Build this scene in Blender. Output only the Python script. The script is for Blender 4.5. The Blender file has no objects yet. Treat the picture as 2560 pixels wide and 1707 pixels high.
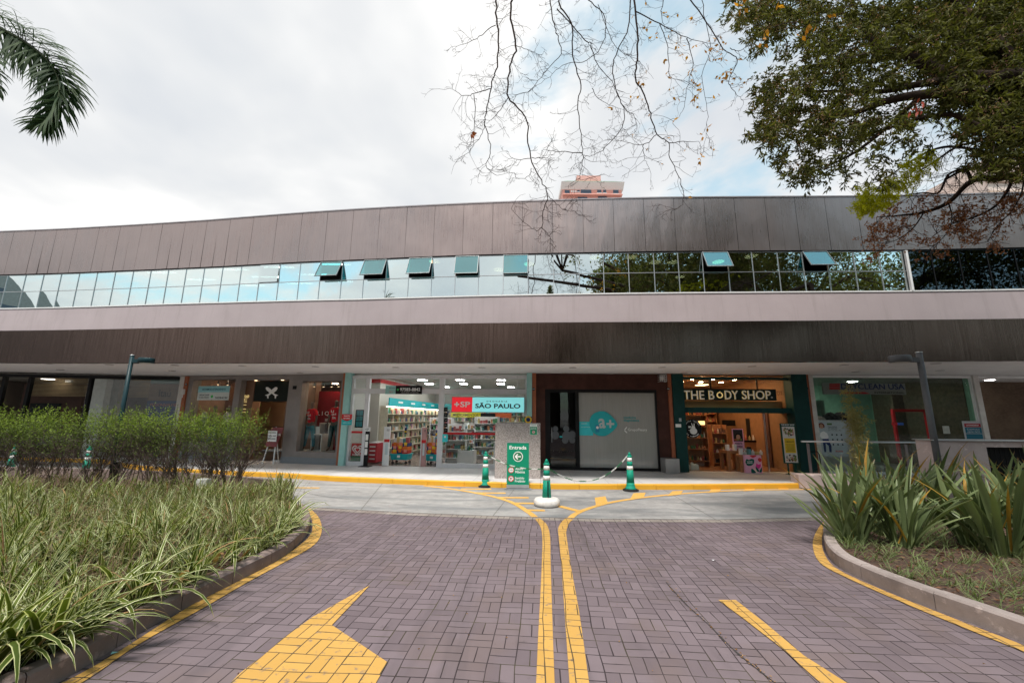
import bpy, math, random
import numpy as np
from mathutils import Vector, Matrix
random.seed(7); RN = np.random.default_rng(11)
R = math.radians
SC = bpy.context.scene; COL = SC.collection

# ---------------- camera ----------------
FPX, PITCH, ROLL, H = 1019.6, 0.1845, 0.0097, 1.8
cR0 = Vector((1, 0, 0)); cF = Vector((0, math.cos(PITCH), math.sin(PITCH))); cU0 = Vector((0, -math.sin(PITCH), math.cos(PITCH)))
cR = cR0*math.cos(ROLL) + cU0*math.sin(ROLL); cU = -cR0*math.sin(ROLL) + cU0*math.cos(ROLL)
cam = bpy.data.cameras.new('camera'); camo = bpy.data.objects.new('camera', cam); COL.objects.link(camo)
camo.matrix_world = Matrix(((cR.x, cU.x, -cF.x, 0), (cR.y, cU.y, -cF.y, 0), (cR.z, cU.z, -cF.z, H), (0, 0, 0, 1)))
cam.sensor_width = 36; cam.lens = 36*FPX/2560; cam.clip_end = 3000; cam.clip_start = .05
SC.camera = camo

# ---------------- expression helper for shader nodes ----------------
class NT:
    def __init__(s, nt): s.nt = nt; s.n = nt.nodes; s.l = nt.links
    def new(s, t, **k):
        n = s.n.new(t)
        for a, b in k.items(): setattr(n, a, b)
        return n
    def set(s, inp, v):
        if isinstance(v, E_): s.l.new(v.o, inp)
        elif v is not None:
            if isinstance(v, tuple) and len(v) == 3 and inp.type == 'RGBA': v = v + (1,)
            inp.default_value = v
    def m(s, op, a, b=None, c=None):
        n = s.new('ShaderNodeMath', operation=op); s.set(n.inputs[0], a)
        if b is not None: s.set(n.inputs[1], b)
        if c is not None: s.set(n.inputs[2], c)
        return E_(s, n.outputs[0])
    def mix(s, f, a, b, bt='MIX'):
        n = s.new('ShaderNodeMix', data_type='RGBA', blend_type=bt); s.set(n.inputs[0], f); s.set(n.inputs[6], a); s.set(n.inputs[7], b)
        return E_(s, n.outputs[2])
    def noise(s, v, scale=5, detail=3, rough=.5, dist=0, col=False):
        n = s.new('ShaderNodeTexNoise'); s.set(n.inputs['Vector'], v); n.inputs['Scale'].default_value = scale
        n.inputs['Detail'].default_value = detail; n.inputs['Roughness'].default_value = rough; n.inputs['Distortion'].default_value = dist
        return E_(s, n.outputs[1 if col else 0])
    def vor(s, v, scale=5, out='Color', rnd=1):
        n = s.new('ShaderNodeTexVoronoi'); s.set(n.inputs['Vector'], v); n.inputs['Scale'].default_value = scale; n.inputs['Randomness'].default_value = rnd
        return E_(s, n.outputs[out])
    def ramp(s, f, *st):
        n = s.new('ShaderNodeValToRGB'); s.set(n.inputs[0], f); cr = n.color_ramp
        while len(cr.elements) < len(st): cr.elements.new(.5)
        for e, (p, c) in zip(cr.elements, st):
            e.position = p; e.color = (c if isinstance(c, tuple) else (c,)*3) + (1,)
        return E_(s, n.outputs[0])
    def mr(s, v, a, b, c=0., d=1., t='LINEAR'):
        n = s.new('ShaderNodeMapRange', interpolation_type=t); s.set(n.inputs[0], v)
        for i, q in enumerate((a, b, c, d)): s.set(n.inputs[i+1], q)
        return E_(s, n.outputs[0])
    def geo(s, out='Position'): return E_(s, s.new('ShaderNodeNewGeometry').outputs[out])
    def tc(s, out='Generated'): return E_(s, s.new('ShaderNodeTexCoord').outputs[out])
    def sep(s, v):
        n = s.new('ShaderNodeSeparateXYZ'); s.set(n.inputs[0], v); return [E_(s, o) for o in n.outputs]
    def comb(s, x, y, z=0.):
        n = s.new('ShaderNodeCombineXYZ')
        for i, q in zip(n.inputs, (x, y, z)): s.set(i, q)
        return E_(s, n.outputs[0])
    def vm(s, op, a, b):
        n = s.new('ShaderNodeVectorMath', operation=op); s.set(n.inputs[0], a); s.set(n.inputs[1], b); return E_(s, n.outputs[0])
    def mapv(s, v, sc=(1, 1, 1), rot=(0, 0, 0), loc=(0, 0, 0)):
        n = s.new('ShaderNodeMapping'); s.set(n.inputs[0], v); n.inputs[1].default_value = loc; n.inputs[2].default_value = rot; n.inputs[3].default_value = sc
        return E_(s, n.outputs[0])
    def bump(s, h, st=.3, d=.01, normal=None):
        n = s.new('ShaderNodeBump'); s.set(n.inputs['Height'], h); n.inputs['Strength'].default_value = st; n.inputs['Distance'].default_value = d
        if normal: s.set(n.inputs['Normal'], normal)
        return E_(s, n.outputs[0])
class E_:
    def __init__(s, t, o): s.t = t; s.o = o
    def __add__(s, b): return s.t.m('ADD', s, b)
    def __radd__(s, b): return s.t.m('ADD', s, b)
    def __sub__(s, b): return s.t.m('SUBTRACT', s, b)
    def __rsub__(s, b): return s.t.m('SUBTRACT', b, s)
    def __mul__(s, b): return s.t.m('MULTIPLY', s, b)
    def __rmul__(s, b): return s.t.m('MULTIPLY', s, b)
    def __truediv__(s, b): return s.t.m('DIVIDE', s, b)
    def __pow__(s, b): return s.t.m('POWER', s, b)

# ---------------- world ----------------
SUN_EL, SUN_AZ = R(65), R(192)      # azimuth measured from +Y towards +X
w = bpy.data.worlds.new('World'); SC.world = w; w.use_nodes = True
t = NT(w.node_tree)
bg = w.node_tree.nodes['Background']
sky = t.new('ShaderNodeTexSky', sky_type='NISHITA'); sky.sun_disc = False; sky.sun_elevation = SUN_EL; sky.sun_rotation = SUN_AZ; sky.air_density = 1.2; sky.dust_density = 1.0
d = t.tc('Generated'); x, y, z = t.sep(d)
zz = t.m('MAXIMUM', z, 0.) + .22
cv = t.comb(x/zz, y/zz, 3.7)
n1 = t.noise(cv, 1.15, 7, .58, .4); n2 = t.noise(t.mapv(cv, loc=(4.2, 1.3, 0)), .55, 3, .5)
# more cover in front and to the left, breaks towards the right and behind
cover = n1*.72 + n2*.34
bias = t.mr(x, -.3, .38, .12, -.062) + t.mr(y, -.7, .4, -.045, .03)
mask = t.mr(cover + bias, .475, .56, 0., 1., 'SMOOTHSTEP')
shade = t.noise(t.mapv(cv, loc=(1.1, 7.3, 2)), 1.0, 5, .5, .3)
ccol = t.ramp(shade, (.36, (4.25, 4.5, 4.85)), (.49, (5.3, 5.4, 5.5)), (.6, (6.7, 6.65, 6.55)))
blue = t.mix(1., E_(t, sky.outputs[0]), (1.3, 1.8, 1.6), 'MULTIPLY')
pale = t.mix(.6, blue, (4.3, 5.0, 5.15))
t.set(bg.inputs[0], t.mix(mask, pale, ccol)); bg.inputs[1].default_value = .1
w.cycles.sampling_method = 'MANUAL'; w.cycles.sample_map_resolution = 512

sun = bpy.data.lights.new('sun', 'SUN'); suno = bpy.data.objects.new('sun', sun); COL.objects.link(suno)
sun.energy = 3.2; sun.angle = R(13); sun.color = (1, .95, .88)
sd = Vector((math.sin(SUN_AZ)*math.cos(SUN_EL), math.cos(SUN_AZ)*math.cos(SUN_EL), math.sin(SUN_EL)))
suno.rotation_euler = sd.to_track_quat('Z', 'Y').to_euler()
SC.view_settings.view_transform = 'Standard'; SC.view_settings.look = 'None'; SC.view_settings.exposure = 0.7; SC.view_settings.gamma = 1
SC.cycles.use_denoising = True; SC.cycles.max_bounces = 7; SC.cycles.diffuse_bounces = 4; SC.cycles.glossy_bounces = 3; SC.cycles.transparent_max_bounces = 12
SC.cycles.sample_clamp_indirect = 6; SC.cycles.caustics_reflective = False; SC.cycles.caustics_refractive = False

# ---------------- pixel <-> world calibration ----------------
def ray(px, py): return cR*(px-1280) - cU*(py-853.5) + cF*FPX
def at(px, py, Y):
    d = ray(px, py); k = Y/d.y; return Vector((d.x*k, Y, H + d.z*k))
def gnd(px, py, z=0.):
    d = ray(px, py); k = (z-H)/d.z; return Vector((d.x*k, d.y*k, z))
def poly(c, X):
    X /= 10; return c[0]+c[1]*X+c[2]*X*X+c[3]*X**3+c[4]*X**4
C1 = (11.0228, -.8918, .4333, -.0401, -.098); C2 = (14.0019, -.6205, .5798, -.2977, 0)
def curveY(c, X, lo=-16.5, hi=13.5):
    if X < lo: return poly(c, lo) + (X-lo)*(poly(c, lo+.5)-poly(c, lo))/.5
    if X > hi: return poly(c, hi) + (X-hi)*(poly(c, hi)-poly(c, hi-.5))/.5
    return poly(c, X)
def hit(c, px, py):
    d = ray(px, py); Y = c[0]
    for _ in range(60): Y = .5*Y + .5*curveY(c, d.x/d.y*Y)
    return Vector((d.x/d.y*Y, Y, H + d.z/d.y*Y))

# ---------------- materials ----------------
MATS = {}
def mat(name, base=(.5, .5, .5), rough=.6, metal=0., spec=.5, fn=None, emit=None, es=0., trans=0., coat=0., alpha=None):
    if name in MATS: return MATS[name]
    m = bpy.data.materials.new(name); m.use_nodes = True; t = NT(m.node_tree); b = m.node_tree.nodes['Principled BSDF']
    b.inputs['Base Color'].default_value = tuple(base)+(1,); b.inputs['Roughness'].default_value = rough; b.inputs['Metallic'].default_value = metal
    b.inputs['Specular IOR Level'].default_value = spec
    if coat: b.inputs['Coat Weight'].default_value = coat
    if emit: b.inputs['Emission Color'].default_value = tuple(emit)+(1,); b.inputs['Emission Strength'].default_value = es
    if fn: fn(t, b)
    MATS[name] = m; return m
def worn(amount=.12, scale=6, bump=.1, bs=60):
    def f(t, b):
        p = t.geo(); c = tuple(b.inputs['Base Color'].default_value)[:3]
        n = t.noise(p, scale, 5, .6)
        t.set(b.inputs['Base Color'], t.mix(t.mr(n, .3, .7), tuple(v*(1-amount) for v in c), tuple(min(1, v*(1+amount)) for v in c)))
        if bump: t.set(b.inputs['Normal'], t.bump(t.noise(p, bs, 3), bump, .004))
    return f
def pm(name, base, rough=.6, **k):
    k.setdefault('fn', worn()); k.setdefault('spec', .18 if max(base) < .12 else .35); return mat(name, base, rough, **k)

# pavers: basket weave in world coordinates
PA = R(4.4)
def paver_nodes(t):
    p = t.geo(); wob = t.noise(p, .7, 2, .5, col=True)
    wv = t.vm('MULTIPLY', t.vm('SUBTRACT', wob, (.5, .5, .5)), (.12, .12, 0))
    q = t.mapv(t.vm('ADD', p, wv), sc=(1/.212,)*3, rot=(0, 0, PA))
    x, y, z = t.sep(q); i = t.m('FLOOR', x); j = t.m('FLOOR', y); fx = x-i; fy = y-j
    chk = t.m('PINGPONG', i+j, 1.)
    def mixf(a, b): return a*(1-chk) + b*chk
    a = mixf(fx, fy); b2 = mixf(fy, fx)*2; idn = t.m('FLOOR', b2); bb = b2-idn
    da = t.m('MINIMUM', a, 1-a); db = t.m('MINIMUM', bb, 1-bb)*.5
    dd = t.m('MINIMUM', da, db)*.212
    jit = t.mr(t.noise(p, 3.5, 3), .35, .75, .0008, .0038)
    brick = t.mr(dd, jit, jit + .0035, 0., 1., 'SMOOTHSTEP')
    wn = t.new('ShaderNodeTexWhiteNoise', noise_dimensions='4D'); t.set(wn.inputs['Vector'], t.comb(i, j, idn)); t.set(wn.inputs['W'], chk)
    rnd = E_(t, wn.outputs['Value']); rc = E_(t, wn.outputs['Color'])
    edge = t.mr(dd, .0, .018)
    return p, brick, rnd, rc, edge
def f_paver(t, b, lo=(.100, .078, .086), hi=(.205, .163, .177)):
    p, brick, rnd, rc, edge = paver_nodes(t)
    g = t.noise(p, 260, 2, .8); big = t.noise(p, .8, 4, .6); med = t.noise(p, 9, 4, .6)
    k = rnd*.4 + g*.28 + big*.42 + med*.2 - .17
    c = t.mix(k, lo, hi)
    c = t.mix(t.mr(t.noise(t.mapv(p, loc=(5, 2, 1)), 1.7, 3), .52, .7, 0, .5), c, (.145, .108, .1))
    sp = t.mr(t.noise(t.mapv(p, loc=(9, 2, 1)), 6, 6, .7), .62, .75, 0, .45)
    c = t.mix(sp, c, (.055, .045, .05))
    tr_ = t.noise(t.mapv(p, sc=(1.3, .12, 1), rot=(0, 0, R(4.4))), 1.6, 4, .6); c = t.mix(t.mr(tr_, .53, .68, 0, .42), c, (.072, .06, .066))
    ox = t.vor(t.vm('ADD', p, t.vm('MULTIPLY', t.noise(p, 4, 3, .6, col=True), (.3, .3, 0))), .9, 'Distance'); c = t.mix(t.mr(ox, .05, .12, .5, 0), c, (.05, .042, .045))
    moss = t.mix(t.mr(t.noise(p, 2.3, 2), .5, .66), (.036, .028, .03), (.06, .052, .028))
    t.set(b.inputs['Base Color'], t.mix(brick, moss, c))
    t.set(b.inputs['Roughness'], .72 + g*.2)
    h = brick*.9 + edge*.25 + g*.06 + rnd*.22
    t.set(b.inputs['Normal'], t.bump(h, .55, .008))
M_paver = mat('paver', rough=.9, spec=.12, fn=f_paver)
M_border = mat('border_paver', rough=.85, spec=.35, fn=lambda t, b: f_paver(t, b, (.2, .17, .15), (.33, .29, .26)))
def f_ypav(t, b):
    p, brick, rnd, rc, edge = paver_nodes(t)
    g = t.noise(p, 200, 3, .8); wear = t.noise(p, 14, 6, .7)
    c = t.mix(rnd*.5 + t.noise(p, 3, 3)*.5, (.42, .235, .05), (.52, .30, .075))
    c = t.mix(t.mr(wear, .575, .66, 0, .8), c, (.17, .13, .11))
    c = t.mix(t.mr(g, .66, .8, 0, .35), c, (.3, .2, .08))
    t.set(b.inputs['Base Color'], t.mix(t.mr(brick, .2, .9), (.06, .042, .02), c)); t.set(b.inputs['Normal'], t.bump(brick*.9 + g*.08 + rnd*.2, .5, .007))
M_ypav = mat('yellow_paint_pavers', rough=.7, fn=f_ypav)
def f_yconc(t, b):
    p = t.geo(); g = t.noise(p, 25, 6, .7); f = t.noise(p, 180, 2, .8)
    c = t.mix(t.noise(p, 3, 3), (.60, .30, .03), (.72, .42, .1)); c = t.mix(t.mr(g, .52, .68, 0, .8), c, (.42, .38, .33))
    t.set(b.inputs['Base Color'], t.mix(t.mr(f, .6, .75, 0, .4), c, (.3, .24, .16)))
M_yconc = mat('yellow_paint_concrete', rough=.75, fn=f_yconc)
def f_ykerb(t, b):
    p = t.geo(); g = t.noise(p, 12, 6, .7); c = t.mix(t.noise(p, 2, 3), (.62, .29, .012), (.72, .38, .03))
    c = t.mix(t.mr(g, .64, .72, 0, .8), c, (.12, .07, .05)); t.set(b.inputs['Base Color'], c); t.set(b.inputs['Normal'], t.bump(g, .3, .01))
M_ykerb = mat('yellow_kerb_paint', rough=.6, fn=f_ykerb)
def f_conc(t, b):
    p = t.geo(); big = t.noise(p, .55, 5, .6, .6); med = t.noise(p, 5, 5, .65); g = t.noise(p, 130, 3, .75)
    st = t.noise(t.mapv(p, sc=(.35, 1.6, 1), rot=(0, 0, R(12))), 1.3, 5, .6)
    c = t.mix(t.mr(big*.55+med*.45, .36, .64), (.215, .205, .20), (.37, .358, .345))
    c = t.mix(t.mr(st, .47, .62, 0, .75), c, (.15, .155, .16)); c = t.mix(t.mr(g, .55, .8, 0, .35), c, (.52, .5, .47))
    c = t.mix(t.mr(g, .2, .42, .3, 0), c, (.15, .14, .14))
    t.set(b.inputs['Base Color'], c); t.set(b.inputs['Normal'], t.bump(g*.5+med*.5, .25, .006))
M_conc = mat('concrete_road', rough=.85, fn=f_conc)
def f_kerb(lo, hi, sc=1.):
    def f(t, b):
        p = t.geo(); big = t.noise(p, 2.2, 5, .65); g = t.noise(p, 90, 3, .8); ef = t.noise(t.mapv(p, loc=(3, 3, 3)), 7, 6, .7)
        c = t.mix(t.mr(big, .32, .68), lo, hi); c = t.mix(t.mr(ef, .58, .68, 0, .55), c, tuple(min(1, v*1.7) for v in hi)); c = t.mix(t.mr(g, .58, .75, 0, .4), c, tuple(v*.5 for v in lo))
        t.set(b.inputs['Base Color'], c); t.set(b.inputs['Normal'], t.bump(g*.4+ef*.6, .4, .008))
    return f
M_kerbL = mat('brown_kerb_stone', rough=.85, fn=f_kerb((.15, .108, .098), (.27, .205, .19)))
M_kerbR = mat('pale_kerb_stone', rough=.85, fn=f_kerb((.22, .18, .165), (.36, .3, .28)))
M_pink = mat('pink_plaster', rough=.85, fn=f_kerb((.42, .32, .3), (.52, .42, .4)))
def f_soil(t, b):
    p = t.geo(); v = t.vor(p, 38, 'Color'); r, g2, bb = t.sep(v); n = t.noise(p, 14, 5, .7)
    c = t.mix(r, (.028, .016, .011), (.13, .07, .045)); c = t.mix(t.mr(n, .45, .6), c, (.05, .027, .018))
    t.set(b.inputs['Base Color'], c); t.set(b.inputs['Normal'], t.bump(r*.6+n, .9, .02))
M_soil = mat('mulch_soil', rough=.95, fn=f_soil)
def f_tile(t, b):
    p = t.geo(); x, y, z = t.sep(t.mapv(p, sc=(1/.9,)*3, rot=(0, 0, R(4))))
    def dj(v): f = v - t.m('FLOOR', v); return t.m('MINIMUM', f, 1-f)
    dd = t.m('MINIMUM', dj(x), dj(y)); j = t.mr(dd, .002, .006)
    n = t.noise(p, 1.4, 5, .6); g = t.noise(p, 60, 3, .7); c = t.mix(t.mr(n*.7+g*.3, .3, .7), (.44, .43, .43), (.58, .565, .56))
    t.set(b.inputs['Base Color'], t.mix(j, (.2, .195, .19), c)); t.set(b.inputs['Roughness'], .32 + n*.3)
M_tile = mat('sidewalk_tile', rough=.5, fn=f_tile)
def f_clad(lo, hi, bumpd, stk=.6, r0=.24, r1=.4, bg=.35):
    def f(t, b):
        p = t.geo(); x, y, z = t.sep(p)
        s = t.noise(t.mapv(p, sc=(38, 38, .55)), 1, 4, .7); s2 = t.noise(t.mapv(p, sc=(110, 110, 2.2)), 1, 2, .7)
        big = t.noise(p, .5, 3, .6)
        c = t.mix(t.mr(s*stk + s2*(1-stk), .33, .67), lo, hi); c = t.mix(t.mr(big, .35, .65, 0, bg), c, tuple(v*1.15 for v in hi))
        t.set(b.inputs['Base Color'], c); t.set(b.inputs['Roughness'], t.mr(s2+big, .7, 1.3, r0, r1))
        nb = t.bump(t.noise(t.mapv(p, sc=(1, 1, .6)), 1.3, 2, .4), .5, bumpd); t.set(b.inputs['Normal'], t.bump(s2, .12, .003, nb))
    return f
M_clad = mat('upper_cladding', rough=.4, metal=.92, fn=f_clad((.31, .243, .228), (.385, .31, .295), .06, .5))
M_fascia = mat('dark_fascia_panel', rough=.4, metal=1., fn=f_clad((.06, .037, .028), (.17, .117, .098), .004, .6, .17, .3, .1))
def f_plaster(t, b):
    p = t.geo(); n = t.noise(p, .8, 4, .6); g = t.noise(p, 55, 4, .8); dr = t.noise(t.mapv(p, sc=(7, 7, .35)), 1, 4, .7)
    c = t.mix(t.mr(n, .3, .7), (.355, .30, .31), (.41, .348, .36)); c = t.mix(t.mr(g, .4, .7, 0, .3), c, (.31, .265, .27)); c = t.mix(t.mr(dr, .52, .7, 0, .45), c, (.29, .25, .245))
    t.set(b.inputs['Base Color'], c); t.set(b.inputs['Normal'], t.bump(g, .35, .006))
M_plaster = mat('pale_pink_plaster', rough=.9, spec=.2, fn=f_plaster)
M_soffit = pm('soffit_paint', (.80, .77, .77), .8, fn=worn(.06, 1.5, .05, 30))
def glassmat(name, refl, tint, tr, rough=.0, fres=True, bmp=0.):
    m = bpy.data.materials.new(name); m.use_nodes = True; t = NT(m.node_tree); nn = m.node_tree.nodes; nn.remove(nn['Principled BSDF'])
    out = nn['Material Output']; gl = t.new('ShaderNodeBsdfGlossy'); gl.inputs['Roughness'].default_value = rough; t.set(gl.inputs['Color'], tint)
    if bmp: t.set(gl.inputs['Normal'], t.bump(t.noise(t.geo(), 1.6, 1, .4), .25, bmp))
    tb = t.new('ShaderNodeBsdfTransparent'); t.set(tb.inputs['Color'], tr); mx = t.new('ShaderNodeMixShader')
    if fres:
        lw = t.new('ShaderNodeLayerWeight'); t.set(mx.inputs[0], (E_(t, lw.outputs['Facing'])**4)*.32+(.022+refl))
    else: mx.inputs[0].default_value = refl
    m.node_tree.links.new(tb.outputs[0], mx.inputs[1]); m.node_tree.links.new(gl.outputs[0], mx.inputs[2]); m.node_tree.links.new(mx.outputs[0], out.inputs[0])
    MATS[name] = m; return m
M_glass = glassmat('shop_glass', .0, (1, 1, 1), (.93, .95, .94))
M_winglass = glassmat('coated_window_glass', .76, (.90, 1, .99), (.5, .62, .6), bmp=.0025)
M_darkglass = glassmat('dark_window_glass', .085, (.7, .85, 1), (.05, .08, .1), bmp=.006)
M_openglass = glassmat('open_sash_glass', .34, (.6, .98, 1), (.2, .5, .52), fres=True)
M_cream = pm('cream_paint', (.62, .60, .57), .6)
M_white = pm('white_paint', (.74, .74, .74), .45, fn=worn(.05, 3, 0))
M_alu = pm('aluminium', (.55, .56, .57), .35, metal=.8, fn=worn(.08, 8, 0))
M_sash = pm('sash_aluminium', (.22, .24, .25), .45, metal=.5)
M_black = pm('black_paint', (.008, .008, .009), .5, fn=worn(.2, 4, 0))
M_blackm = pm('black_rubber', (.03, .03, .032), .8)
def flat(name, c, rough=.6, **k): return pm(name, c, rough, fn=worn(.05, 8, 0), **k)
def emis(name, c, s):
    return mat(name, (.8, .8, .8), .5, emit=c, es=s, fn=None)
def f_granite(t, b):
    p = t.geo(); a = t.vor(p, 62, 'Color'); r, g, bb = t.sep(a); n = t.noise(p, 26, 4, .8); bg_ = t.noise(p, 3, 3)
    c = t.mix(r, (.24, .205, .195), (.5, .44, .42)); c = t.mix(t.mr(n, .56, .64), c, (.06, .055, .055)); c = t.mix(t.mr(g, .78, .85, 0, .7), c, (.58, .53, .5))
    t.set(b.inputs['Base Color'], t.mix(bg_*.3, c, (.26, .22, .2)))
M_granite = mat('granite', rough=.45, fn=f_granite)
def f_wood(c1, c2):
    def f(t, b):
        p = t.geo(); s = t.noise(t.mapv(p, sc=(3, 3, 30)), 1, 5, .7, .5); t.set(b.inputs['Base Color'], t.mix(s, c1, c2))
    return f
M_wood = mat('warm_wood', rough=.5, fn=f_wood((.2, .085, .035), (.42, .2, .09)))
def leafmat(name, c1, c2, tl=.35, rough=.5, scale=2.5, tip=None, vari=None, dead=0.):
    """leaf: colour varies per clump and per leaf; light also passes through"""
    m = bpy.data.materials.new(name); m.use_nodes = True; t = NT(m.node_tree); nn = m.node_tree.nodes; b = nn['Principled BSDF']; out = nn['Material Output']
    p = t.geo(); rnd = t.geo('Random Per Island'); k = t.noise(p, scale, 3)*.6 + rnd*.55 - .1
    c = t.mix(k, c1, c2)
    uv = t.sep(t.tc('UV'))
    if vari:      # pale margins along both edges of the blade
        e = t.m('ABSOLUTE', uv[0]-.5); c = t.mix(t.mr(e, .31, .39), c, t.mix(rnd, vari[0], vari[1]))
    if dead: c = t.mix(t.mr(t.m('FRACT', rnd*7.31), 1-dead, 1-dead+.01), c, t.mix(rnd, (.16, .085, .035), (.42, .27, .13)))
    if tip: c = t.mix(t.mr(uv[1], tip[1], 1.), c, tip[0])
    t.set(b.inputs['Base Color'], c); b.inputs['Roughness'].default_value = rough; b.inputs['Specular IOR Level'].default_value = .16
    tr = t.new('ShaderNodeBsdfTranslucent'); t.set(tr.inputs[0], t.mix(1., c, (1.15, 1.25, .6), 'MULTIPLY')); mx = t.new('ShaderNodeMixShader'); mx.inputs[0].default_value = tl
    m.node_tree.links.new(b.outputs[0], mx.inputs[1]); m.node_tree.links.new(tr.outputs[0], mx.inputs[2]); m.node_tree.links.new(mx.outputs[0], out.inputs[0])
    MATS[name] = m; return m
def f_bark(c1, c2):
    def f(t, b):
        p = t.geo(); s = t.noise(t.mapv(p, sc=(20, 20, 5)), 1, 5, .7); t.set(b.inputs['Base Color'], t.mix(s, c1, c2)); t.set(b.inputs['Normal'], t.bump(s, .6, .02))
    return f
M_bark = mat('bark', rough=.95, spec=.1, fn=f_bark((.02, .014, .011), (.07, .05, .04)))
M_twig = mat('grey_brown_twig', rough=.95, spec=.1, fn=f_bark((.06, .045, .04), (.14, .10, .085))); M_dtwig = mat('dark_twig', rough=.95, spec=.05, fn=f_bark((.022, .014, .012), (.07, .048, .04)))

# ---------------- mesh builders ----------------
ORG = {}
class Frame:
    def __init__(s, O=(0, 0, 0), ang=0.): s.O = Vector(O); s.a = ang; s.ex = Vector((math.cos(ang), math.sin(ang), 0)); s.ey = Vector((-math.sin(ang), math.cos(ang), 0))
    def w(s, u, d, z): return s.O + s.ex*u + s.ey*d + Vector((0, 0, z))
    def uv(s, px, py, d=0.):
        """pixel -> (u, z) on the plane `d` behind this frame's front"""
        r = ray(px, py); o = s.O + s.ey*d - Vector((0, 0, H)); k = o.dot(s.ey)/r.dot(s.ey); P = r*k
        P = P - (s.O - Vector((0, 0, H))); return P.dot(s.ex), P.z
WF = Frame()
class MB:
    def __init__(s): s.v = []; s.f = []; s.mi = []; s.m = 0; s.sm = []
    def add(s, vs, fs, smooth=False):
        o = len(s.v); s.v += [tuple(p) for p in vs]; s.f += [tuple(i+o for i in f) for f in fs]; s.mi += [s.m]*len(fs); s.sm += [smooth]*len(fs); return s
    def box(s, x0, x1, y0, y1, z0, z1, mtx=None):
        vs = [(x, y, z) for z in (z0, z1) for y in (y0, y1) for x in (x0, x1)]
        if mtx: vs = [mtx @ Vector(p) for p in vs]
        return s.add(vs, [(0, 2, 3, 1), (4, 5, 7, 6), (0, 1, 5, 4), (2, 6, 7, 3), (0, 4, 6, 2), (1, 3, 7, 5)])
    def bevbox(s, x0, x1, y0, y1, z0, z1, b=.01):
        s.prism([(x0+b, y0), (x1-b, y0), (x1, y0+b), (x1, y1-b), (x1-b, y1), (x0+b, y1), (x0, y1-b), (x0, y0+b)], z0, z1); return s
    def prism(s, pts, z0, z1):
        n = len(pts); a = sum(pts[i][0]*pts[(i+1) % n][1]-pts[(i+1) % n][0]*pts[i][1] for i in range(n))
        if a < 0: pts = pts[::-1]
        return s.add([(p[0], p[1], z0) for p in pts]+[(p[0], p[1], z1) for p in pts], [tuple(range(n))[::-1], tuple(range(n, 2*n))]+[(i, (i+1) % n, n+(i+1) % n, n+i) for i in range(n)])
    def vprism(s, pts, y0, y1):
        """outline in (x, z), extruded along y (y0 is the front)"""
        n = len(pts); a = sum(pts[i][0]*pts[(i+1) % n][1]-pts[(i+1) % n][0]*pts[i][1] for i in range(n))
        if a < 0: pts = pts[::-1]
        return s.add([(p[0], y0, p[1]) for p in pts]+[(p[0], y1, p[1]) for p in pts], [tuple(range(n)), tuple(range(n, 2*n))[::-1]]+[((i+1) % n, i, n+i, n+(i+1) % n) for i in range(n)])
    def tube(s, pts, rad, n=8, cap=True):
        pts = [Vector(p) for p in pts]
        if not hasattr(rad, '__len__'): rad = [rad]*len(pts)
        o = len(s.v); ref = None
        for i, p in enumerate(pts):
            d = (pts[min(i+1, len(pts)-1)]-pts[max(i-1, 0)]).normalized()
            if ref is None: ref = d.orthogonal().normalized()
            ref = (ref - d*ref.dot(d))
            ref = ref.normalized() if ref.length > 1e-6 else d.orthogonal().normalized()
            b = d.cross(ref)
            for k in range(n):
                a = 2*math.pi*k/n; s.v.append(tuple(p + (ref*math.cos(a)+b*math.sin(a))*rad[i]))
        for i in range(len(pts)-1):
            for k in range(n):
                a = o+i*n+k; b2 = o+i*n+(k+1) % n; s.f.append((a, b2, b2+n, a+n)); s.mi.append(s.m); s.sm.append(True)
        if cap:
            for ring in (tuple(range(o, o+n))[::-1], tuple(range(len(s.v)-n, len(s.v)))): s.f.append(ring); s.mi.append(s.m); s.sm.append(False)
        return s
    def lathe(s, prof, c=(0, 0, 0), n=24, sy=1.):
        o = len(s.v)
        for r, z in prof:
            for k in range(n): a = 2*math.pi*k/n; s.v.append((c[0]+r*math.cos(a), c[1]+r*math.sin(a)*sy, c[2]+z))
        for i in range(len(prof)-1):
            for k in range(n):
                a = o+i*n+k; b = o+i*n+(k+1) % n; s.f.append((a, b, b+n, a+n)); s.mi.append(s.m); s.sm.append(True)
        s.f.append(tuple(range(o, o+n))[::-1]); s.f.append(tuple(range(len(s.v)-n, len(s.v)))); s.mi += [s.m]*2; s.sm += [False]*2
        return s
    def disc(s, cu, cz, r, y0, y1, n=28, sx=1.): return s.vprism([(cu+math.cos(2*math.pi*k/n)*r*sx, cz+math.sin(2*math.pi*k/n)*r) for k in range(n)], y0, y1)
    def ring(s, cu, cz, r0, r1, y0, y1, n=32, a0=0., a1=360.):
        full = abs(a1-a0) >= 360; m = n if full else n
        for k in range(m):
            a = R(a0+(a1-a0)*k/n); b = R(a0+(a1-a0)*(k+1)/n)
            s.vprism([(cu+math.cos(a)*r0, cz+math.sin(a)*r0), (cu+math.cos(a)*r1, cz+math.sin(a)*r1), (cu+math.cos(b)*r1, cz+math.sin(b)*r1), (cu+math.cos(b)*r0, cz+math.sin(b)*r0)], y0, y1)
        return s
    def bar(s, p, q, w, h=None, y0=0, y1=.01):
        """flat bar between two (x,z) points"""
        dx, dz = q[0]-p[0], q[1]-p[1]; L = math.hypot(dx, dz); nx, nz = -dz/L*w/2, dx/L*w/2
        return s.vprism([(p[0]+nx, p[1]+nz), (p[0]-nx, p[1]-nz), (q[0]-nx, q[1]-nz), (q[0]+nx, q[1]+nz)], y0, y1)
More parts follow.
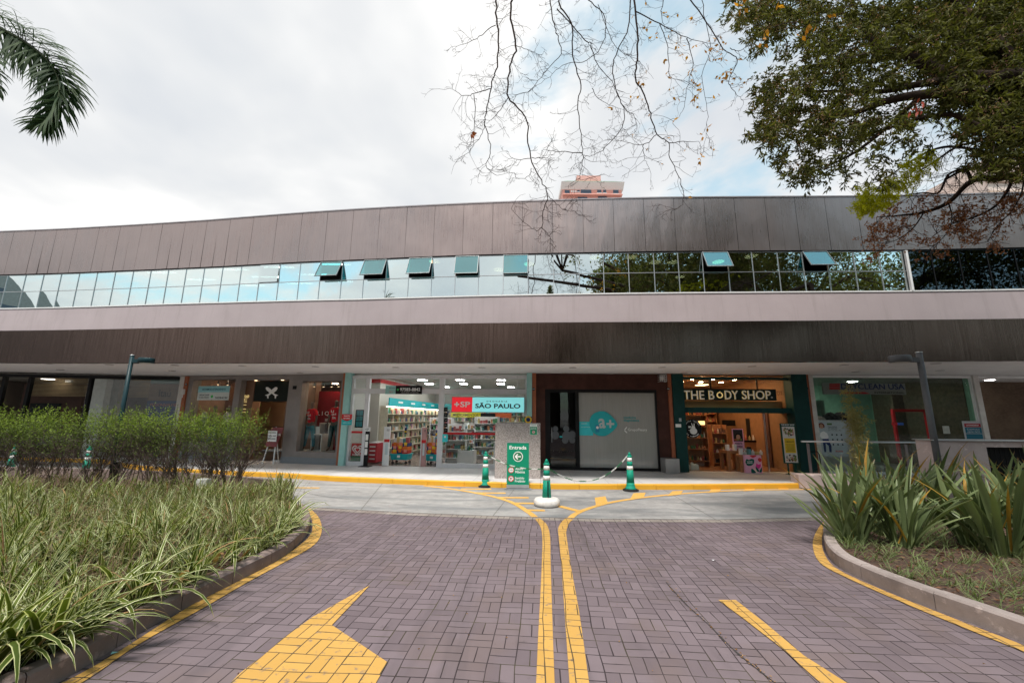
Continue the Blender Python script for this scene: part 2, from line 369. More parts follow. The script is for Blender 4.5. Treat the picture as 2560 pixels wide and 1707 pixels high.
    def mesh(s, name, mats, off=(0, 0, 0)):
        me = bpy.data.meshes.new(name); ox, oy, oz = off
        me.from_pydata([(a-ox, b-oy, c-oz) for a, b, c in s.v], [], s.f)
        for m in (mats if isinstance(mats, (list, tuple)) else [mats]): me.materials.append(m)
        me.polygons.foreach_set('material_index', s.mi); me.polygons.foreach_set('use_smooth', s.sm); me.update(); return me
def tag(o, label=None, cat=None, group=None, kind=None):
    if label: o['label'] = label
    if cat: o['category'] = cat
    if group: o['group'] = group
    if kind: o['kind'] = kind
    return o
def thing(name, label, cat, org=(0, 0, 0), fr=WF, group=None, rz=0.):
    o = bpy.data.objects.new(name, None); o.empty_display_size = .2; COL.objects.link(o)
    o.location = fr.w(*org); o.rotation_euler = (0, 0, fr.a+rz); ORG[o.name] = tuple(org); return tag(o, label, cat, group)
def part(name, mb, m, parent, label=None, bev=0.):
    me = mb.mesh(name, m, ORG[parent.name]); o = bpy.data.objects.new(name, me); COL.objects.link(o); o.parent = parent; ORG[o.name] = ORG[parent.name]
    if bev:
        md = o.modifiers.new('bevel', 'BEVEL'); md.width = bev; md.segments = 2; md.limit_method = 'ANGLE'
    return tag(o, label)
def solid(name, mb, m, label=None, cat=None, org=(0, 0, 0), fr=WF, group=None, kind=None, bev=0.):
    me = mb.mesh(name, m, org); o = bpy.data.objects.new(name, me); COL.objects.link(o); o.location = fr.w(*org); o.rotation_euler = (0, 0, fr.a); ORG[o.name] = tuple(org)
    if bev:
        md = o.modifiers.new('bevel', 'BEVEL'); md.width = bev; md.segments = 2; md.limit_method = 'ANGLE'
    return tag(o, label, cat, group, kind)
_txt = {}
def text(mb, body, u0, u1, z0, z1, y, depth=.004, bold=0., rot=0, shear=0.):
    """lettering fitted into the box u0..u1, z0..z1, front face at y"""
    key = (body, bold, shear)
    if key not in _txt:
        cu = bpy.data.curves.new('lettering', 'FONT'); cu.body = body; cu.offset = bold*.55; cu.extrude = 0; cu.resolution_u = 3; cu.shear = shear; cu.space_line = .95
        ob = bpy.data.objects.new('lettering', cu); COL.objects.link(ob); dg = bpy.context.evaluated_depsgraph_get(); dg.update()
        me = bpy.data.meshes.new_from_object(ob.evaluated_get(dg)); vs = [tuple(v.co) for v in me.vertices]; fs = [tuple(p.vertices) for p in me.polygons]
        bpy.data.objects.remove(ob); bpy.data.curves.remove(cu); bpy.data.meshes.remove(me); _txt[key] = (vs, fs)
    vs, fs = _txt[key]
    if not vs: return mb
    xs = [v[0] for v in vs]; ys = [v[1] for v in vs]; x0, x1, y0, y1 = min(xs), max(xs), min(ys), max(ys)
    out = []
    for a, b, _ in vs:
        p, q = (a-x0)/(x1-x0), (b-y0)/(y1-y0)
        if rot: p, q = 1-q, p
        out.append((u0+p*(u1-u0), y, z0+q*(z1-z0)))
    n = len(out); back = [(a, b+depth, c) for a, b, c in out]
    ed = {}
    for f in fs:
        for i in range(len(f)):
            e = (f[i], f[(i+1) % len(f)]); ed[e] = ed.get(e, 0)+1
    side = [(a, a+n, b+n, b) for (a, b) in ed if (b, a) not in ed]
    return mb.add(out+back, list(fs)+side)
def npmesh(name, V, F, m, uv=None, smooth=False):
    me = bpy.data.meshes.new(name); V = np.asarray(V, np.float32); F = np.asarray(F, np.int32); k = F.shape[1]
    me.vertices.add(len(V)); me.vertices.foreach_set('co', V.ravel()); me.loops.add(F.size); me.loops.foreach_set('vertex_index', F.ravel())
    me.polygons.add(len(F)); me.polygons.foreach_set('loop_start', np.arange(0, F.size, k, dtype=np.int32)); 
    if smooth: me.polygons.foreach_set('use_smooth', np.ones(len(F), bool))
    if uv is not None:
        ul = me.uv_layers.new(name='UVMap'); ul.data.foreach_set('uv', np.asarray(uv, np.float32)[F.ravel()].ravel())
    me.update(calc_edges=True); me.validate(); me.materials.append(m); return me
def npobj(name, V, F, m, parent=None, uv=None, smooth=False, org=None):
    o_ = ORG[parent.name] if parent else (org or (0, 0, 0))
    if len(V): V = np.asarray(V)-np.array(o_)
    o = bpy.data.objects.new(name, npmesh(name, V, F, m, uv, smooth)); COL.objects.link(o)
    if parent: o.parent = parent
    else: o.location = o_
    ORG[o.name] = o_; return o
def blades(P, az, L, W, lean, droop, seg=6, fold=.25, twist=None, prof=None):
    """strap leaves: P roots (n,3), az heading, lean = initial angle from vertical, droop = added angle by the tip"""
    n = len(P); ts = np.linspace(0, 1, seg+1); V = np.zeros((n, seg+1, 3, 3)); UV = np.zeros((n, seg+1, 3, 2))
    h = np.stack([np.cos(az), np.sin(az), np.zeros(n)], 1); side = np.stack([-np.sin(az), np.cos(az), np.zeros(n)], 1)
    if twist is not None: side = side*np.cos(twist)[:, None] + h*np.sin(twist)[:, None]
    pos = np.array(P, float); up = np.array([0, 0, 1.])
    for i, tt in enumerate(ts):
        if i:
            th = lean + droop*((tt+ts[i-1])/2)**1.6
            pos = pos + (h*np.sin(th)[:, None] + up*np.cos(th)[:, None])*(L/seg)[:, None]
        wv = (prof(tt) if prof else min(1, .45+2.2*tt)*(1-tt**3.2)+.02)*W/2
        nrm = np.cross(side, h*np.sin(lean+droop*tt**1.6)[:, None]+up*np.cos(lean+droop*tt**1.6)[:, None])
        V[:, i, 0] = pos - side*wv[:, None] + nrm*(fold*wv)[:, None]; V[:, i, 1] = pos; V[:, i, 2] = pos + side*wv[:, None] + nrm*(fold*wv)[:, None]
        UV[:, i, :, 1] = tt; UV[:, i, 0, 0] = 0; UV[:, i, 1, 0] = .5; UV[:, i, 2, 0] = 1
    b = (np.arange(n)*(seg+1)*3)[:, None, None]; ii = (np.arange(seg)*3)[None, :, None]; q = np.array([[0, 1, 4, 3], [1, 2, 5, 4]])
    F = (b[..., None]+ii[..., None]+q[None, None]).reshape(-1, 4)
    return V.reshape(-1, 3), F, UV.reshape(-1, 2)
def leaves(P, D, L, W, curl=.15):
    """small leaves: centres P, directions D (unit), length L, width W; folded rhomboids of 2 quads"""
    n = len(P); rv = RN.normal(size=(n, 3)); S = np.cross(D, rv); S /= np.linalg.norm(S, axis=1)[:, None]+1e-9; N = np.cross(D, S)
    L = L[:, None]; W = W[:, None]
    a = P; b = P + D*L*.5 + N*L*curl*.5; tip = P + D*L - N*L*curl*.2
    V = np.stack([a, P+D*L*.35+S*W*.5, tip, P+D*L*.35-S*W*.5, b], 1)
    # quads a,side,tip,mid  a,mid,tip,side
    F = (np.arange(n)*5)[:, None, None]+np.array([[0, 1, 2, 4], [0, 4, 2, 3]])[None]
    return V.reshape(-1, 3), F.reshape(-1, 4)
def rdir(n, bias=(0, 0, 0), s=1.):
    v = RN.normal(size=(n, 3))*s + np.array(bias); return v/(np.linalg.norm(v, axis=1)[:, None]+1e-9)
# ================= ground =================
def G(*p): return [gnd(x, y) for x, y in p]
def sheet(name, pts, z, m, kind='structure', label=None, cat=None, th=None):
    mb = MB(); P = [(p[0], p[1], z) for p in pts]
    from mathutils.geometry import tessellate_polygon
    tr = tessellate_polygon([[Vector(p) for p in P]])
    fs = []
    for a, b, c in tr:
        n = (Vector(P[b])-Vector(P[a])).cross(Vector(P[c])-Vector(P[a])); fs.append((a, b, c) if n.z > 0 else (a, c, b))
    mb.add(P, fs); return solid(name, mb, m, kind=kind, label=label, cat=cat)
sheet('ground', [(-400, -400), (400, -400), (400, 400), (-400, 400)], -.006, M_conc)
bnd = G((768, 1268), (1021, 1282), (1227.6, 1290), (1500, 1297.6), (1797.5, 1299.4), (2090, 1293))
bnd = [bnd[0]+(bnd[0]-bnd[1])*6] + bnd + [bnd[-1]+(bnd[-1]-bnd[-2])*6]
sheet('paved_driveway', bnd + [Vector((12, -14, 0)), Vector((-16, -14, 0))], 0., M_paver)
def offs(pts, d):
    out = []
    for i, p in enumerate(pts):
        a = pts[max(i-1, 0)]; b = pts[min(i+1, len(pts)-1)]; t_ = (Vector(b)-Vector(a)).normalized(); out.append(Vector((p[0]-t_.y*d, p[1]+t_.x*d, 0)))
    return out
def smooth(pts, n=6):
    """Catmull-Rom"""
    P = [Vector(p[:3] if len(p) > 2 else (p[0], p[1], 0)) for p in pts]; P = [P[0]*2-P[1]]+P+[P[-1]*2-P[-2]]; out = []
    for i in range(1, len(P)-2):
        for k in range(n):
            t_ = k/n; a, b, c, d = P[i-1:i+3]
            out.append(.5*((2*b)+(c-a)*t_+(2*a-5*b+4*c-d)*t_*t_+(3*b-a-3*c+d)*t_**3))
    return out+[P[-2]]
def band(name, left, right, z, m, **k):
    return sheet(name, list(left)+list(right)[::-1], z, m, **k)
bi = bnd[1:-1]
band('border_strip', offs(bi, -.19), bi, .004, M_border)
band('expansion_joint', offs(bi, -.0), offs(bi, .035), .003, mat('dark_joint', (.03, .027, .025), .95))
# yellow lines on the pavers
def S(*p, n=5): return smooth(G(*p), n)
def ext(p, dy=2.6):      # carry the first point on towards the camera
    v = (p[0]-p[1]).normalized(); return [p[0]+v*dy]+p
band('yellow_line', ext(S((1340.5, 1707), (1346, 1580), (1352, 1468), (1355, 1390), (1355.5, 1340), (1350, 1315), (1337, 1297))), ext(S((1386.5, 1707), (1382, 1582), (1378.5, 1470), (1376.5, 1400), (1375, 1340), (1367, 1312), (1350, 1295.5))), .008, M_ypav)
band('yellow_line', ext(S((1423.6, 1707), (1411.3, 1529), (1403, 1410), (1397, 1345), (1395.5, 1322), (1403.7, 1305), (1414, 1296))), ext(S((1472.6, 1707), (1447.7, 1529), (1427, 1414), (1417, 1345), (1416, 1328), (1423, 1308), (1434, 1298))), .008, M_ypav)
# branches on the concrete
SZI = [0]
def stroke(pts, w, name='yellow_line', m=None, z=-.0005):
    SZI[0] += 1; z += SZI[0]*.0001; c = S(*pts); band(name, offs(c, w/2), offs(c, -w/2), z, m or M_yconc)
stroke([(1342, 1295), (1318, 1277), (1285, 1257.4), (1250, 1245), (1205, 1234.5), (1136, 1222.5), (1060, 1213.5)], .12)
stroke([(1424, 1296), (1440, 1283), (1472, 1270), (1529.6, 1254.6), (1606, 1243), (1702, 1233.6), (1816, 1226.6), (1910, 1223.8), (2030, 1222.6)], .12)
stroke([(738, 1218.4), (799, 1219)], .12)
for a, b in (((1152, 1221.5), (1228, 1222)), ((1188, 1231.5), (1264, 1232)), ((1248, 1243.2), (1322, 1243.4)), ((1285, 1257.2), (1336, 1257.5)), ((1318, 1274.6), (1362, 1275.2)), ((1398, 1264.5), (1452, 1278)), ((1110, 1214.5), (1165, 1215))): stroke([a, b], .15)
def q4(*p): sheet('yellow_mark', G(*p), .0024+.0001*len(bpy.data.objects)%7*.0001, M_yconc)
q4((1487, 1243.5), (1513.5, 1240), (1521, 1259), (1490, 1265)); q4((1584, 1232.5), (1614, 1231), (1609, 1244), (1573, 1250)); q4((1681, 1227.6), (1708, 1226), (1701, 1235.6), (1668, 1239.5))
q4((1778, 1222.6), (1803, 1221.8), (1798, 1229.5), (1770, 1231.5)); q4((1864, 1219.6), (1887, 1219.6), (1886, 1225.6), (1858, 1227.4)); q4((1947, 1218.4), (1971, 1218), (1972, 1223.6), (1945, 1225))
# joints between concrete slabs
for pts in ([(1290, 1217), (1232, 1289)], [(1655, 1221), (1790, 1298)], [(960, 1203), (900, 1276)], [(720, 1216), (800, 1238), (1021, 1262)]):
    stroke(pts, .011, 'slab_joint', mat('slab_joint_fill', (.12, .11, .10), .95), -.0035)
# arrow and slanting stripe
ar = G((924.5, 1464), (829.6, 1563.6), (969, 1657), (940.6, 1707)); al = G((868, 1494.7), (780, 1544), (722.5, 1586.5), (660, 1638), (600, 1684), (578, 1707))
tail = (ar[3]-ar[2]).normalized()
sheet('yellow_arrow', ar + [ar[3]+tail*1.3, Vector((ar[3].x-.35, 1.2, 0)), Vector((al[-1].x-.25, 1.3, 0)), al[-1]+(al[-1]-al[-2]).normalized()*.8] + al[::-1], .008, M_ypav)
sl = G((1796, 1500.7), (1858.7, 1547), (1950, 1618), (2042, 1700)); sr = G((1839.6, 1500.7), (1915, 1560), (2010, 1640), (2115, 1707))
band('yellow_stripe', sl+[sl[-1]+(sl[-1]-sl[-2])*2.4], sr+[sr[-1]+(sr[-1]-sr[-2])*2.0], .008, M_ypav)
# opened-up joint in the pavers with leaf crumbs in it
CRK = S((1665, 1455), (1715, 1510), (1770, 1560), (1830, 1620), (1880, 1662), (1935, 1705))
rr = [random.uniform(.003, .011) for _ in CRK]; ckl = [a+(b-a).normalized().cross(Vector((0, 0, 1)))*r for a, b, r in zip(CRK, CRK[1:]+[CRK[-1]*2-CRK[-2]], rr)]
ckr = [a-(b-a).normalized().cross(Vector((0, 0, 1)))*r*.8 for a, b, r in zip(CRK, CRK[1:]+[CRK[-1]*2-CRK[-2]], rr)]
band('open_joint', ckl, ckr, .004, MATS['dark_joint'])

sheet('road', [(-400, -60), (400, -60), (400, -9), (-400, -9)], .006, mat('asphalt', (.05, .05, .052), .85, fn=worn(.25, 3, .3, 90)))
# ---- kerb strips ----
def kerbwall(name, outer, w, h, m, side=1, blocks=.8, label=None, cat='kerb', z0=0., bev=.012):
    """kerb of butted blocks along `outer`; w is its width to the left of the path direction"""
    inner = offs(outer, w*side); mb = MB(); L = 0; s = [0]
    for i in range(1, len(outer)): s.append(s[-1]+(outer[i]-outer[i-1]).length)
    def pt(path, q):
        for i in range(1, len(s)):
            if q <= s[i] or i == len(s)-1:
                k = (q-s[i-1])/max(1e-6, s[i]-s[i-1]); return path[i-1].lerp(path[i], k)
    q = 0; nb = max(1, round(s[-1]/blocks)); bl = s[-1]/nb
    for i in range(nb):
        a, b = i*bl+.004, (i+1)*bl-.004; n = max(2, int(bl/.12)); po = [pt(outer, a+(b-a)*k/n) for k in range(n+1)]; pi = [pt(inner, a+(b-a)*k/n) for k in range(n+1)]
        dz = random.uniform(-.004, .004)
        ch = .02; o = len(mb.v); vs = []
        for p, r_ in zip(po, pi):
            dn = (r_-p).normalized(); vs += [(p.x, p.y, z0-.02), (p.x, p.y, h-ch+dz), (p.x+dn.x*ch, p.y+dn.y*ch, h+dz), (r_.x, r_.y, h+dz), (r_.x, r_.y, z0-.02)]
        fs = []
        for k in range(n):
            for j in range(4): fs.append((k*5+j, (k+1)*5+j, (k+1)*5+j+1, k*5+j+1))
        fs += [(0, 1, 2, 3, 4), tuple(n*5+j for j in (4, 3, 2, 1, 0))]
        mb.add(vs, fs)
    o = solid(name, mb, m, label, cat); me = o.data
    import bmesh; bm = bmesh.new(); bm.from_mesh(me); bmesh.ops.recalc_face_normals(bm, faces=bm.faces); bm.to_mesh(me); bm.free(); return o, inner
# sidewalk under the canopy
KT = [(-380, 1130), (-160, 1137), (45, 1142), (238, 1148), (300, 1157), (357, 1165), (506, 1174.6), (699, 1182), (840, 1190.5), (1104, 1200.8), (1352, 1208.2), (1500, 1209.4), (1740, 1210), (1998, 1207.5), (2080, 1206.5)]
kt = smooth([gnd(x, y, .13) for x, y in KT], 4); kt = [Vector((p.x, p.y, 0)) for p in kt]
kerbwall('yellow_kerb', kt, .08, .13, M_ykerb, 1, 1.0, 'long yellow painted kerb edging the shop sidewalk')
ki = offs(kt, .085)
far = [Vector((kt[-1].x+14, kt[-1].y-1.5, 0)), Vector((30, 40, 0)), Vector((-45, 40, 0)), Vector((-45, kt[0].y+.2, 0))]
sw = sheet('sidewalk', ki+far, .128, M_tile)
sheet('raised_paving', [kt[-1]+Vector((.02, -1.2, 0)), Vector((30, kt[-1].y-2.0, 0)), far[0]+Vector((16, 0, 0)), far[0], ki[-1]], .1, M_conc)

# ---- left planting bed ----
LB = G((20, 1707+60), (144, 1707), (198, 1675), (367, 1572), (470, 1518), (631, 1435.6), (693, 1402.6), (735, 1372), (765, 1340), (774, 1318), (770, 1296), (757, 1279))
LB = smooth(LB, 5); v = (LB[0]-LB[4]).normalized(); LB = [LB[0]+v*3]+LB
_, lin = kerbwall('planter_kerb', LB, .12, .155, M_kerbL, 1, .62, 'low brown stone kerb round the left grass bed')
def yline(outer, inner): band('yellow_edge_line', smooth(G(*outer), 5), smooth(G(*inner), 5), .008, M_ypav)
yline([(90, 1707+70), (231, 1691), (351, 1609), (516, 1516), (619, 1456), (700, 1412), (776, 1369.5), (800, 1343), (804, 1315), (795, 1291), (776, 1272)], [(30, 1707+55), (165, 1704), (297, 1629.5), (480, 1513), (611, 1444), (690, 1401), (751, 1362), (777, 1335), (781, 1312), (777, 1293), (764, 1273)])
bwl = [gnd(x, y, .34) for x, y in ((-260, 1163), (0, 1166), (200, 1170), (400, 1177), (560, 1186), (690, 1198), (722, 1203))]
bwl = smooth([Vector((p.x, p.y, 0)) for p in bwl], 4)
mbw = MB()
for a, b in zip(bwl, bwl[1:]):
    n = Vector((b.y-a.y, a.x-b.x, 0)).normalized()*.14; mbw.add([(a.x, a.y, -.02), (b.x, b.y, -.02), (b.x, b.y, .34), (a.x, a.y, .34), (a.x+n.x, a.y+n.y, -.02), (b.x+n.x, b.y+n.y, -.02), (b.x+n.x, b.y+n.y, .34), (a.x+n.x, a.y+n.y, .34)], [(0, 3, 2, 1), (4, 5, 6, 7), (3, 7, 6, 2)])
e = bwl[-1]; n = Vector((.14, -.1, 0)); mbw.box(e.x-.12, e.x+.1, e.y-.22, e.y+.03, -.02, .338)
solid('retaining_wall', mbw, M_kerbL, 'low brown retaining wall behind the left hedge', 'wall')
BEDL = lin + [Vector((bwl[-1].x+.05, bwl[-1].y-.12, 0))] + bwl[::-1] + [Vector((bwl[0].x-8, bwl[0].y, 0)), Vector((-20, -4, 0))]
sheet('planting_soil', BEDL, .11, M_soil)
# ---- right planting bed ----
RB = G((2072, 1290), (2064, 1318), (2061, 1349), (2067, 1382), (2096, 1417), (2158, 1450), (2228, 1481), (2331.5, 1522), (2440, 1562), (2560, 1607), (2700, 1660))
RB = smooth(RB, 5); RB += [RB[-1]+(RB[-1]-RB[-5]).normalized()*6]
_, rin = kerbwall('planter_kerb', RB, .13, .17, M_kerbR, 1, .75, 'pale weathered kerb curving round the right flax bed')
yline([(2068, 1293), (2044, 1324), (2032, 1360), (2049, 1406), (2116, 1444), (2249, 1503.6), (2414, 1571.7), (2560, 1630), (2760, 1710), (3100, 1850), (3500, 2015)], [(2080, 1297), (2060, 1328), (2055, 1352), (2061, 1384), (2091, 1421), (2191, 1469), (2372.7, 1542), (2560, 1614), (2770, 1692), (3110, 1825), (3510, 1985)])
ch = G((2080.7, 1294), (2105, 1250), (2190, 1225)); BEDR = rin + [Vector((14, -2, 0)), Vector((14, kt[-1].y-2.2, 0)), Vector((kt[-1].x+.4, kt[-1].y-2.0, 0)), rin[0]+Vector((.1, .5, 0))]
kerbwall('planter_kerb', [Vector((9.8, kt[-1].y-2.05, 0)), Vector((kt[-1].x+.4, kt[-1].y-2.05, 0)), rin[0]+Vector((.02, .5, 0)), rin[0]], .13, .17, M_kerbR, 1, .75, 'short pale kerb behind the right flax bed')
sheet('planting_soil', BEDR, .12, M_soil)

# ================= building =================
LN = {'roof': [(-260, 592), (0, 580.5), (249, 569), (517, 552.6), (760, 533.5), (899, 524.3), (1231, 507.8), (1456, 500), (1659, 495.5), (2119, 492.5), (2560, 483), (2800, 478)],
 'wt': [(-260, 694), (0, 686.5), (287, 677), (555, 665.5), (760, 654), (899, 648.6), (1143, 638), (1449, 631), (1659, 627.5), (2234, 624.5), (2560, 617.7), (2800, 612)],
 'wb': [(-260, 778), (0, 770.7), (402, 759.6), (760, 749.7), (899, 747), (1196, 738.6), (1659, 731.2), (2253, 726.7), (2560, 722), (2800, 718)],
 'ft': [(-260, 834), (0, 828.5), (459, 820.5), (760, 816.6), (899, 815), (1196, 810), (1659, 806.7), (2119, 803), (2560, 798.6), (2800, 796)],
 'fb': [(-260, 907.4), (0, 907.7), (459, 908.5), (899, 908.5), (1280, 908.5), (1659, 908), (2119, 905), (2560, 902), (2800, 900)]}
LZ = {}
for k, pts in LN.items():
    h_ = [hit(C1, x, y) for x, y in pts]; LZ[k] = ([p.x for p in h_], [p.z for p in h_])
def lz(k, X): return float(np.interp(X, *LZ[k]))
def inY(X): return curveY(C1, X)
def nrm(X):
    d_ = Vector((.2, inY(X+.1)-inY(X-.1), 0)).normalized(); return Vector((-d_.y, d_.x, 0))   # into the building
def fp(X, off, z): n_ = nrm(X); return Vector((X+n_.x*off, inY(X)+n_.y*off, z))
XL, XR = -26., 22.
BLD = thing('commercial_building', 'two storey curved commercial building with brown metal cladding and ribbon windows', 'building', (0, 11, 0))
def strip(mb, xs, za, zb, off0, off1=None, th=.0):
    """wall strip facing the street: za, zb are functions of X; off0 at the bottom, off1 at the top"""
    off1 = off0 if off1 is None else off1
    for a, b in zip(xs, xs[1:]):
        q = [fp(a, off0, za(a)), fp(b, off0, za(b)), fp(b, off1, zb(b)), fp(a, off1, zb(a))]
        if th:
            r_ = [fp(a, off0+th, za(a)), fp(b, off0+th, za(b)), fp(b, off1+th, zb(b)), fp(a, off1+th, zb(a))]
            mb.add(q+r_, [(0, 1, 2, 3), (7, 6, 5, 4), (3, 2, 6, 7), (0, 4, 5, 1), (0, 3, 7, 4), (1, 5, 6, 2)])
        else: mb.add(q, [(0, 1, 2, 3)])
xs = list(np.arange(XL, XR+.01, .5))
jr = [-18, 36, 90, 143, 195, 249, 302, 356, 407.5, 464, 518.5, 577, 635, 694.5, 756.5, 820, 885, 950.6, 1018.7, 1088, 1160, 1232.6, 1306.5, 1381, 1456.5, 1532, 1608, 1683, 1759, 1834, 1910.6, 1985, 2060, 2138, 2215, 2294, 2374, 2455, 2538]
jx = [hit(C1, x, np.interp(x, [p[0] for p in LN['roof']], [p[1] for p in LN['roof']])).x for x in jr]
while jx[0] > XL: jx.insert(0, jx[0]-.86)
while jx[-1] < XR: jx.append(jx[-1]+.86)
mb = MB()
for a, b in zip(jx, jx[1:]):
    g = .0045; tl = random.uniform(-.006, .006); m_ = (a+b)/2
    for p, q in ((a+g, m_), (m_, b-g)):
        vs = [fp(p, .0+tl, lz('wt', p)), fp(q, .0-tl, lz('wt', q)), fp(q, .0+tl*.5, lz('roof', q)), fp(p, .0, lz('roof', p))]
        mb.add(vs, [(0, 1, 2, 3)])
part('upper_cladding', mb, M_clad, BLD)
mb = MB(); strip(mb, xs, lambda X: lz('wt', X)-.0, lambda X: lz('roof', X)-.01, .03, th=.1); part('cladding_backing', mb, M_black, BLD)
mb = MB(); strip(mb, xs, lambda X: lz('roof', X), lambda X: lz('roof', X)+.035, -.02, th=.2); part('roof_edge_trim', mb, mat('roof_trim', (.3, .27, .28), .4, .6, fn=worn()), BLD)
mb = MB(); strip(mb, xs, lambda X: lz('ft', X), lambda X: lz('wb', X)-.035, -.05, .0, th=.15); part('plaster_band', mb, M_plaster, BLD)
mb = MB(); strip(mb, xs, lambda X: lz('wb', X)-.035, lambda X: lz('wb', X), -.02, th=.2); part('window_sill', mb, M_white, BLD)
mb = MB(); strip(mb, xs, lambda X: lz('fb', X), lambda X: lz('ft', X)-.0, -.11, th=.14); part('canopy_fascia', mb, M_fascia, BLD)
mb = MB(); strip(mb, xs, lambda X: lz('wt', X)-.03, lambda X: lz('wt', X)-.004, .03, th=.12); part('window_head', mb, M_black, BLD)
# soffit and roof
def Y2(X): return curveY(C2, X)
mb = MB(); xsf = list(np.arange(XL, XR+.01, 1.))
for a, b in zip(xsf, xsf[1:]):
    za, zb = lz('fb', a)+.012, lz('fb', b)+.012; p, q = fp(a, -.1, za), fp(b, -.1, zb)
    ex_ = lambda X: .35 if X > -8.5 else .35+(-8.5-X)*.6
    mb.add([p, q, (b, Y2(b)+ex_(b), 3.312), (a, Y2(a)+ex_(a), 3.312)], [(0, 3, 2, 1)])
part('canopy_soffit', mb, M_soffit, BLD)
mb = MB(); mb.m = 0
for a, b in zip(xsf, xsf[1:]):
    p, q = fp(a, .1, lz('roof', a)-.05), fp(b, .1, lz('roof', b)-.05)
    mb.add([p, q, (b, 34, q.z), (a, 34, p.z)], [(0, 1, 2, 3)])
    p, q = fp(a, .05, 3.45), fp(b, .05, 3.45); mb.add([p, q, (b, 34, 3.45), (a, 34, 3.45)], [(0, 3, 2, 1)])
mb.box(XL-.2, XL, 10, 34, 0, 8); mb.box(XR, XR+.2, 8, 34, 0, 8); mb.box(XL, XR, 34, 34.2, 0, 8)
part('roof_slab', mb, pm('grey_concrete', (.3, .29, .28), .9), BLD)
# upper rooms seen faintly through the coated glass
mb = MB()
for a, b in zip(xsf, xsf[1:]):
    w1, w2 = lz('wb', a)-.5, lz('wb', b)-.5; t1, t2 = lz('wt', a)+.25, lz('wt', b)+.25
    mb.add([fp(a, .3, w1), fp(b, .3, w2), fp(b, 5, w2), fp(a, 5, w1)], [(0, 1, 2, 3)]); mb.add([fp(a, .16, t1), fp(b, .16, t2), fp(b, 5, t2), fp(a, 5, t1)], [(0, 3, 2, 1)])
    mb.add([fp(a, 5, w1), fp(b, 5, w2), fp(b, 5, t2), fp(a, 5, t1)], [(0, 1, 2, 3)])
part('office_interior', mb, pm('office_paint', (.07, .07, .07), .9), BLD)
M_lampW = emis('warm_lamp', (1, .66, .36), 3.2); M_lampC = emis('cool_lamp', (1, .97, .92), 9)
for px in (1060, 1226, 1318, 1500, 1600, 1678, 1728, 1792, 1858, 1930):
    p = hit(C1, px, 640); dd = 1.0+(px*7 % 5)*.45; c = fp(p.x, dd, lz('wt', p.x)+.235)
    mb = MB(); mb.lathe([(.17, 0), (.17, .012)], c, 16); part('ceiling_lamp', mb, M_lampW, BLD)
for i, px in enumerate((330, 380, 470, 520, 560, 610, 640, 690, 730, 790)):
    p = hit(C1, px, 690); c = fp(p.x, .9+(i % 3)*.8, lz('wt', p.x)+.235); mb = MB(); mb.box(c.x-.5, c.x+.5, c.y-.04, c.y+.04, c.z, c.z+.015); part('ceiling_lamp', mb, emis('office_tube', (1, .97, .92), 5), BLD)
# ribbon windows
wpx = [17, 62, 107, 151, 196, 241, 286, 331, 375, 419, 464, 509, 555, 602, 650, 699, 750, 802, 856, 911, 966.6, 1023, 1080.7, 1139, 1197, 1258.6, 1319.8, 1383.7, 1447, 1508, 1570.5, 1634, 1695, 1755.7, 1819, 1880, 1944, 2006, 2067.5, 2134, 2197.6, 2262.7]
dpx = [2328, 2396.6, 2467, 2536, 2606]
def wx(px): return hit(C1, px, np.interp(px, [p[0] for p in LN['wt']], [p[1] for p in LN['wt']])).x
wX = [wx(p) for p in wpx]; wX = [wX[0]-.72*k for k in (3, 2, 1)]+wX; dX = [wX[-1]]+[wx(p) for p in dpx]
opened = {wx(a): s for a, s in ((802, 26), (911, 24), (1023, 22), (1139, 15), (1258.6, 9), (1755.7, 27), (2006, 30), (650, 2.5))}
zm = lambda X: (lz('wt', X)-.03)*.5+lz('wb', X)*.5
wc = 0
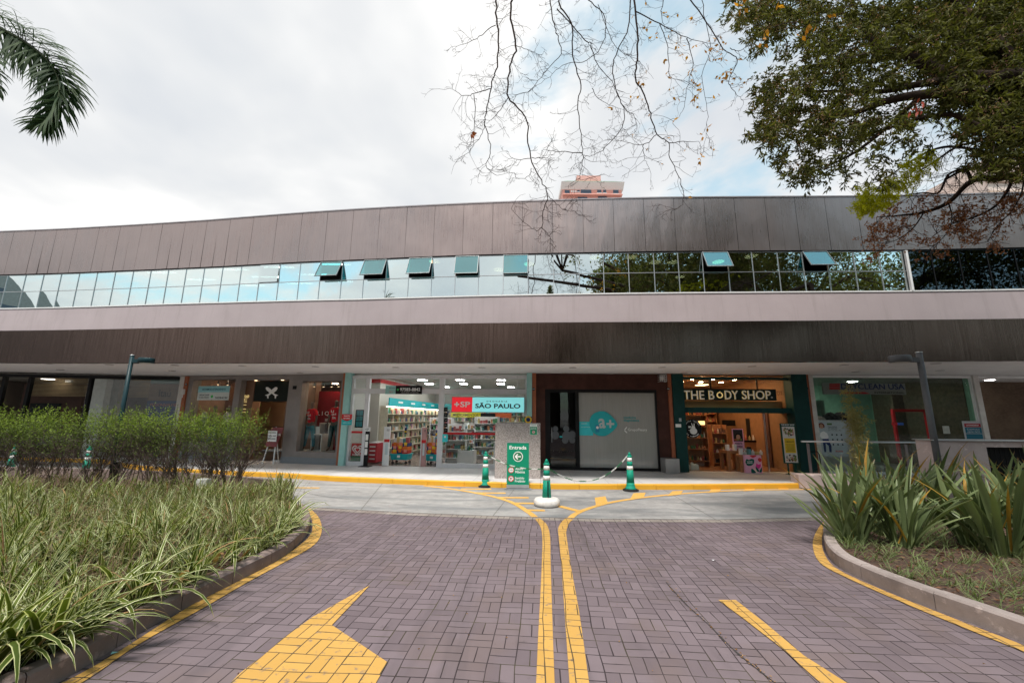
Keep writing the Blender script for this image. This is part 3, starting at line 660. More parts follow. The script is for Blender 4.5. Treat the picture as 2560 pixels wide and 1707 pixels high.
for i, (a, b) in enumerate(zip(wX, wX[1:])):
    op = [s for k, s in opened.items() if abs(k-a) < .05]
    for row in (0, 1):
        z0 = (lambda X: lz('wb', X)) if row == 0 else zm; z1 = zm if row == 0 else (lambda X: lz('wt', X)-.03)
        isop = row == 1 and op; f = .0075
        mb = MB()
        A, B = fp(a, 0, 0), fp(b, 0, 0); ex = (B-A).normalized(); iy = Vector((-ex.y, ex.x, 0)); Wd = (B-A).length
        ang = math.atan2(ex.y, ex.x); fr = Frame((A.x, A.y, 0), ang)
        za, zb = (z0(a)+z0(b))/2, (z1(a)+z1(b))/2
        mb.box(0, f, .03, .08, za, zb).box(Wd-f, Wd, .03, .08, za, zb).box(f, Wd-f, .03, .08, za, za+f).box(f, Wd-f, .03, .08, zb-f, zb)
        w_ = part('window', mb, M_alu, BLD); me = w_.data
        # bring the bay-frame vertices into the building's frame
        for v_ in me.vertices:
            P = Vector(v_.co)+Vector(ORG[BLD.name]); v_.co = fr.w(P.x, P.y, P.z)-Vector(ORG[BLD.name])
        g = MB(); g.box(f, Wd-f, .045, .053, za+f, zb-f)
        ang2 = R(op[0]) if isop else 0
        if isop:
            g = MB(); g.m = 0; g.box(.012, Wd-.012, -.003, .004, za+.012, zb-.012)
        pn = g.mesh('pane', M_openglass if (isop and op[0] > 5) else M_winglass)
        tl = random.gauss(0, .0022)
        hz = Matrix.Translation((0, .02, zb)) @ Matrix.Rotation(-ang2, 4, 'X') @ Matrix.Translation((0, -.0, -zb)) if isop else Matrix.Rotation(tl, 4, 'Z')
        LW = Matrix.Translation(fr.O-Vector(ORG[BLD.name])) @ Matrix.Rotation(ang, 4, 'Z')
        pn.transform(LW @ hz); po = bpy.data.objects.new('pane', pn); COL.objects.link(po); po.parent = w_
        if isop and op[0] > 5:
            s_ = MB(); s_.box(0, .014, -.015, .012, za, zb).box(Wd-.014, Wd, -.015, .012, za, zb).box(.014, Wd-.014, -.015, .012, za, za+.016).box(.014, Wd-.014, -.015, .012, zb-.014, zb)
            me = s_.mesh('sash', M_sash); me.transform(LW @ hz); so = bpy.data.objects.new('sash', me); COL.objects.link(so); so.parent = w_
            w_['label'] = 'top hung window sash tilted open'
for a, b in zip(dX, dX[1:]):
    A, B = fp(a, 0, 0), fp(b, 0, 0); ex = (B-A).normalized(); Wd = (B-A).length; ang = math.atan2(ex.y, ex.x); fr = Frame((A.x, A.y, 0), ang); LW = Matrix.Translation(fr.O-Vector(ORG[BLD.name])) @ Matrix.Rotation(ang, 4, 'Z')
    za, zb = (lz('wb', a)+lz('wb', b))/2, (lz('wt', a)+lz('wt', b))/2-.03
    mb = MB(); f = .012; mb.box(0, f, .03, .08, za, zb).box(Wd-f, Wd, .03, .08, za, zb).box(f, Wd-f, .03, .08, za, za+.02).box(f, Wd-f, .03, .08, zb-f, zb)
    me = mb.mesh('window', M_black); me.transform(LW); w_ = bpy.data.objects.new('window', me); COL.objects.link(w_); w_.parent = BLD; w_['label'] = 'full height dark tinted window'
    me = MB().box(f, Wd-f, .045, .055, za+f, zb-f).mesh('pane', M_darkglass); me.transform(LW); w2 = bpy.data.objects.new('pane', me); COL.objects.link(w2); w2.parent = w_
p = fp(wX[-1], 0, 0); mb = MB(); mb.box(p.x-.03, p.x+.03, p.y-.03, p.y+.03, lz('wb', wX[-1]), lz('wt', wX[-1])-.03); part('thick_mullion', mb, M_white, BLD)
# round recessed lamps in the soffit
for px, py in ((118, 914), (273, 915), (437, 915), (606, 915), (789, 916), (990, 917), (1205, 917), (1432, 917), (1655, 916), (1880, 915), (2110, 913), (2340, 911), (430, 929), (750, 932), (928, 934), (1115, 934), (1525, 934), (1710, 931), (2140, 930), (2350, 928), (150, 928)):
    r_ = ray(px, py); k = (3.3-H)/r_.z; P = Vector((r_.x*k, r_.y*k, 3.3)); t_ = (P.y-inY(P.x))/max(.1, Y2(P.x)+.35-inY(P.x)); zc = lz('fb', P.x)*(1-t_)+3.3*t_
    mb = MB(); mb.lathe([(.11, 0), (.11, .012), (.08, .012)], (P.x, P.y, zc-.004), 20); part('soffit_downlight', mb, mat('downlight_rim', (.5, .47, .47), .5), BLD)

# ================= shopfront frames =================
def st(px, py=937): q = hit(C2, px, py); return Vector((q.x, q.y, 0))
def bay(pa, pb):
    A, B = st(pa), st(pb); d_ = B-A; f = Frame(A, math.atan2(d_.y, d_.x)); f.W = d_.length; return f
SZ = .128; CZ = 3.3
def uvd(fr, px, py, d=0.): return fr.uv(px, py, d)
class Room:
    """walls, floor and ceiling of one shop as parts"""
    def __init__(s, root, u0, u1, depth, wall, floor, ceil, ch=3.29, d0=.12):
        mb = MB(); mb.box(u0-.06, u0, d0, depth, SZ, ch).box(u1, u1+.06, d0, depth, SZ, ch).box(u0-.06, u1+.06, depth, depth+.06, SZ, ch); part('interior_wall', mb, wall, root)
        mb = MB(); mb.box(u0, u1, d0, depth, SZ+.002, SZ+.012); part('floor', mb, floor, root)
        mb = MB(); mb.box(u0-.06, u1+.06, d0, depth+.06, ch, ch+.05); part('ceiling', mb, ceil, root)
def lights(root, pts, sx, sy, z, m, name='ceiling_light'):
    for u, d_ in pts: part(name, MB().box(u-sx/2, u+sx/2, d_-sy/2, d_+sy/2, z-.012, z-.002), m, root)
# ================= shops =================
ZM = {1: (0, 880, .29762), 2: (440, 900, .20408), 3: (840, 900, .22959), 4: (1200, 900, .25508), 5: (1660, 900, .20408), 6: (1980, 860, .2466)}
def zp(k, x, y): a = ZM[k]; return a[0]+x*a[2], a[1]+y*a[2]
def RC(fr, k, xl, xr, yt, yb, d=0.):
    xm, ym = (xl+xr)/2, (yt+yb)/2
    return uvd(fr, *zp(k, xl, ym), d)[0], uvd(fr, *zp(k, xr, ym), d)[0], uvd(fr, *zp(k, xm, yb), d)[1], uvd(fr, *zp(k, xm, yt), d)[1]
def bx(mb, fr, k, xl, xr, yt, yb, y0, y1):
    u0, u1, z0, z1 = RC(fr, k, xl, xr, yt, yb, y0); return mb.box(u0, u1, y0, y1, z0, z1)
def board(name, label, cat, fr, u0, u1, z0, z1, d, th, m, group=None):
    t_ = thing(name, label, cat, ((u0+u1)/2, d, z0), fr, group); part('panel', MB().box(u0, u1, d, d+th, z0, z1), m, t_); return t_
def letters(t_, body, u0, u1, z0, z1, y, m, name='lettering', **k): part(name, text(MB(), body, u0, u1, z0, z1, y-.003, .003, **k), m, t_)
M_red = flat('red_paint', (.55, .015, .02)); M_teal = flat('teal_plastic', (.02, .42, .45)); M_mint = flat('mint_paint', (.32, .58, .55)); M_orange = pm('terracotta_paint', (.36, .115, .055), .6)
M_dkgreen = pm('dark_green_paint', (.008, .045, .042), .5); M_dkbrown = pm('dark_brown_paint', (.06, .024, .018), .55, fn=worn(.3, 3)); M_greyr = pm('grey_render', (.25, .225, .215), .85, fn=worn(.1, 2.5, .2))
M_txtW = flat('white_lettering', (.8, .8, .78)); M_txtK = flat('black_lettering', (.012, .015, .02)); M_green = flat('sign_green', (.0, .27, .13)); M_yel = flat('sign_yellow', (.75, .5, .03)); M_navy = flat('navy', (.01, .03, .12))
M_gold = mat('gold_lettering', (.6, .42, .14), .4, .3, emit=(.8, .6, .25), es=.35); M_skin = pm('mannequin_beige', (.3, .21, .16), .5); M_skin2 = pm('mannequin_dark', (.12, .085, .07), .5)
M_floorD = pm('dark_shop_floor', (.10, .08, .075), .3); M_int = pm('interior_paint', (.62, .6, .56), .8); M_brown = pm('brown_board', (.10, .045, .035), .6); M_pinkP = flat('pink_print', (.72, .36, .5)); M_blueg = flat('slate_trim', (.2, .22, .24))
E_soft = emis('soft_ceiling_panel', (1, .98, .95), 16)

# pilasters between the shops: each one a thing of its own
def pilaster(px0, px1, m, label, name='pillar', d0=-.06, d1=.3, zt=3.31):
    A, B = st(px0), st(px1); d_ = B-A; fr = Frame(A, math.atan2(d_.y, d_.x)); solid(name, MB().box(0, d_.length, d0, d1, SZ, zt), m, label, 'pillar', (0, 0, SZ), fr)
pilaster(456, 467, M_cream, 'narrow cream pillar between the bank glazing and the grey clothes shop'); pilaster(467.3, 475, M_orange, 'terracotta strip left of the grey clothes shop')
pilaster(861, 867.5, M_orange, 'terracotta strip between the clothes shop and the mint pillar'); pilaster(868, 881.5, M_mint, 'mint green pillar left of the pharmacy doorway', d0=-.12)
pilaster(1317, 1330, M_mint, 'mint green pillar right of the pharmacy window', d0=-.12); pilaster(1330.3, 1340, M_orange, 'terracotta strip left of the dark brown clinic front')
pilaster(1667, 1675.5, M_orange, 'terracotta strip right of the clinic front'); pilaster(1676, 1703, M_dkgreen, 'dark green pillar left of the cosmetics shop window', d0=-.14, d1=.5)
pilaster(1969, 2008, M_dkgreen, 'dark green pillar right of the cosmetics shop window', d0=-.14, d1=.5); pilaster(2008.3, 2017, M_orange, 'terracotta strip beside the dry cleaner glazing')
pilaster(2017.4, 2028, M_cream, 'cream pillar left of the dry cleaner glazing'); pilaster(2427, 2440, M_cream, 'cream pillar right of the dry cleaner glazing')

# ---------- bank (left, behind the hedge) ----------
_r = ray(0, 934); _k = (3.3-H)/_r.z; _A = Vector((_r.x*_k, _r.y*_k, 0)); _B = st(456); _A = _B+(_A-_B)*1.5; fA = Frame(_A, math.atan2((_B-_A).y, (_B-_A).x)); fA.W = (_B-_A).length
bk = thing('bank_shopfront', 'dark glazed bank front with slatted blinds behind the hedge', 'shopfront', (fA.W/2, 0, SZ), fA)
Room(bk, 0, fA.W-.05, 6, pm('bank_wall', (.2, .15, .12), .8), M_floorD, M_int)
mb = MB(); mb.box(0, fA.W, 0, .1, 3.18, 3.3)
for x in (15, 235, 745): u0, u1, _, _ = RC(fA, 1, x, x+26, 200, 300); mb.box(u0, u1, -.01, .12, SZ, 3.18)
part('frame', mb, M_black, bk)
u0, u1, z0, z1 = RC(fA, 1, 250, 1545, 190, 520); part('glass_pane', MB().box(.1, fA.W-.04, .05, .06, SZ, 3.18), M_glass, bk)
u0, u1, _, _ = RC(fA, 1, 770, 880, 300, 400, .6); part('column', MB().box(u0, u1, .6, 1.0, SZ, 3.3), M_cream, bk)
u0, u1, _, _ = RC(fA, 1, 890, 975, 300, 400, .8); part('column', MB().box(u0, u1, .9, 1.2, SZ, 3.3), pm('bank_column_grey', (.3, .28, .25), .8), bk)
u0, u1, z0, z1 = RC(fA, 1, 180, 690, 265, 520, 1.5); part('door_block', MB().box(u0, u1, 1.5, 2.6, SZ, z1), M_brown, bk)
u0, u1, z0, z1 = RC(fA, 1, 255, 505, 430, 520, 1.48); part('door_opening', MB().box(u0, u1, 1.44, 1.5, SZ, z1), M_black, bk)
mb = MB(); u0, u1, _, _ = RC(fA, 1, 250, 1270, 200, 260, 1.2)
for i in range(16): z = 3.25-i*.055; mb.box(u0, u1, 1.2, 1.24, z-.028, z) if z > 2.5 else None
part('window_blind', mb, pm('tan_slats', (.32, .23, .13), .7), bk)
u0, u1, z0, z1 = RC(fA, 1, 1270, 1545, 188, 265, .3); part('header_glass', MB().box(u0, u1, .3, .32, z0, 3.25), pm('pale_teal_glass', (.16, .23, .22), .3), bk)
u0, u1, z0, z1 = RC(fA, 1, 1250, 1520, 268, 408, .5); sg = board('bank_sign', 'brown and navy bank sign reading Itau Personnalite behind the glass', 'sign', fA, u0, u1, z0, z1, .5, .06, pm('sign_brown', (.16, .1, .065), .6))
zb = z0; part('lower_panel', MB().box(u0, u1, .5, .56, .9, z0-.004), M_navy, sg)
a0, a1, b0, b1 = RC(fA, 1, 1335, 1435, 325, 375, .5); letters(sg, 'Itaú', a0, a1, b0, b1+.05, .5, M_black, bold=.02)
a0, a1, b0, b1 = RC(fA, 1, 1262, 1480, 425, 450, .5); letters(sg, 'PERSONNALITÉ', a0, a1, b0-.02, b1, .5, mat('brick_lettering', (.4, .1, .05), .5))
lights(bk, [(fA.W-2, 2.2), (fA.W-4.5, 2.4), (fA.W-7, 2.2), (fA.W-9.5, 2.4), (fA.W-1.5, 1.0), (fA.W-5.5, .8)], .35, .25, 3.29, emis('bank_fill_panel', (1, .9, .78), 9))  # ceiling panels added to brighten the dark bank interior
part('hanging_sign', MB().box(*RC(fA, 1, 545, 605, 235, 255, 1.0)[:2], 1.0, 1.05, RC(fA, 1, 545, 605, 235, 255, 1.0)[2], RC(fA, 1, 545, 605, 235, 255, 1.0)[3]), M_cream, bk)
cb = RC(fA, 1, 1518, 1560, 240, 340, -.3); u = (cb[0]+cb[1])/2
cm = thing('security_camera', 'small white security camera on the cream pillar beside the bank', 'camera', (u, -.1, 2.5), fA); part('bracket', MB().box(u-.05, u+.05, -.2, -.06, 2.46, 2.6), M_white, cm); part('body', MB().lathe([(.0, 0), (.05, .0), (.06, .03), (.06, .2), (.03, .22)], (u, -.22, 2.58), 12), M_white, cm)

# ---------- grey clothes shop ----------
fB = bay(475, 861)
gs = thing('clothes_shopfront', 'grey rendered clothes shop front with two display windows and a doorway', 'shopfront', (fB.W/2, 0, SZ), fB)
wa = RC(fB, 2, 200, 715, 235, 900); dr = RC(fB, 2, 795, 1370, 240, 1235); wb_ = RC(fB, 2, 1510, 1985, 250, 1145)
wa = (uvd(fB, *zp(2, 205, 300))[0], uvd(fB, *zp(2, 722, 300))[0], .75, uvd(fB, *zp(2, 460, 235))[1])
dr = (uvd(fB, *zp(2, 795, 300))[0], uvd(fB, *zp(2, 1383, 300))[0], SZ, uvd(fB, *zp(2, 1100, 240))[1])
wb_ = (uvd(fB, *zp(2, 1548, 300))[0], uvd(fB, *zp(2, 2022, 300))[0], uvd(fB, *zp(2, 1700, 1125))[1], uvd(fB, *zp(2, 1790, 252))[1])
mb = MB(); us = [0, wa[0], wa[1], dr[0], dr[1], wb_[0], wb_[1], fB.W]
for i in (0, 2, 4, 6): mb.box(us[i], us[i+1], 0, .35, SZ+.22, 3.3)
for i, o in ((1, wa), (3, dr), (5, wb_)):
    mb.box(us[i], us[i+1], 0, .35, o[3], 3.3)
    if i != 3: mb.box(us[i], us[i+1], 0, .35, SZ+.22, o[2])
part('wall', mb, M_greyr, gs)
for a, b in ((0, dr[0]), (dr[1], fB.W)): part('plinth', MB().box(a, b, -.015, .3, SZ, SZ+.22), M_blueg, gs)
for o in (wa, wb_): part('display_glass', MB().box(o[0], o[1], .2, .21, o[2], o[3]), M_glass, gs)
Room(gs, .05, fB.W-.05, 6, pm('shop_brown_wall', (.26, .15, .1), .8), M_floorD, pm('shop_ceiling', (.3, .2, .15), .8), d0=.36)
part('header_panel', MB().box(dr[0]+.42, dr[1]-.05, .25, .3, RC(fB, 2, 850, 1370, 262, 505, .25)[2], dr[3]-.03), flat('black_green_panel', (.008, .012, .009)), gs)
part('door_jamb', MB().box(dr[0], dr[0]+.4, .24, .6, SZ, dr[3]), pm('copper_board', (.16, .085, .05), .5), gs)
part('sliding_door', MB().box(dr[1]-.06, dr[1]-.02, .24, .28, SZ, 2.35).box(dr[1]-.58, dr[1]-.06, .24, .28, SZ, SZ+.06), M_alu, gs)
u0, u1, z0, z1 = RC(fB, 2, 1030, 1350, 515, 700, 3.0); part('back_board', MB().box(u0-.1, u1+.3, 3.0, 3.06, 1.3, z1), mat('tan_board', (.5, .3, .18), .7), gs)  # even tan base colour, no emission
RU = uvd(fB, *zp(2, 1735, 600), 1.2)[0]; part('display_partition', MB().box(RU, wb_[1]+.1, 1.2, 1.24, SZ, 2.75), pm('deep_red_board', (.2, .006, .012), .5), gs)
part('display_partition', MB().box(RU-.05, RU-.005, 1.0, 1.3, SZ, 3.2).box(RU-1.6, RU-.05, 1.26, 1.3, SZ, 3.2), pm('brown_side', (.16, .09, .06), .7), gs)
part('display_floor', MB().box(RU-1.6, wb_[1]+.1, .37, 1.2, wb_[2]-.06, wb_[2]-.02), M_blueg, gs)
part('display_partition', MB().box(wa[0]-.1, wa[1]-.6, 1.6, 1.64, SZ, 3.2), pm('brown_curtain', (.11, .05, .03), .8), gs)
# crossed fish emblem on the header
def X2(x, y, d=.24): return uvd(fB, *zp(2, x, y), d)
em = thing('shop_emblem', 'white crossed fish emblem on the black header over the doorway', 'emblem', (dr[0]+1.2, .24, 2.6), fB)
fish = [(1105, 330), (1125, 330), (1160, 355), (1185, 385), (1205, 412), (1252, 430), (1228, 437), (1220, 470), (1208, 468), (1208, 440), (1180, 415), (1140, 395), (1110, 370), (1097, 345)]
for s_ in (0, 1):
    mb = MB(); mb.vprism([X2(x if not s_ else 2*1170-x, y) for x, y in fish], .243-.003*s_, .248); part('fish', mb, M_txtW, em)
vt = thing('vertical_lettering', 'gold vertical lettering on the left door jamb of the clothes shop', 'lettering', (dr[0]+.1, .2, 1.6), fB)
a0, a1, b0, b1 = RC(fB, 2, 815, 885, 425, 640, .235); part('lettering', text(MB(), 'iTTing', a0-.02, a1, b0, b1, .225, .008, bold=.01, rot=1), M_gold, vt)
a0, a1, b0, b1 = RC(fB, 2, 268, 652, 318, 490, .12); bn = board('banner', 'pale blue and white banner about delivery hanging in the left display window', 'banner', fB, a0, a1, b0, b1, .12, .01, flat('banner_white', (.62, .68, .66)))
hh = b1-b0; ww = a1-a0; part('band', MB().box(a0, a1, .116, .12, b0+hh*.56, b1), flat('banner_blue', (.3, .6, .64)), bn)
letters(bn, 'ESTAMOS ATENDENDO', a0+ww*.14, a1-ww*.12, b0+hh*.7, b0+hh*.84, .115, flat('dark_teal', (.01, .1, .16)), bold=.02)
letters(bn, 'WHATSAPP', a0+ww*.06, a0+ww*.38, b0+hh*.3, b0+hh*.42, .12, M_txtK); letters(bn, 'E DELIVERY', a0+ww*.06, a0+ww*.38, b0+hh*.12, b0+hh*.24, .12, M_txtK)
letters(bn, '94208-8184', a0+ww*.58, a0+ww*.96, b0+hh*.1, b0+hh*.24, .12, M_txtK, bold=.02); part('phone_logo', MB().disc(a0+ww*.47, b0+hh*.26, .06, .117, .12), flat('phone_green', (.05, .5, .1)), bn)
a0, a1, b0, b1 = RC(fB, 2, 1432, 1476, 315, 357); board('number_plate', 'small dark square plate on the grey wall beside the display window', 'plate', fB, a0, a1, b0, b1, -.012, .012, M_black)
# spotlights hanging in the windows
def spot(fr, k, x, y, d, grp, lab):
    u, z = uvd(fr, *zp(k, x, y), d); t_ = thing('hanging_spotlight', lab, 'spotlight', (u, d, z), fr, grp)
    part('shade', MB().lathe([(.05, 0), (.05, .01), (.015, .14), (.01, .2)], (u, d, z), 12), M_black, t_); part('bulb', MB().lathe([(.035, -.004), (.035, .0)], (u, d, z), 10), M_lampW, t_)
for x, y in ((395, 300), (515, 300), (632, 305)): spot(fB, 2, x, y, .9, 'spotlights over the left display', 'black spotlight hanging in the left clothes shop window')
for x, y in ((1692, 325), (1808, 328), (1905, 328), (1990, 325)): spot(fB, 2, x, y, .9, 'spotlights over the right display', 'black spotlight hanging above the red shirted mannequins')
lights(gs, [(dr[0]+.9, .9), (dr[0]+1.6, 1.0), (wb_[0]+.7, 1.0), (wb_[0]+1.3, 1.3), (wa[0]+.8, 1.0), (dr[0]+1.3, 3.8), (wb_[0]+.9, 3.6)], .22, .22, 3.29, emis('warm_panel', (1, .76, .52), 50))
for x, y in ((985, 252), (1310, 254)): u, z = uvd(fB, *zp(2, x, y), .2); part('door_downlight', MB().lathe([(.05, 0), (.05, .01)], (u, .18, dr[3]-.012), 12), M_lampW, gs)
# mannequins: one continuous skinned body each, with shirt, trousers and head
def mannequin(u, d, z, h, fr, label, shirt, pants, word=True, skin=M_skin2, turn=0., spread=.16, legs=True):
    t_ = thing('mannequin', label, 'mannequin', (u, d, z), fr, rz=turn); k = h/1.8
    def sk(name, J, E, m, sub=2):
        me = bpy.data.meshes.new(name); me.from_pydata([(x*k, y*k, z_*k) for x, y, z_, r1, r2 in J], E, []); o = bpy.data.objects.new(name, me); COL.objects.link(o); o.parent = t_
        md = o.modifiers.new('skin', 'SKIN'); md.use_smooth_shade = True
        import bmesh; bm = bmesh.new(); bm.from_mesh(me); L_ = bm.verts.layers.skin.verify()
        for v_, j in zip(bm.verts, J): v_[L_].radius = (j[3]*k, j[4]*k)
        bm.verts.ensure_lookup_table(); bm.verts[0][L_].use_root = True; bm.to_mesh(me); bm.free()
        s2 = o.modifiers.new('sub', 'SUBSURF'); s2.levels = sub; s2.render_levels = sub; me.materials.append(m); return o
    a = spread
    J = [(0, 0, .95, .13, .1), (0, 0, 1.15, .105, .09), (0, 0, 1.35, .14, .1), (0, 0, 1.46, .07, .06), (0, 0, 1.53, .045, .045), (0, 0, 1.6, .05, .06), (0, -.005, 1.68, .068, .085), (0, 0, 1.76, .055, .065),
         (.19, 0, 1.42, .045, .045), (.25, .0, 1.15, .036, .036), (.27, -.05, .92, .026, .026), (.275, -.07, .8, .024, .016), (-.19, 0, 1.42, .045, .045), (-.25, 0, 1.15, .036, .036), (-.28, -.04, .92, .026, .026), (-.285, -.06, .8, .024, .016),
         (.09, 0, .88, .08, .08), (a*.8, 0, .5, .055, .055), (a, 0, .09, .035, .035), (a+.01, -.12, .03, .035, .02), (-.09, 0, .88, .08, .08), (-a*.8, 0, .5, .055, .055), (-a, 0, .09, .035, .035), (-a-.01, -.12, .03, .035, .02)]
    E = [(0, 1), (1, 2), (2, 3), (3, 4), (4, 5), (5, 6), (6, 7), (3, 8), (8, 9), (9, 10), (10, 11), (3, 12), (12, 13), (13, 14), (14, 15), (0, 16), (16, 17), (17, 18), (18, 19), (0, 20), (20, 21), (21, 22), (22, 23)]
    sk('body', J, E, skin)
    if shirt:
        g = .016; sk('shirt', [(0, 0, .93, .15+g, .12), (0, 0, 1.15, .125+g, .11), (0, 0, 1.36, .15+g, .118), (0, 0, 1.46, .09, .085), (.17, 0, 1.43, .068, .068), (.235, 0, 1.24, .066, .066), (-.17, 0, 1.43, .068, .068), (-.235, 0, 1.24, .066, .066)], [(0, 1), (1, 2), (2, 3), (3, 4), (4, 5), (3, 6), (6, 7)], shirt)
        if word:
            mb = MB()
            for j, wd in enumerate(('LI', 'QUI', 'DA')): text(mb, wd, (-.09 if j < 1 else -.08+.03*j)*k, (.02 if j == 0 else .11)*k, (1.33-.11*j)*k, (1.41-.11*j)*k, -.153*k, .004, bold=.03)
            me = mb.mesh('print', M_txtW); o = bpy.data.objects.new('print', me); COL.objects.link(o); o.parent = t_
    if pants: sk('trousers', [(0, 0, .97, .135, .11), (.095, 0, .84, .098, .098), (a*.8, 0, .5, .075, .075), (a, 0, .13, .052, .052), (-.095, 0, .84, .098, .098), (-a*.8, 0, .5, .075, .075), (-a, 0, .13, .052, .052)], [(0, 1), (1, 2), (2, 3), (0, 4), (4, 5), (5, 6)], pants)
    return t_
M_redsh = flat('red_cotton', (.62, .008, .02), .85); M_tealp = flat('teal_denim', (.005, .15, .2), .85)
u, z = uvd(fB, *zp(2, 1650, 800), .55); mannequin(u, .55, wb_[2]-.02, 1.84, fB, 'left mannequin in the window wearing a red shirt and teal trousers', M_redsh, M_tealp, turn=-.1, spread=.22)
u, z = uvd(fB, *zp(2, 1945, 800), .6); mannequin(u, .6, wb_[2]-.02, 1.9, fB, 'right mannequin in the window, partly cut off by the frame, in a red shirt', M_redsh, flat('dark_green_denim', (.01, .06, .06), .85), turn=.05)
for x, s_, m_, lb in ((350, None, flat('pale_shirt', (.6, .6, .62), .9), 'mannequin in a pale shirt at the left of the left display window'), (495, None, flat('sand_shirt', (.3, .2, .13), .9), 'mannequin in a sand coloured shirt in the middle of the left display window'), (668, None, flat('lilac_shirt', (.55, .45, .5), .9), 'mannequin in a lilac shirt at the right edge of the left display window')):
    u, z = uvd(fB, *zp(2, x, 545), .8); mannequin(u, .8, z-1.82, 1.82, fB, lb, m_, M_tealp, word=False)
lq = thing('wall_lettering', 'large white letters reading LIQUIDA on the deep red board in the window', 'lettering', (wb_[0]+.6, 1.19, 1.8), fB); a0, a1, b0, b1 = RC(fB, 2, 1735, 2120, 628, 685, 1.19); letters(lq, 'L I Q U I D A', a0, a1, b0, b1, 1.195, M_txtW, bold=.01)
def cubeframe(u0, u1, z0, z1, d, dep, lab):
    t_ = thing('display_cube', lab, 'display stand', ((u0+u1)/2, d, z0), fB); f = .035; part('frame', MB().box(u0, u0+f, d, d+dep, z0, z1).box(u1-f, u1, d, d+dep, z0, z1).box(u0+f, u1-f, d, d+dep, z0, z0+f).box(u0+f, u1-f, d, d+dep, z1-f, z1), M_cream, t_); part('back', MB().box(u0+f, u1-f, d+dep-.02, d+dep-.003, z0+f, z1-f), M_brown, t_)
fz = wb_[2]-.02; a = RC(fB, 2, 1645, 1775, 995, 1130, .5); cubeframe(a[0], a[1], fz, fz+.62, .5, .4, 'white open display cube standing on the window floor'); b = RC(fB, 2, 1740, 1862, 912, 1045, .85); cubeframe(b[0], b[1], fz+.001, fz+1.02, .85, .3, 'taller cream open display cube behind the white cube')
a = RC(fB, 2, 1690, 1748, 905, 990, .6); board('price_card', 'white printed card leaning on the display cube', 'card', fB, a[0], a[1], fz+.63, fz+.63+a[3]-a[2], .62, .01, M_white)
a = RC(fB, 2, 1780, 1850, 845, 905, .9); sg = board('discount_card', 'red card reading 50% on top of the display cube', 'card', fB, a[0], a[1], fz+1.03, fz+1.03+a[3]-a[2], 1.0, .01, pm('wine_card', (.2, .05, .05), .5)); letters(sg, '50%', a[0]+.04, a[1]-.04, fz+1.08, fz+1.17, 1.0, M_txtW, bold=.02)
# clothes rail inside the door
cr = thing('clothes_rail', 'dark clothes rail seen through the doorway', 'rail', (dr[0]+1.4, 2.2, SZ), fB); mb = MB()
for q in range(4): mb.tube([(dr[0]+.75+q*.5, 2.2, SZ), (dr[0]+.75+q*.5, 2.2, 2.1)], .02)
mb.tube([(dr[0]+.6, 2.2, 1.75), (dr[0]+2.4, 2.2, 1.75)], .02); part('frame', mb, M_black, cr)
for q in range(9):
    c = random.choice([M_redsh, M_brown, M_black, M_cream]); solid('hanging_garment', MB().vprism([(dr[0]+.7+q*.19-.03, 1.72), (dr[0]+.7+q*.19+.03, 1.72), (dr[0]+.7+q*.19+.06, .9), (dr[0]+.7+q*.19-.06, .9)], 2.05, 2.4), c, 'garment hanging on the rail inside the doorway', 'garment', (dr[0]+.7+q*.19, 2.2, .9), fB, 'garments on the rail inside the doorway')
# easel
def P2(x, y, d): u, z = uvd(fB, *zp(2, x, y), d); return u, z
ea = thing('easel', 'white easel holding a red sale board on the sidewalk', 'easel', (P2(1140, 1240, -.35)[0], -.35, SZ), fB)
u0, _ = P2(1065, 1240, -.4); u1, _ = P2(1200, 1240, -.4); um = (u0+u1)/2+.1; zt = 1.35
for a, b in ((u0, um-.1), (u1, um+.06)): part('leg', MB().box(-.02, .02, -.015, .015, 0, 1, Matrix(((.9, 0, b-a, a), (0, 1, .1, -.42), (0, 0, zt-SZ, SZ), (0, 0, 0, 1)))), M_white, ea)
part('leg', MB().tube([(um, -.05, SZ), (um, -.33, 1.4)], .018), M_white, ea); part('ledge', MB().box(u0+.08, u1-.02, -.44, -.37, .72, .76), M_white, ea)
a0, a1, b0, b1 = RC(fB, 2, 1125, 1285, 825, 1060, -.4); bo = thing('sale_board', 'wine red board reading LIQUIDA standing on the white easel', 'sign board', ((a0+a1)/2, -.4, b0), fB)
part('panel', MB().add([(a0-.02, -.47, b0), (a1-.1, -.47, b0), (a1-.1, -.45, b0), (a0-.02, -.45, b0), (a0+.1, -.37, b1), (a1+.04, -.37, b1), (a1+.04, -.35, b1), (a0+.1, -.35, b1)], [(0, 1, 5, 4), (3, 7, 6, 2), (4, 5, 6, 7), (0, 3, 2, 1), (0, 4, 7, 3), (1, 2, 6, 5)]), pm('board_wine', (.22, .055, .06), .6), bo)
letters(bo, 'LIQUIDA', a0+.12, a1, b1-.3, b1-.2, -.42, M_txtW, bold=.02); part('paper', MB().box(a0+.08, a1-.1, -.485, -.482, b0+.18, b0+.55), M_white, bo)
for j in range(3): letters(bo, ('Liquidação', 'tudo com', 'desconto')[j], a0+.11, a1-.14, b0+.45-j*.1, b0+.52-j*.1, -.486, M_txtK, name='handwriting')
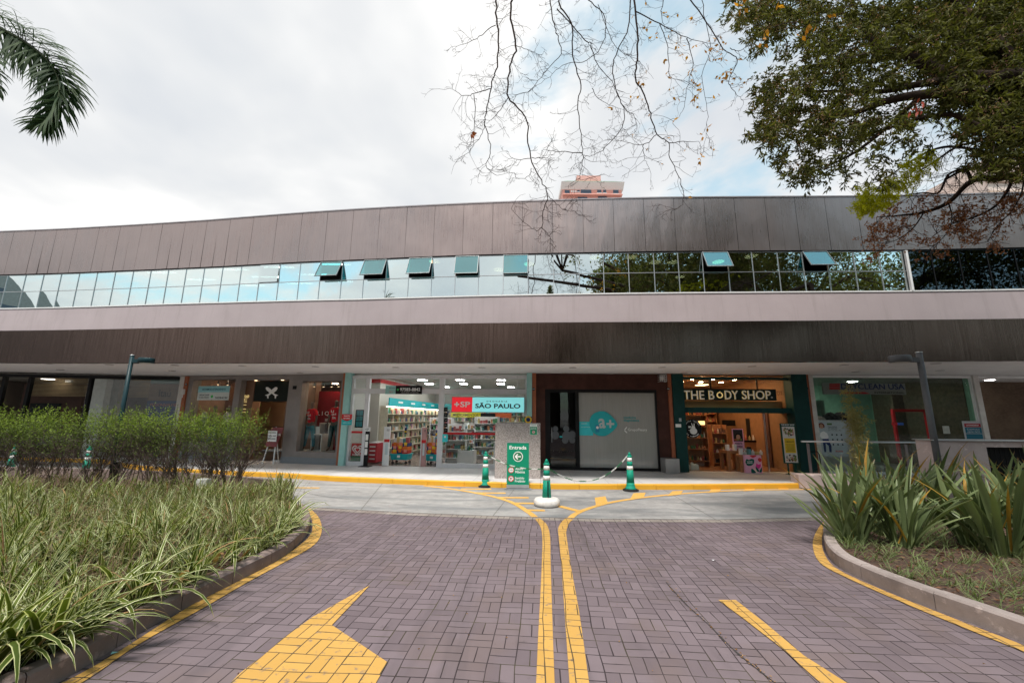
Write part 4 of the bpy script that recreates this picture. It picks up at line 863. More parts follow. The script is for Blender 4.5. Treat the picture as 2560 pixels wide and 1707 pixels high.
# small round number plates on the terracotta strips
def numplate(px, py, n, wh):
    A = hit(C2, px, py); fr = Frame((A.x, A.y, 0), fB.a); t_ = thing('number_plate', 'small round black plate on the terracotta strip '+wh, 'plate', (0, -.07, A.z), fr)
    part('disc', MB().disc(0, A.z, .05, -.078, -.062), M_black, t_); letters(t_, n, -.03, .03, A.z-.022, A.z+.022, -.079, M_txtW, bold=.02)
for px, py, n, wh in ((470, 961, '13', 'left of the grey clothes shop'), (865, 967.5, '14', 'left of the mint pillar'), (1335, 972.5, '15', 'left of the brown clinic'), (1670, 972, '16', 'right of the brown clinic'), (2014, 970.5, '17', 'left of the dry cleaner')): numplate(px, py, n, wh)

# ---------- pharmacy ----------
fC = bay(882, 1317); W = fC.W
def P3(x, y, d=0.): return uvd(fC, *zp(3, x, y), d)
ph = thing('pharmacy_shopfront', 'bright pharmacy front with white aluminium frame and open doorway', 'shopfront', (W/2, 0, SZ), fC)
ztop = 3.12; zt0, zt1 = P3(700, 312)[1], P3(700, 365)[1]
um = [P3(345, 300)[0], P3(1152, 300)[0]]
mb = MB(); f = .09
mb.box(0, .08, 0, .12, SZ, ztop).box(um[0]-.07, um[0]+.07, 0, .12, SZ, ztop).box(um[1]-.09, um[1]+.09, 0, .12, SZ, ztop).box(W-.06, W, 0, .12, SZ, ztop)
mb.box(0, W, -.01, .13, ztop, ztop+.1)
for a, b in ((.08, um[0]-.07), (um[0]+.07, um[1]-.09), (um[1]+.09, W-.06)): mb.box(a, b, 0, .12, zt1, zt0)
mb.box(.08, um[0]-.07, 0, .12, SZ, SZ+.14).box(um[1]+.09, W-.06, 0, .12, SZ, SZ+.14)
part('frame', mb, pm('white_aluminium', (.66, .66, .68), .4, fn=worn(.05, 5, 0)), ph)
for a, b, c, d_ in ((.08, um[0]-.07, SZ+.14, zt1), (um[1]+.09, W-.06, SZ+.14, zt1), (.08, um[0]-.07, zt0, ztop), (um[0]+.07, um[1]-.09, zt0, ztop), (um[1]+.09, W-.06, zt0, ztop)): part('glass_pane', MB().box(a, b, .06, .07, c, d_), M_glass, ph)
zr = P3(1400, 800)[1]
for a, b in ((um[1]+.1, W-.07), (.09, um[0]-.08)): part('red_stripe', MB().box(a, b, .055, .059, zr-.035, zr+.035), M_red, ph)
Room(ph, .06, W, 9, mat('pharmacy_wall', (.55, .54, .5), .8), pm('pharmacy_floor', (.22, .17, .15), .25), pm('pharmacy_ceiling', (.5, .5, .48), .8), ch=3.29, d0=.14)
part('back_shop_wall', MB().box(.3, W, 8.3, 8.35, SZ, 3.28), mat('pharmacy_wall2', (.5, .5, .47), .8), ph)
uw = .62; part('side_wall', MB().box(.07, uw, 1.0, 8.3, SZ, 3.28), mat('pharmacy_wall3', (.56, .54, .48), .75), ph)
part('wall_stripe', MB().box(uw+.003, uw+.02, 1.0, 8.3, 3.05, 3.2).box(.07, uw, .97, .99, 3.05, 3.2), M_red, ph)
E_ph = emis('pharmacy_ceiling_panel', (1, 1, .98), 30)
lights(ph, [(u_+.25*(i_ % 2), d_) for u_ in (1.5, 3.1, 4.8) for i_, d_ in enumerate((.9, 2.5, 4.3, 6.3))], .3, .3, 3.29, E_ph)
# wall shelving down the left side
def shelfside(u, d0, d1, zs, dep, root, m, name='shelf'):
    mb = MB()
    for z in zs: mb.box(u, u+dep, d0, d1, z-.012, z+.012)
    for k in range(int((d1-d0)/.62)+1): q = d0+k*.62; mb.box(u, u+dep, q-.01, q+.01, SZ+.02, zs[-1]+.26)
    part(name, mb, m, root)
M_shelf = pm('cream_shelf', (.6, .55, .42), .6)
sh = thing('wall_shelving', 'long cream shelving with a teal header down the left pharmacy wall', 'shelving', (uw+.2, 4.5, SZ), fC)
ZS = [.3, .62, .94, 1.26, 1.58, 1.9]; shelfside(uw+.02, 1.1, 8.2, ZS, .3, sh, M_shelf)
part('header', MB().box(uw+.32, uw+.36, 1.1, 8.2, 2.2, 2.5), M_teal, sh); part('top_board', MB().box(uw+.02, uw+.36, 1.05, 8.2, 2.18, 2.2), M_shelf, sh)
part('header_lamp', MB().box(uw+.22, uw+.3, 1.15, 8.1, 2.165, 2.177), emis('shelf_lamp', (1, .95, .8), 7), sh)
for q in range(4): part('lettering', MB().box(uw+.361, uw+.363, 2.0+q*1.5, 2.5+q*1.5, 2.33, 2.4), M_txtW, sh)
PC = [('white', (.62, .62, .6)), ('teal', (.02, .3, .33)), ('yellow', (.6, .42, .05)), ('red', (.5, .03, .03)), ('dark blue', (.02, .05, .2)), ('orange', (.6, .2, .03)), ('green', (.05, .3, .1)), ('brown', (.18, .08, .05)), ('black', (.03, .03, .03)), ('pink', (.6, .25, .35))]
PMT = {n: flat(n.replace(' ', '_')+'_packaging', tuple(.62*v+.38*(sum(c)/3) for v in c), .45) for n, c in PC}
pbase = {}; NP = [0]
def product(fr, u, d_, z, w_, dp, h_, cn, where, shape=0):
    key = (cn, shape, where)
    nm = 'product_box' if shape == 0 else 'product_bottle'
    if key not in pbase:
        mb = MB()
        if shape == 0: mb.box(-.5, .5, -.5, .5, 0, 1); 
        else: mb.lathe([(.5, 0), (.5, .62), (.2, .78), (.2, .98), (.16, 1)], n=10)
        me = mb.mesh(nm, PMT[cn]); pbase[key] = me
    o = bpy.data.objects.new(nm, pbase[key]); COL.objects.link(o); o.location = fr.w(u, d_, z); o.rotation_euler = (0, 0, fr.a+random.gauss(0, .04)); o.scale = (w_, dp, h_)
    tag(o, '%s %s on the %s' % (cn, 'packet' if shape == 0 else 'bottle', where), 'product', 'products on the %s' % where); NP[0] += 1
def stuffrow(mb, u0, u1, d0, d1, zs, along='d', hmax=.24, k=1.):
    """rows of goods past what can be told apart, gathered for one mass"""
    for z in zs:
        q = (d0 if along == 'd' else u0)
        while q < (d1 if along == 'd' else u1)-.08:
            wq = random.uniform(.05, .13)*k; hq = random.uniform(.08, hmax); mb.m = random.randrange(len(PC))
            if random.random() < .88:
                g = random.uniform(0, .05)
                if along == 'd': mb.box(u0, u1-g, q, q+wq*.88, z+.013, z+.013+hq)
                else: mb.box(q, q+wq*.88, d0+g, d1, z+.013, z+.013+hq)
            q += wq
WS = 'long shelving down the left pharmacy wall'
for z in ZS:
    q = 1.15
    while q < 3.4:
        w_ = random.uniform(.06, .14); product(fC, uw+.2, q+w_/2, z+.013, .14, w_*.85, random.uniform(.1, .24), random.choice(PC)[0], WS, int(random.random() < .25)); q += w_+random.uniform(.005, .05)
mb = MB(); stuffrow(mb, uw+.06, uw+.27, 3.5, 8.15, ZS); solid('shelf_goods', mb, [PMT[n] for n, _ in PC], 'mass of small packets along the far pharmacy shelves', 'products', (uw, 5, SZ), fC, kind='stuff')
# back wall shelving and gondolas
bw = thing('wall_shelving', 'teal topped shelving across the pharmacy back wall', 'shelving', (3.5, 8.0, SZ), fC); mb = MB()
for z in ZS: mb.box(1.0, W-.1, 7.95, 8.28, z-.012, z+.012)
for k in range(9): mb.box(1.0+k*.6, 1.02+k*.6, 7.95, 8.28, SZ+.02, 2.16)
part('shelf', mb, M_shelf, bw); part('header', MB().box(1.0, W-.1, 7.9, 7.94, 2.2, 2.5), M_teal, bw)
mb = MB(); stuffrow(mb, 1.05, W-.15, 8.0, 8.2, ZS, 'u'); solid('shelf_goods', mb, [PMT[n] for n, _ in PC], 'mass of small packets on the pharmacy back wall shelves', 'products', (3.5, 8, SZ), fC, kind='stuff')
def gondola(u, d_, w_, lab, zs=(.3, .62, .94, 1.26), dep=.5, cnt=True, m=M_white):
    t_ = thing('gondola_shelf', lab, 'shelving', (u+w_/2, d_, SZ), fC); mb = MB()
    for z in zs: mb.box(u, u+w_, d_, d_+dep, z-.012, z+.012)
    mb.box(u, u+w_, d_+dep/2-.01, d_+dep/2+.01, SZ+.014, zs[-1]+.28).box(u-.02, u, d_, d_+dep, SZ+.014, zs[-1]+.28).box(u+w_, u+w_+.02, d_, d_+dep, SZ+.014, zs[-1]+.28); part('frame', mb, m, t_)
    if cnt:
        for z in zs:
            q = u+.02
            while q < u+w_-.08:
                ww = random.uniform(.06, .12); product(fC, q+ww/2, d_+.12, z+.013, ww*.85, .14, random.uniform(.1, .22), random.choice(PC)[0], lab.split(' gondola')[0]+' gondola', int(random.random() < .3)); q += ww+.012
    return t_
u, _ = P3(1175, 900, 1.2); gondola(u, 1.5, .72, 'left window gondola of small goods behind the pharmacy glass')
u, _ = P3(1480, 900, 2.4); gondola(u, 2.9, .95, 'blue end gondola of toiletries in the pharmacy', zs=(.3, .62, .94, 1.26, 1.55))
u, _ = P3(990, 800, 3.0); gondola(u, 3.4, .9, 'middle gondola behind the orange baskets', zs=(.3, .62, .94, 1.26, 1.5))
u, _ = P3(1560, 800, 5); mb = MB()
for q in range(3): gondola(1.6+q*1.35, 5.2+q*.2, 1.0, ('left', 'centre', 'right')[q]+' far gondola of mixed packets', cnt=False)
mb = MB()
for q in range(3): stuffrow(mb, 1.62+q*1.35, 2.58+q*1.35, 5.22+q*.2, 5.42+q*.2, (.3, .62, .94, 1.26), 'u')
solid('shelf_goods', mb, [PMT[n] for n, _ in PC], 'mass of mixed packets on the far pharmacy gondolas', 'products', (3, 5.2, SZ), fC, kind='stuff')
# white display table in the window
a = RC(fC, 3, 1320, 1480, 1060, 1135, .9); dt = thing('display_table', 'white tiered display stand behind the pharmacy window', 'display stand', ((a[0]+a[1])/2, .9, SZ), fC)
part('plinth', MB().box(a[0], a[1]+.05, .9, 1.5, SZ+.013, .62), M_white, dt); cu = (a[0]+a[1])/2+.03
part('post', MB().tube([(cu, 1.2, .62), (cu, 1.2, 1.6)], .025), M_alu, dt)
for z in (.98, 1.35): part('tray', MB().lathe([(.24, z), (.26, z+.02), (.26, z+.03)], (cu, 1.2, 0), 20), M_white, dt)
for z, n in ((.62, 6), (1.01, 5), (1.38, 4)):
    for q in range(n): product(fC, cu-.17+q*.34/max(1, n-1), 1.08+.05*(q % 2), z+.001, .06, .06, random.uniform(.12, .2), random.choice(['teal', 'white', 'yellow', 'green'])[:], 'white tiered display stand', q % 2)
# hanging +SP sign
a0, a1, b0, b1 = RC(fC, 3, 1262, 2048, 405, 565, -.25)
sp = thing('hanging_shop_sign', 'red and turquoise lit pharmacy sign hanging in front of the glass', 'sign', ((a0+a1)/2, -.25, b0), fC); us = a0+(a1-a0)*.285; hh = b1-b0
part('casing', MB().box(a0-.015, a1+.015, -.235, -.1, b0-.015, b1+.015), M_blueg, sp)
part('red_panel', MB().box(a0, us, -.25, -.236, b0, b1), mat('lit_red', (.6, .01, .02), .3, emit=(.6, .01, .02), es=.5), sp); part('blue_panel', MB().box(us+.002, a1, -.25, -.236, b0, b1), mat('lit_turquoise', (.25, .68, .7), .3, emit=(.2, .6, .62), es=.45), sp)
w3 = us-a0; part('plus', MB().box(a0+w3*.12, a0+w3*.36, -.257, -.251, b0+hh*.46, b0+hh*.56).box(a0+w3*.205, a0+w3*.275, -.258, -.2505, b0+hh*.35, b0+hh*.67), M_txtW, sp)
letters(sp, 'SP', a0+w3*.41, a0+w3*.9, b0+hh*.32, b0+hh*.7, -.252, M_txtW, bold=.05); w4 = a1-us
letters(sp, 'D R O G A R I A', us+w4*.28, us+w4*.68, b0+hh*.68, b0+hh*.77, -.252, M_txtK, bold=.03); letters(sp, 'SÃO PAULO', us+w4*.06, us+w4*.93, b0+hh*.26, b0+hh*.64, -.252, M_txtK, bold=.05)
for q in (.1, .9): part('hanger', MB().tube([(a0+(a1-a0)*q, -.17, b1), (a0+(a1-a0)*q, -.17, 3.3)], .006), M_alu, sp)
# phone number banner
a0, a1, b0, b1 = RC(fC, 3, 540, 938, 278, 370, -.03); bn = board('phone_banner', 'black and mint banner with a phone number above the pharmacy doorway', 'banner', fC, a0, a1, b0, b1, -.04, .012, M_black); ww = a1-a0; hh = b1-b0
part('mint_end', MB().box(a0, a0+ww*.28, -.044, -.04, b0, b1), flat('mint_print', (.3, .55, .52)), bn); letters(bn, '97583-8842', a0+ww*.4, a0+ww*.95, b0+hh*.36, b0+hh*.74, -.041, M_txtW, bold=.04); letters(bn, 'peça seu remédio e receba em casa', a0+ww*.44, a0+ww*.9, b0+hh*.14, b0+hh*.24, -.041, M_txtW)
part('phone_logo', MB().disc(a0+ww*.34, b0+hh*.52, .035, -.046, -.041), MATS['phone_green'], bn); letters(bn, 'São Paulo', a0+ww*.1, a0+ww*.26, b0+hh*.66, b0+hh*.78, -.045, M_txtK); letters(bn, '24 h', a0+ww*.1, a0+ww*.2, b0+hh*.16, b0+hh*.34, -.045, M_red)
# plantão noturno sign on the mint pillar
a0, a1, b0, b1 = RC(fC, 3, 62, 172, 588, 706, -.15); sg = thing('night_duty_sign', 'red and turquoise sign reading PLANTAO NOTURNO on the left mint pillar', 'sign', ((a0+a1)/2, -.15, b0), fC); hh = b1-b0; ww = a1-a0
part('panel', MB().box(a0, a1, -.15, -.13, b0, b0+hh*.55), M_teal, sg); part('red_disc', MB().vprism([(a0, b0+hh*.6), (a0+ww*.12, b0+hh*.48), (a0+ww*.4, b0+hh*.38), (a0+ww*.6, b0+hh*.38), (a0+ww*.88, b0+hh*.48), (a1, b0+hh*.6), (a1, b1), (a0, b1)], -.157, -.151), M_red, sg)
letters(sg, 'PLANTÃO', a0+ww*.2, a0+ww*.8, b0+hh*.78, b0+hh*.92, -.157, M_txtW, bold=.03); letters(sg, 'NOTURNO', a0+ww*.18, a0+ww*.82, b0+hh*.55, b0+hh*.68, -.157, M_txtW, bold=.03); letters(sg, 'ABERTO 24 H', a0+ww*.12, a0+ww*.88, b0+hh*.17, b0+hh*.24, -.15, M_txtW)
a0, a1, b0, b1 = RC(fC, 3, 2052, 2134, 615, 680, -.15); sg = board('ring_sticker', 'navy square sticker with a yellow ring on the right mint pillar', 'sticker', fC, a0, a1, b0, b1, -.14, .01, M_navy); part('ring', MB().ring((a0+a1)/2, (b0+b1)/2, .07, .12, -.145, -.141), M_yel, sg)
# posters
a0, a1, b0, b1 = RC(fC, 3, 203, 295, 540, 735, .05); sg = board('dark_notice', 'dark framed notice board with teal pages behind the narrow pharmacy pane', 'notice', fC, a0, a1, b0, b1, .09, .015, M_black)
for i in range(2):
    for j in range(3): part('page', MB().box(a0+.04+i*(a1-a0-.08)/2, a0+.02+(i+1)*(a1-a0-.06)/2, .086, .0895, b0+(b1-b0)*(.06+j*.31), b0+(b1-b0)*(.33+j*.31)), flat('teal_page', (.03, .22, .26)), sg)
a0, a1, b0, b1 = RC(fC, 3, 165, 285, 905, 1100, .09); sg = board('ice_cream_poster', 'red poster with white double heart behind the narrow pharmacy pane', 'poster', fC, a0, a1, b0, b1, .085, .01, pm('poster_red', (.5, .02, .03), .4)); cx, cz, hr = (a0+a1)/2+.03, b0+(b1-b0)*.64, .2
part('green_base', MB().box(a0, a1, .081, .085, b0, b0+(b1-b0)*.3), flat('dark_leaf_print', (.03, .12, .07)), sg)
def heart(cx, cz, s_): return [(cx+s_*math.sin(q)**3, cz+s_*(13*math.cos(q)-5*math.cos(2*q)-2*math.cos(3*q)-math.cos(4*q))/16) for q in [2*math.pi*i/36 for i in range(36)]]
for s_, m_, y in ((.2, M_txtW, .078), (.155, MATS['poster_red'], .075), (.12, M_txtW, .072), (.075, MATS['poster_red'], .069)): part('heart', MB().vprism(heart(cx, cz-.0, s_), y, y+.0028), m_, sg)
letters(sg, 'KIBON', a0+.06, a1-.02, b0+(b1-b0)*.32, b0+(b1-b0)*.42, .08, M_txtW, bold=.04)
for i, y in enumerate((537, 598, 652, 708, 765)): a0, a1, b0, b1 = RC(fC, 3, 1174, 1216, y-25, y+23, .05); sg = board('door_sticker', 'black square sticker, number %s from the top of the column beside the doorway' % ('one', 'two', 'three', 'four', 'five')[i], 'sticker', fC, a0, a1, b0, b1, .05, .006, M_black, 'column of black stickers on the pharmacy glass'); letters(sg, ('24h', 'OK', '(i)', 'WiFi', '+')[i], a0+.04, a1-.04, b0+.08, b1-.08, .05, M_txtW)
a0, a1, b0, b1 = RC(fC, 3, 1158, 1216, 805, 890, -.005); sg = board('info_sticker', 'bright turquoise notice on the pharmacy door frame', 'sticker', fC, a0, a1, b0, b1, -.012, .01, flat('bright_turquoise', (.05, .6, .65))); part('dot', MB().disc((a0+a1)/2, b1-.09, .035, -.015, -.012), M_txtW, sg)
a0, a1, b0, b1 = RC(fC, 3, 1250, 1575, 570, 622, 5.0); sg = board('yellow_banner', 'yellow banner hanging deep inside the pharmacy', 'banner', fC, a0, a1, b0, b1, 5.0, .02, flat('banner_yellow', (.55, .5, .03))); letters(sg, 'MEDICAMENTOS', a0+.1, a1-.1, b0+.05, b1-.05, 5.0, M_txtK, bold=.03)
a0, a1, b0, b1 = RC(fC, 3, 1670, 1910, 575, 628, 5.0); board('orange_banner', 'orange red banner hanging deep inside the pharmacy', 'banner', fC, a0, a1, b0, b1, 5.0, .02, flat('banner_orange', (.5, .1, .03)))
a0, a1, b0, b1 = RC(fC, 3, 1575, 1735, 578, 632, 4.6); board('dark_banner', 'dark screen hanging between the yellow and orange banners', 'screen', fC, a0, a1, b0, b1, 4.6, .03, M_black)
for i, (x, y) in enumerate(((728, 765), (1215, 765), (1088, 790))): a0, a1, b0, b1 = RC(fC, 3, x, x+42, y-30, y+38, 3.0); sg = board('offer_card', 'blue and yellow offer card, %s of the three inside the pharmacy' % ('leftmost', 'rightmost', 'middle')[i], 'card', fC, a0, a1, b0, b1, 3.0, .01, M_navy); part('band', MB().box(a0, a1, 2.996, 3.0, b0+(b1-b0)*.2, b0+(b1-b0)*.5), M_yel, sg)
# hand sanitiser totem
a0, a1, _, _ = RC(fC, 3, 312, 360, 780, 1130, -.12); t_ = thing('sanitiser_totem', 'black standing totem with white cards beside the pharmacy doorway', 'totem', ((a0+a1)/2, -.12, SZ), fC); zt = P3(340, 735, -.12)[1]
part('post', MB().bevbox(a0+.02, a1, -.2, -.12, SZ+.02, zt), M_black, t_); part('base', MB().box(a0-.1, a1+.12, -.32, -.02, SZ, SZ+.02), M_black, t_); part('header', MB().box(a0-.02, a1+.04, -.205, -.2, zt-.12, zt+.02), M_white, t_); letters(t_, '+SP', a0, a1-.02, zt-.09, zt-.02, -.206, M_txtK)
for j in range(3): part('card', MB().box(a0+.04, a1-.02, -.206, -.2, zt-.42-j*.24, zt-.22-j*.24), M_txtW, t_)
# security gates
for x0, x1, yt, yb, lb, m_ in ((515, 585, 725, 1160, 'left white security gate standing in the pharmacy doorway', M_white), (922, 982, 733, 1172, 'right security gate with a pink advert in the pharmacy doorway', pm('pink_advert', (.45, .25, .24), .5))):
    a0, a1, _, zt = RC(fC, 3, x0, x1, yt, yb, .15); t_ = thing('security_gate', lb, 'security gate', ((a0+a1)/2, .15, SZ), fC); part('panel', MB().bevbox(a0+.025, a1, .12, .18, SZ+.014, zt, .02), m_, t_); part('edge', MB().box(a0, a0+.024, .12, .18, SZ+.014, zt), M_white, t_)
    part('red_band', MB().box(a0+.03, a1-.01, .115, .119, zt-.52, zt-.42), M_red, t_); letters(t_, 'VICHY', a0+.1, a1-.03, zt-.15, zt-.07, .119, M_txtK); part('advert', MB().box(a0+.08, a1-.05, .116, .119, .5, .9), flat('pale_print', (.5, .58, .6)), t_)
# baskets of goods on turquoise trolleys
def trolley(x0, x1, ytop, ymid, ybot, lab, d=.6):
    a0, a1, zm_, zt = RC(fC, 3, x0, x1, ytop, ymid, d); zb_ = P3((x0+x1)/2, ybot, d)[1]; a1 = min(a1, a0+1.0)
    c = thing('stock_crate', 'turquoise plastic crate, '+lab, 'crate', ((a0+a1)/2, d, SZ), fC); dp = .55; mb = MB()
    zb_ = max(zb_, SZ+.16)
    mb.add([(a0+.04, d+.03, zb_), (a1-.04, d+.03, zb_), (a1-.04, d+dp-.03, zb_), (a0+.04, d+dp-.03, zb_), (a0, d, zm_), (a1, d, zm_), (a1, d+dp, zm_), (a0, d+dp, zm_)], [(0, 1, 5, 4), (1, 2, 6, 5), (2, 3, 7, 6), (3, 0, 4, 7), (3, 2, 1, 0), (4, 5, 6, 7)])
    for q in range(5): u = a0+.05+q*(a1-a0-.1)/4; mb.box(u-.012, u+.012, d-.012, d+.02, zb_+.03, zm_-.02)
    mb.box(a0-.015, a1+.015, d-.02, d+dp+.02, zm_-.03, zm_-.002); part('body', mb, M_teal, c)
    for s1 in (a0+.08, a1-.08):
        for s2 in (d+.08, d+dp-.08): part('wheel', MB().lathe([(.02, -.05), (.05, -.03), (.05, .01), (.02, .03)], (s1, s2, SZ+.065), 12).tube([(s1, s2, SZ+.07), (s1, s2, zb_)], .012), M_blackm, c)
    part('price_tag', MB().box((a0+a1)/2-.05, (a0+a1)/2+.05, d-.025, d-.021, zb_+.08, zb_+.16), M_txtW, c)
    b = thing('gift_box_stack', 'orange and navy patterned gift boxes, '+lab, 'boxes', ((a0+a1)/2, d+.1, zm_), fC); n = 3; hz_ = (zt-zm_)/3
    for i in range(n):
        for j in range(3):
            m_ = [flat('box_orange', (.65, .16, .02)), M_navy, flat('box_red', (.5, .03, .02))][(i+j) % 3]; u = a0+.03+i*(a1-a0-.06)/n; part('gift_box', MB().box(u+.004, u+(a1-a0-.06)/n-.004, d+.04, d+.48, zm_+j*hz_+.002, zm_+(j+1)*hz_-.004), m_, b)
            part('gift_label', MB().box(u+.06, u+.17, d+.035, d+.039, zm_+j*hz_+.05, zm_+j*hz_+.15), [M_yel, flat('box_pink', (.7, .25, .2)), MATS['box_orange']][(i*2+j) % 3], b)
    for j in range(5): product(fC, a0+.1+j*(a1-a0-.2)/4, d+.25, zt+.002, .11, .2, random.uniform(.14, .24), ['white', 'yellow', 'white', 'teal', 'red'][j], 'gift boxes '+lab)
trolley(592, 785, 905, 1020, 1100, 'on the left trolley in the doorway'); trolley(975, 1115, 905, 1025, 1140, 'on the right trolley in the doorway', .45)
a0, a1, b0, b1 = RC(fC, 3, 350, 440, 905, 1110, .5); fz = thing('ice_cream_freezer', 'red and white ice cream freezer just inside the pharmacy', 'freezer', ((a0+a1)/2, .5, SZ), fC); part('cabinet', MB().bevbox(a0, a1, .5, 1.1, SZ+.06, b1, .03), pm('freezer_red', (.4, .03, .04), .4), fz); part('lid', MB().bevbox(a0+.01, a1-.01, .52, 1.08, b1, b1+.04, .03), M_white, fz)
for j in range(5): part('stripe', MB().box(a0+.05, a1-.05, .494, .499, SZ+.16+j*.14, SZ+.21+j*.14), M_cream, fz)
a0, a1, b0, b1 = RC(fC, 3, 1630, 1728, 905, 1140, .4); ck = thing('checkout_stand', 'white slatted display unit beside the granite slab, behind the glass', 'display stand', ((a0+a1)/2, .4, SZ), fC); mb = MB(); mb.box(a1-.04, a1, .4, .9, SZ+.014, b1)
for j in range(4): z = .3+j*.27; mb.add([(a0+.03*j, .4, z), (a1-.04, .4, z+.1), (a1-.04, .9, z+.1), (a0+.03*j, .9, z), (a0+.03*j, .4, z+.05), (a1-.04, .4, z+.15), (a1-.04, .9, z+.15), (a0+.03*j, .9, z+.05)], [(0, 1, 5, 4), (1, 2, 6, 5), (2, 3, 7, 6), (3, 0, 4, 7), (3, 2, 1, 0), (4, 5, 6, 7)])
part('frame', mb, M_white, ck)

# ---------- clinic (dark brown) ----------
fD = bay(1340, 1667); W = fD.W
def P4(x, y, d=0.): return uvd(fD, *zp(4, x, y), d)
cl = thing('clinic_shopfront', 'dark brown clinic front with frosted glass and black frame', 'shopfront', (W/2, 0, SZ), fD)
g0, g1, gz, gt = P4(690, 700)[0], P4(1737, 700)[0], P4(1300, 1057)[1], P4(1300, 318)[1]; f0, f1, ft_ = P4(640, 700)[0], P4(1757, 800)[0], P4(1200, 287)[1]
mb = MB(); mb.box(0, f0, 0, .3, SZ, 3.3).box(f1, W, 0, .3, SZ, 3.3).box(f0, f1, 0, .3, ft_, 3.3); part('wall', mb, M_dkbrown, cl)
dm = P4(957, 700)[0]
mb = MB(); mb.box(f0, g0, .02, .2, SZ, ft_).box(g1, f1, .02, .2, SZ, ft_).box(g0, g1, .02, .2, gt, ft_).box(g0, g1, .02, .2, SZ, gz).box(dm-.06, dm+.06, .02, .2, gz, gt); part('frame', mb, M_black, cl)
part('door_glass', MB().box(g0, dm-.06, .1, .11, gz, gt), M_glass, cl)
def f_frost(t, b):
    p = t.geo(); s = t.noise(t.mapv(p, sc=(25, 25, 1)), 1, 3, .6); t.set(b.inputs['Base Color'], t.mix(s, (.30, .30, .28), (.40, .40, .38)))
part('frosted_glass', MB().box(dm+.06, g1, .1, .11, gz, gt), mat('frosted_film', rough=.12, spec=.6, coat=.6, fn=f_frost), cl)
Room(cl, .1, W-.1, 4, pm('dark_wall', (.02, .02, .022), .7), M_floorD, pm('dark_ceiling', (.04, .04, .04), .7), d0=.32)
part('door_handle', MB().tube([(g0+.05, .04, 1.0), (g0+.05, .04, 1.5)], .012), M_alu, cl)
lg = thing('clinic_logo', 'turquoise rounded blob logo reading a+ on the frosted glass', 'logo', (*P4(1215, 740)[:1], .08, P4(1215, 740)[1]), fD)
bl = [(1080, 640), (1078, 590), (1100, 540), (1140, 512), (1190, 500), (1240, 508), (1290, 545), (1330, 590), (1350, 630), (1335, 665), (1300, 700), (1250, 735), (1205, 745), (1150, 735), (1105, 700)]
bs = smooth([Vector((*P4(x, y), 0)) for x, y in bl+bl[:1]], 4); part('blob', MB().vprism([(p.x, p.y) for p in bs[:-1]], .06, .095), M_teal, lg)
a0, a1, b0, b1 = RC(fD, 4, 1160, 1230, 572, 668, .06); letters(lg, 'a', a0, a1, b0, b1, .058, flat('grey_letter', (.5, .55, .54)), bold=.04); c = P4(1280, 625); part('plus', MB().box(c[0]-.13, c[0]+.13, .052, .057, c[1]-.032, c[1]+.032).box(c[0]-.032, c[0]+.032, .051, .0575, c[1]-.13, c[1]+.13), MATS['grey_letter'], lg)
w5 = thing('clinic_lettering', 'small teal and white lettering to the right of the a+ logo', 'lettering', (*P4(1480, 600)[:1], .09, P4(1480, 700)[1]), fD); M_tt = flat('teal_letter', (.01, .3, .32))
a0, a1, b0, b1 = RC(fD, 4, 1408, 1528, 550, 572, .09); letters(w5, 'medicina', a0, a1, b0, b1, .095, M_tt, bold=.03); a0, a1, b0, b1 = RC(fD, 4, 1408, 1560, 578, 604, .09); letters(w5, 'diagnóstica', a0, a1, b0-.01, b1, .095, M_tt, bold=.03)
a0, a1, b0, b1 = RC(fD, 4, 1450, 1638, 668, 702, .09); letters(w5, 'GrupoFleury', a0, a1, b0, b1, .095, M_txtW, bold=.01); a0, a1, b0, b1 = RC(fD, 4, 1408, 1440, 655, 712, .09); part('chevron', MB().bar((a1, b1), (a0+.03, (b0+b1)/2), .03, y0=.09, y1=.095).bar((a0+.03, (b0+b1)/2-.02), (a1, b0), .03, y0=.0895, y1=.095), M_txtW, w5)
a0, a1, b0, b1 = RC(fD, 4, 975, 1110, 603, 738, .05); sg = board('turquoise_notice', 'plain turquoise square notice on the clinic glass left of the a+ logo', 'notice', fD, a0, a1, b0, b1, .085, .008, MATS['bright_turquoise']); letters(sg, 'ATENDIMENTO', a0+.06, a1-.2, b1-.08, b1-.05, .085, M_txtW); letters(sg, 'agende seu exame pelo site', a0+.06, a1-.1, b0+.26, b0+.29, .085, M_txtW)
a0, a1, b0, b1 = RC(fD, 4, 1133, 1170, 632, 705, .05); sg = board('mask_sticker', 'small blue sticker with a white dot over the a+ logo', 'sticker', fD, a0, a1, b0, b1, .05, .006, flat('mid_blue', (.02, .25, .4))); part('dot', MB().disc((a0+a1)/2, b0+(b1-b0)*.62, .045, .046, .05), M_txtW, sg)
a0, a1, b0, b1 = RC(fD, 4, 780, 822, 742, 758, .1); board('door_label', 'tiny turquoise label on the dark clinic door glass', 'label', fD, a0, a1, b0, b1, .09, .006, M_teal)
# people shaped decals on the door glass: round head and shoulders
dcl = thing('door_decal', 'grey pictograms of seated people on the dark clinic door glass', 'decal', (*P4(790, 800)[:1], .095, P4(790, 800)[1]), fD); M_dec = pm('grey_decal', (.10, .11, .12), .4)
for x, y, r_ in ((740, 672, 24), (845, 672, 26), (735, 735, 36), (850, 740, 40), (905, 730, 32), (835, 785, 28), (905, 785, 26)): c = P4(x, y, .09); part('blob', MB().disc(c[0], c[1], r_*.0038, .09-.0005*(x % 7), .098), M_dec, dcl)
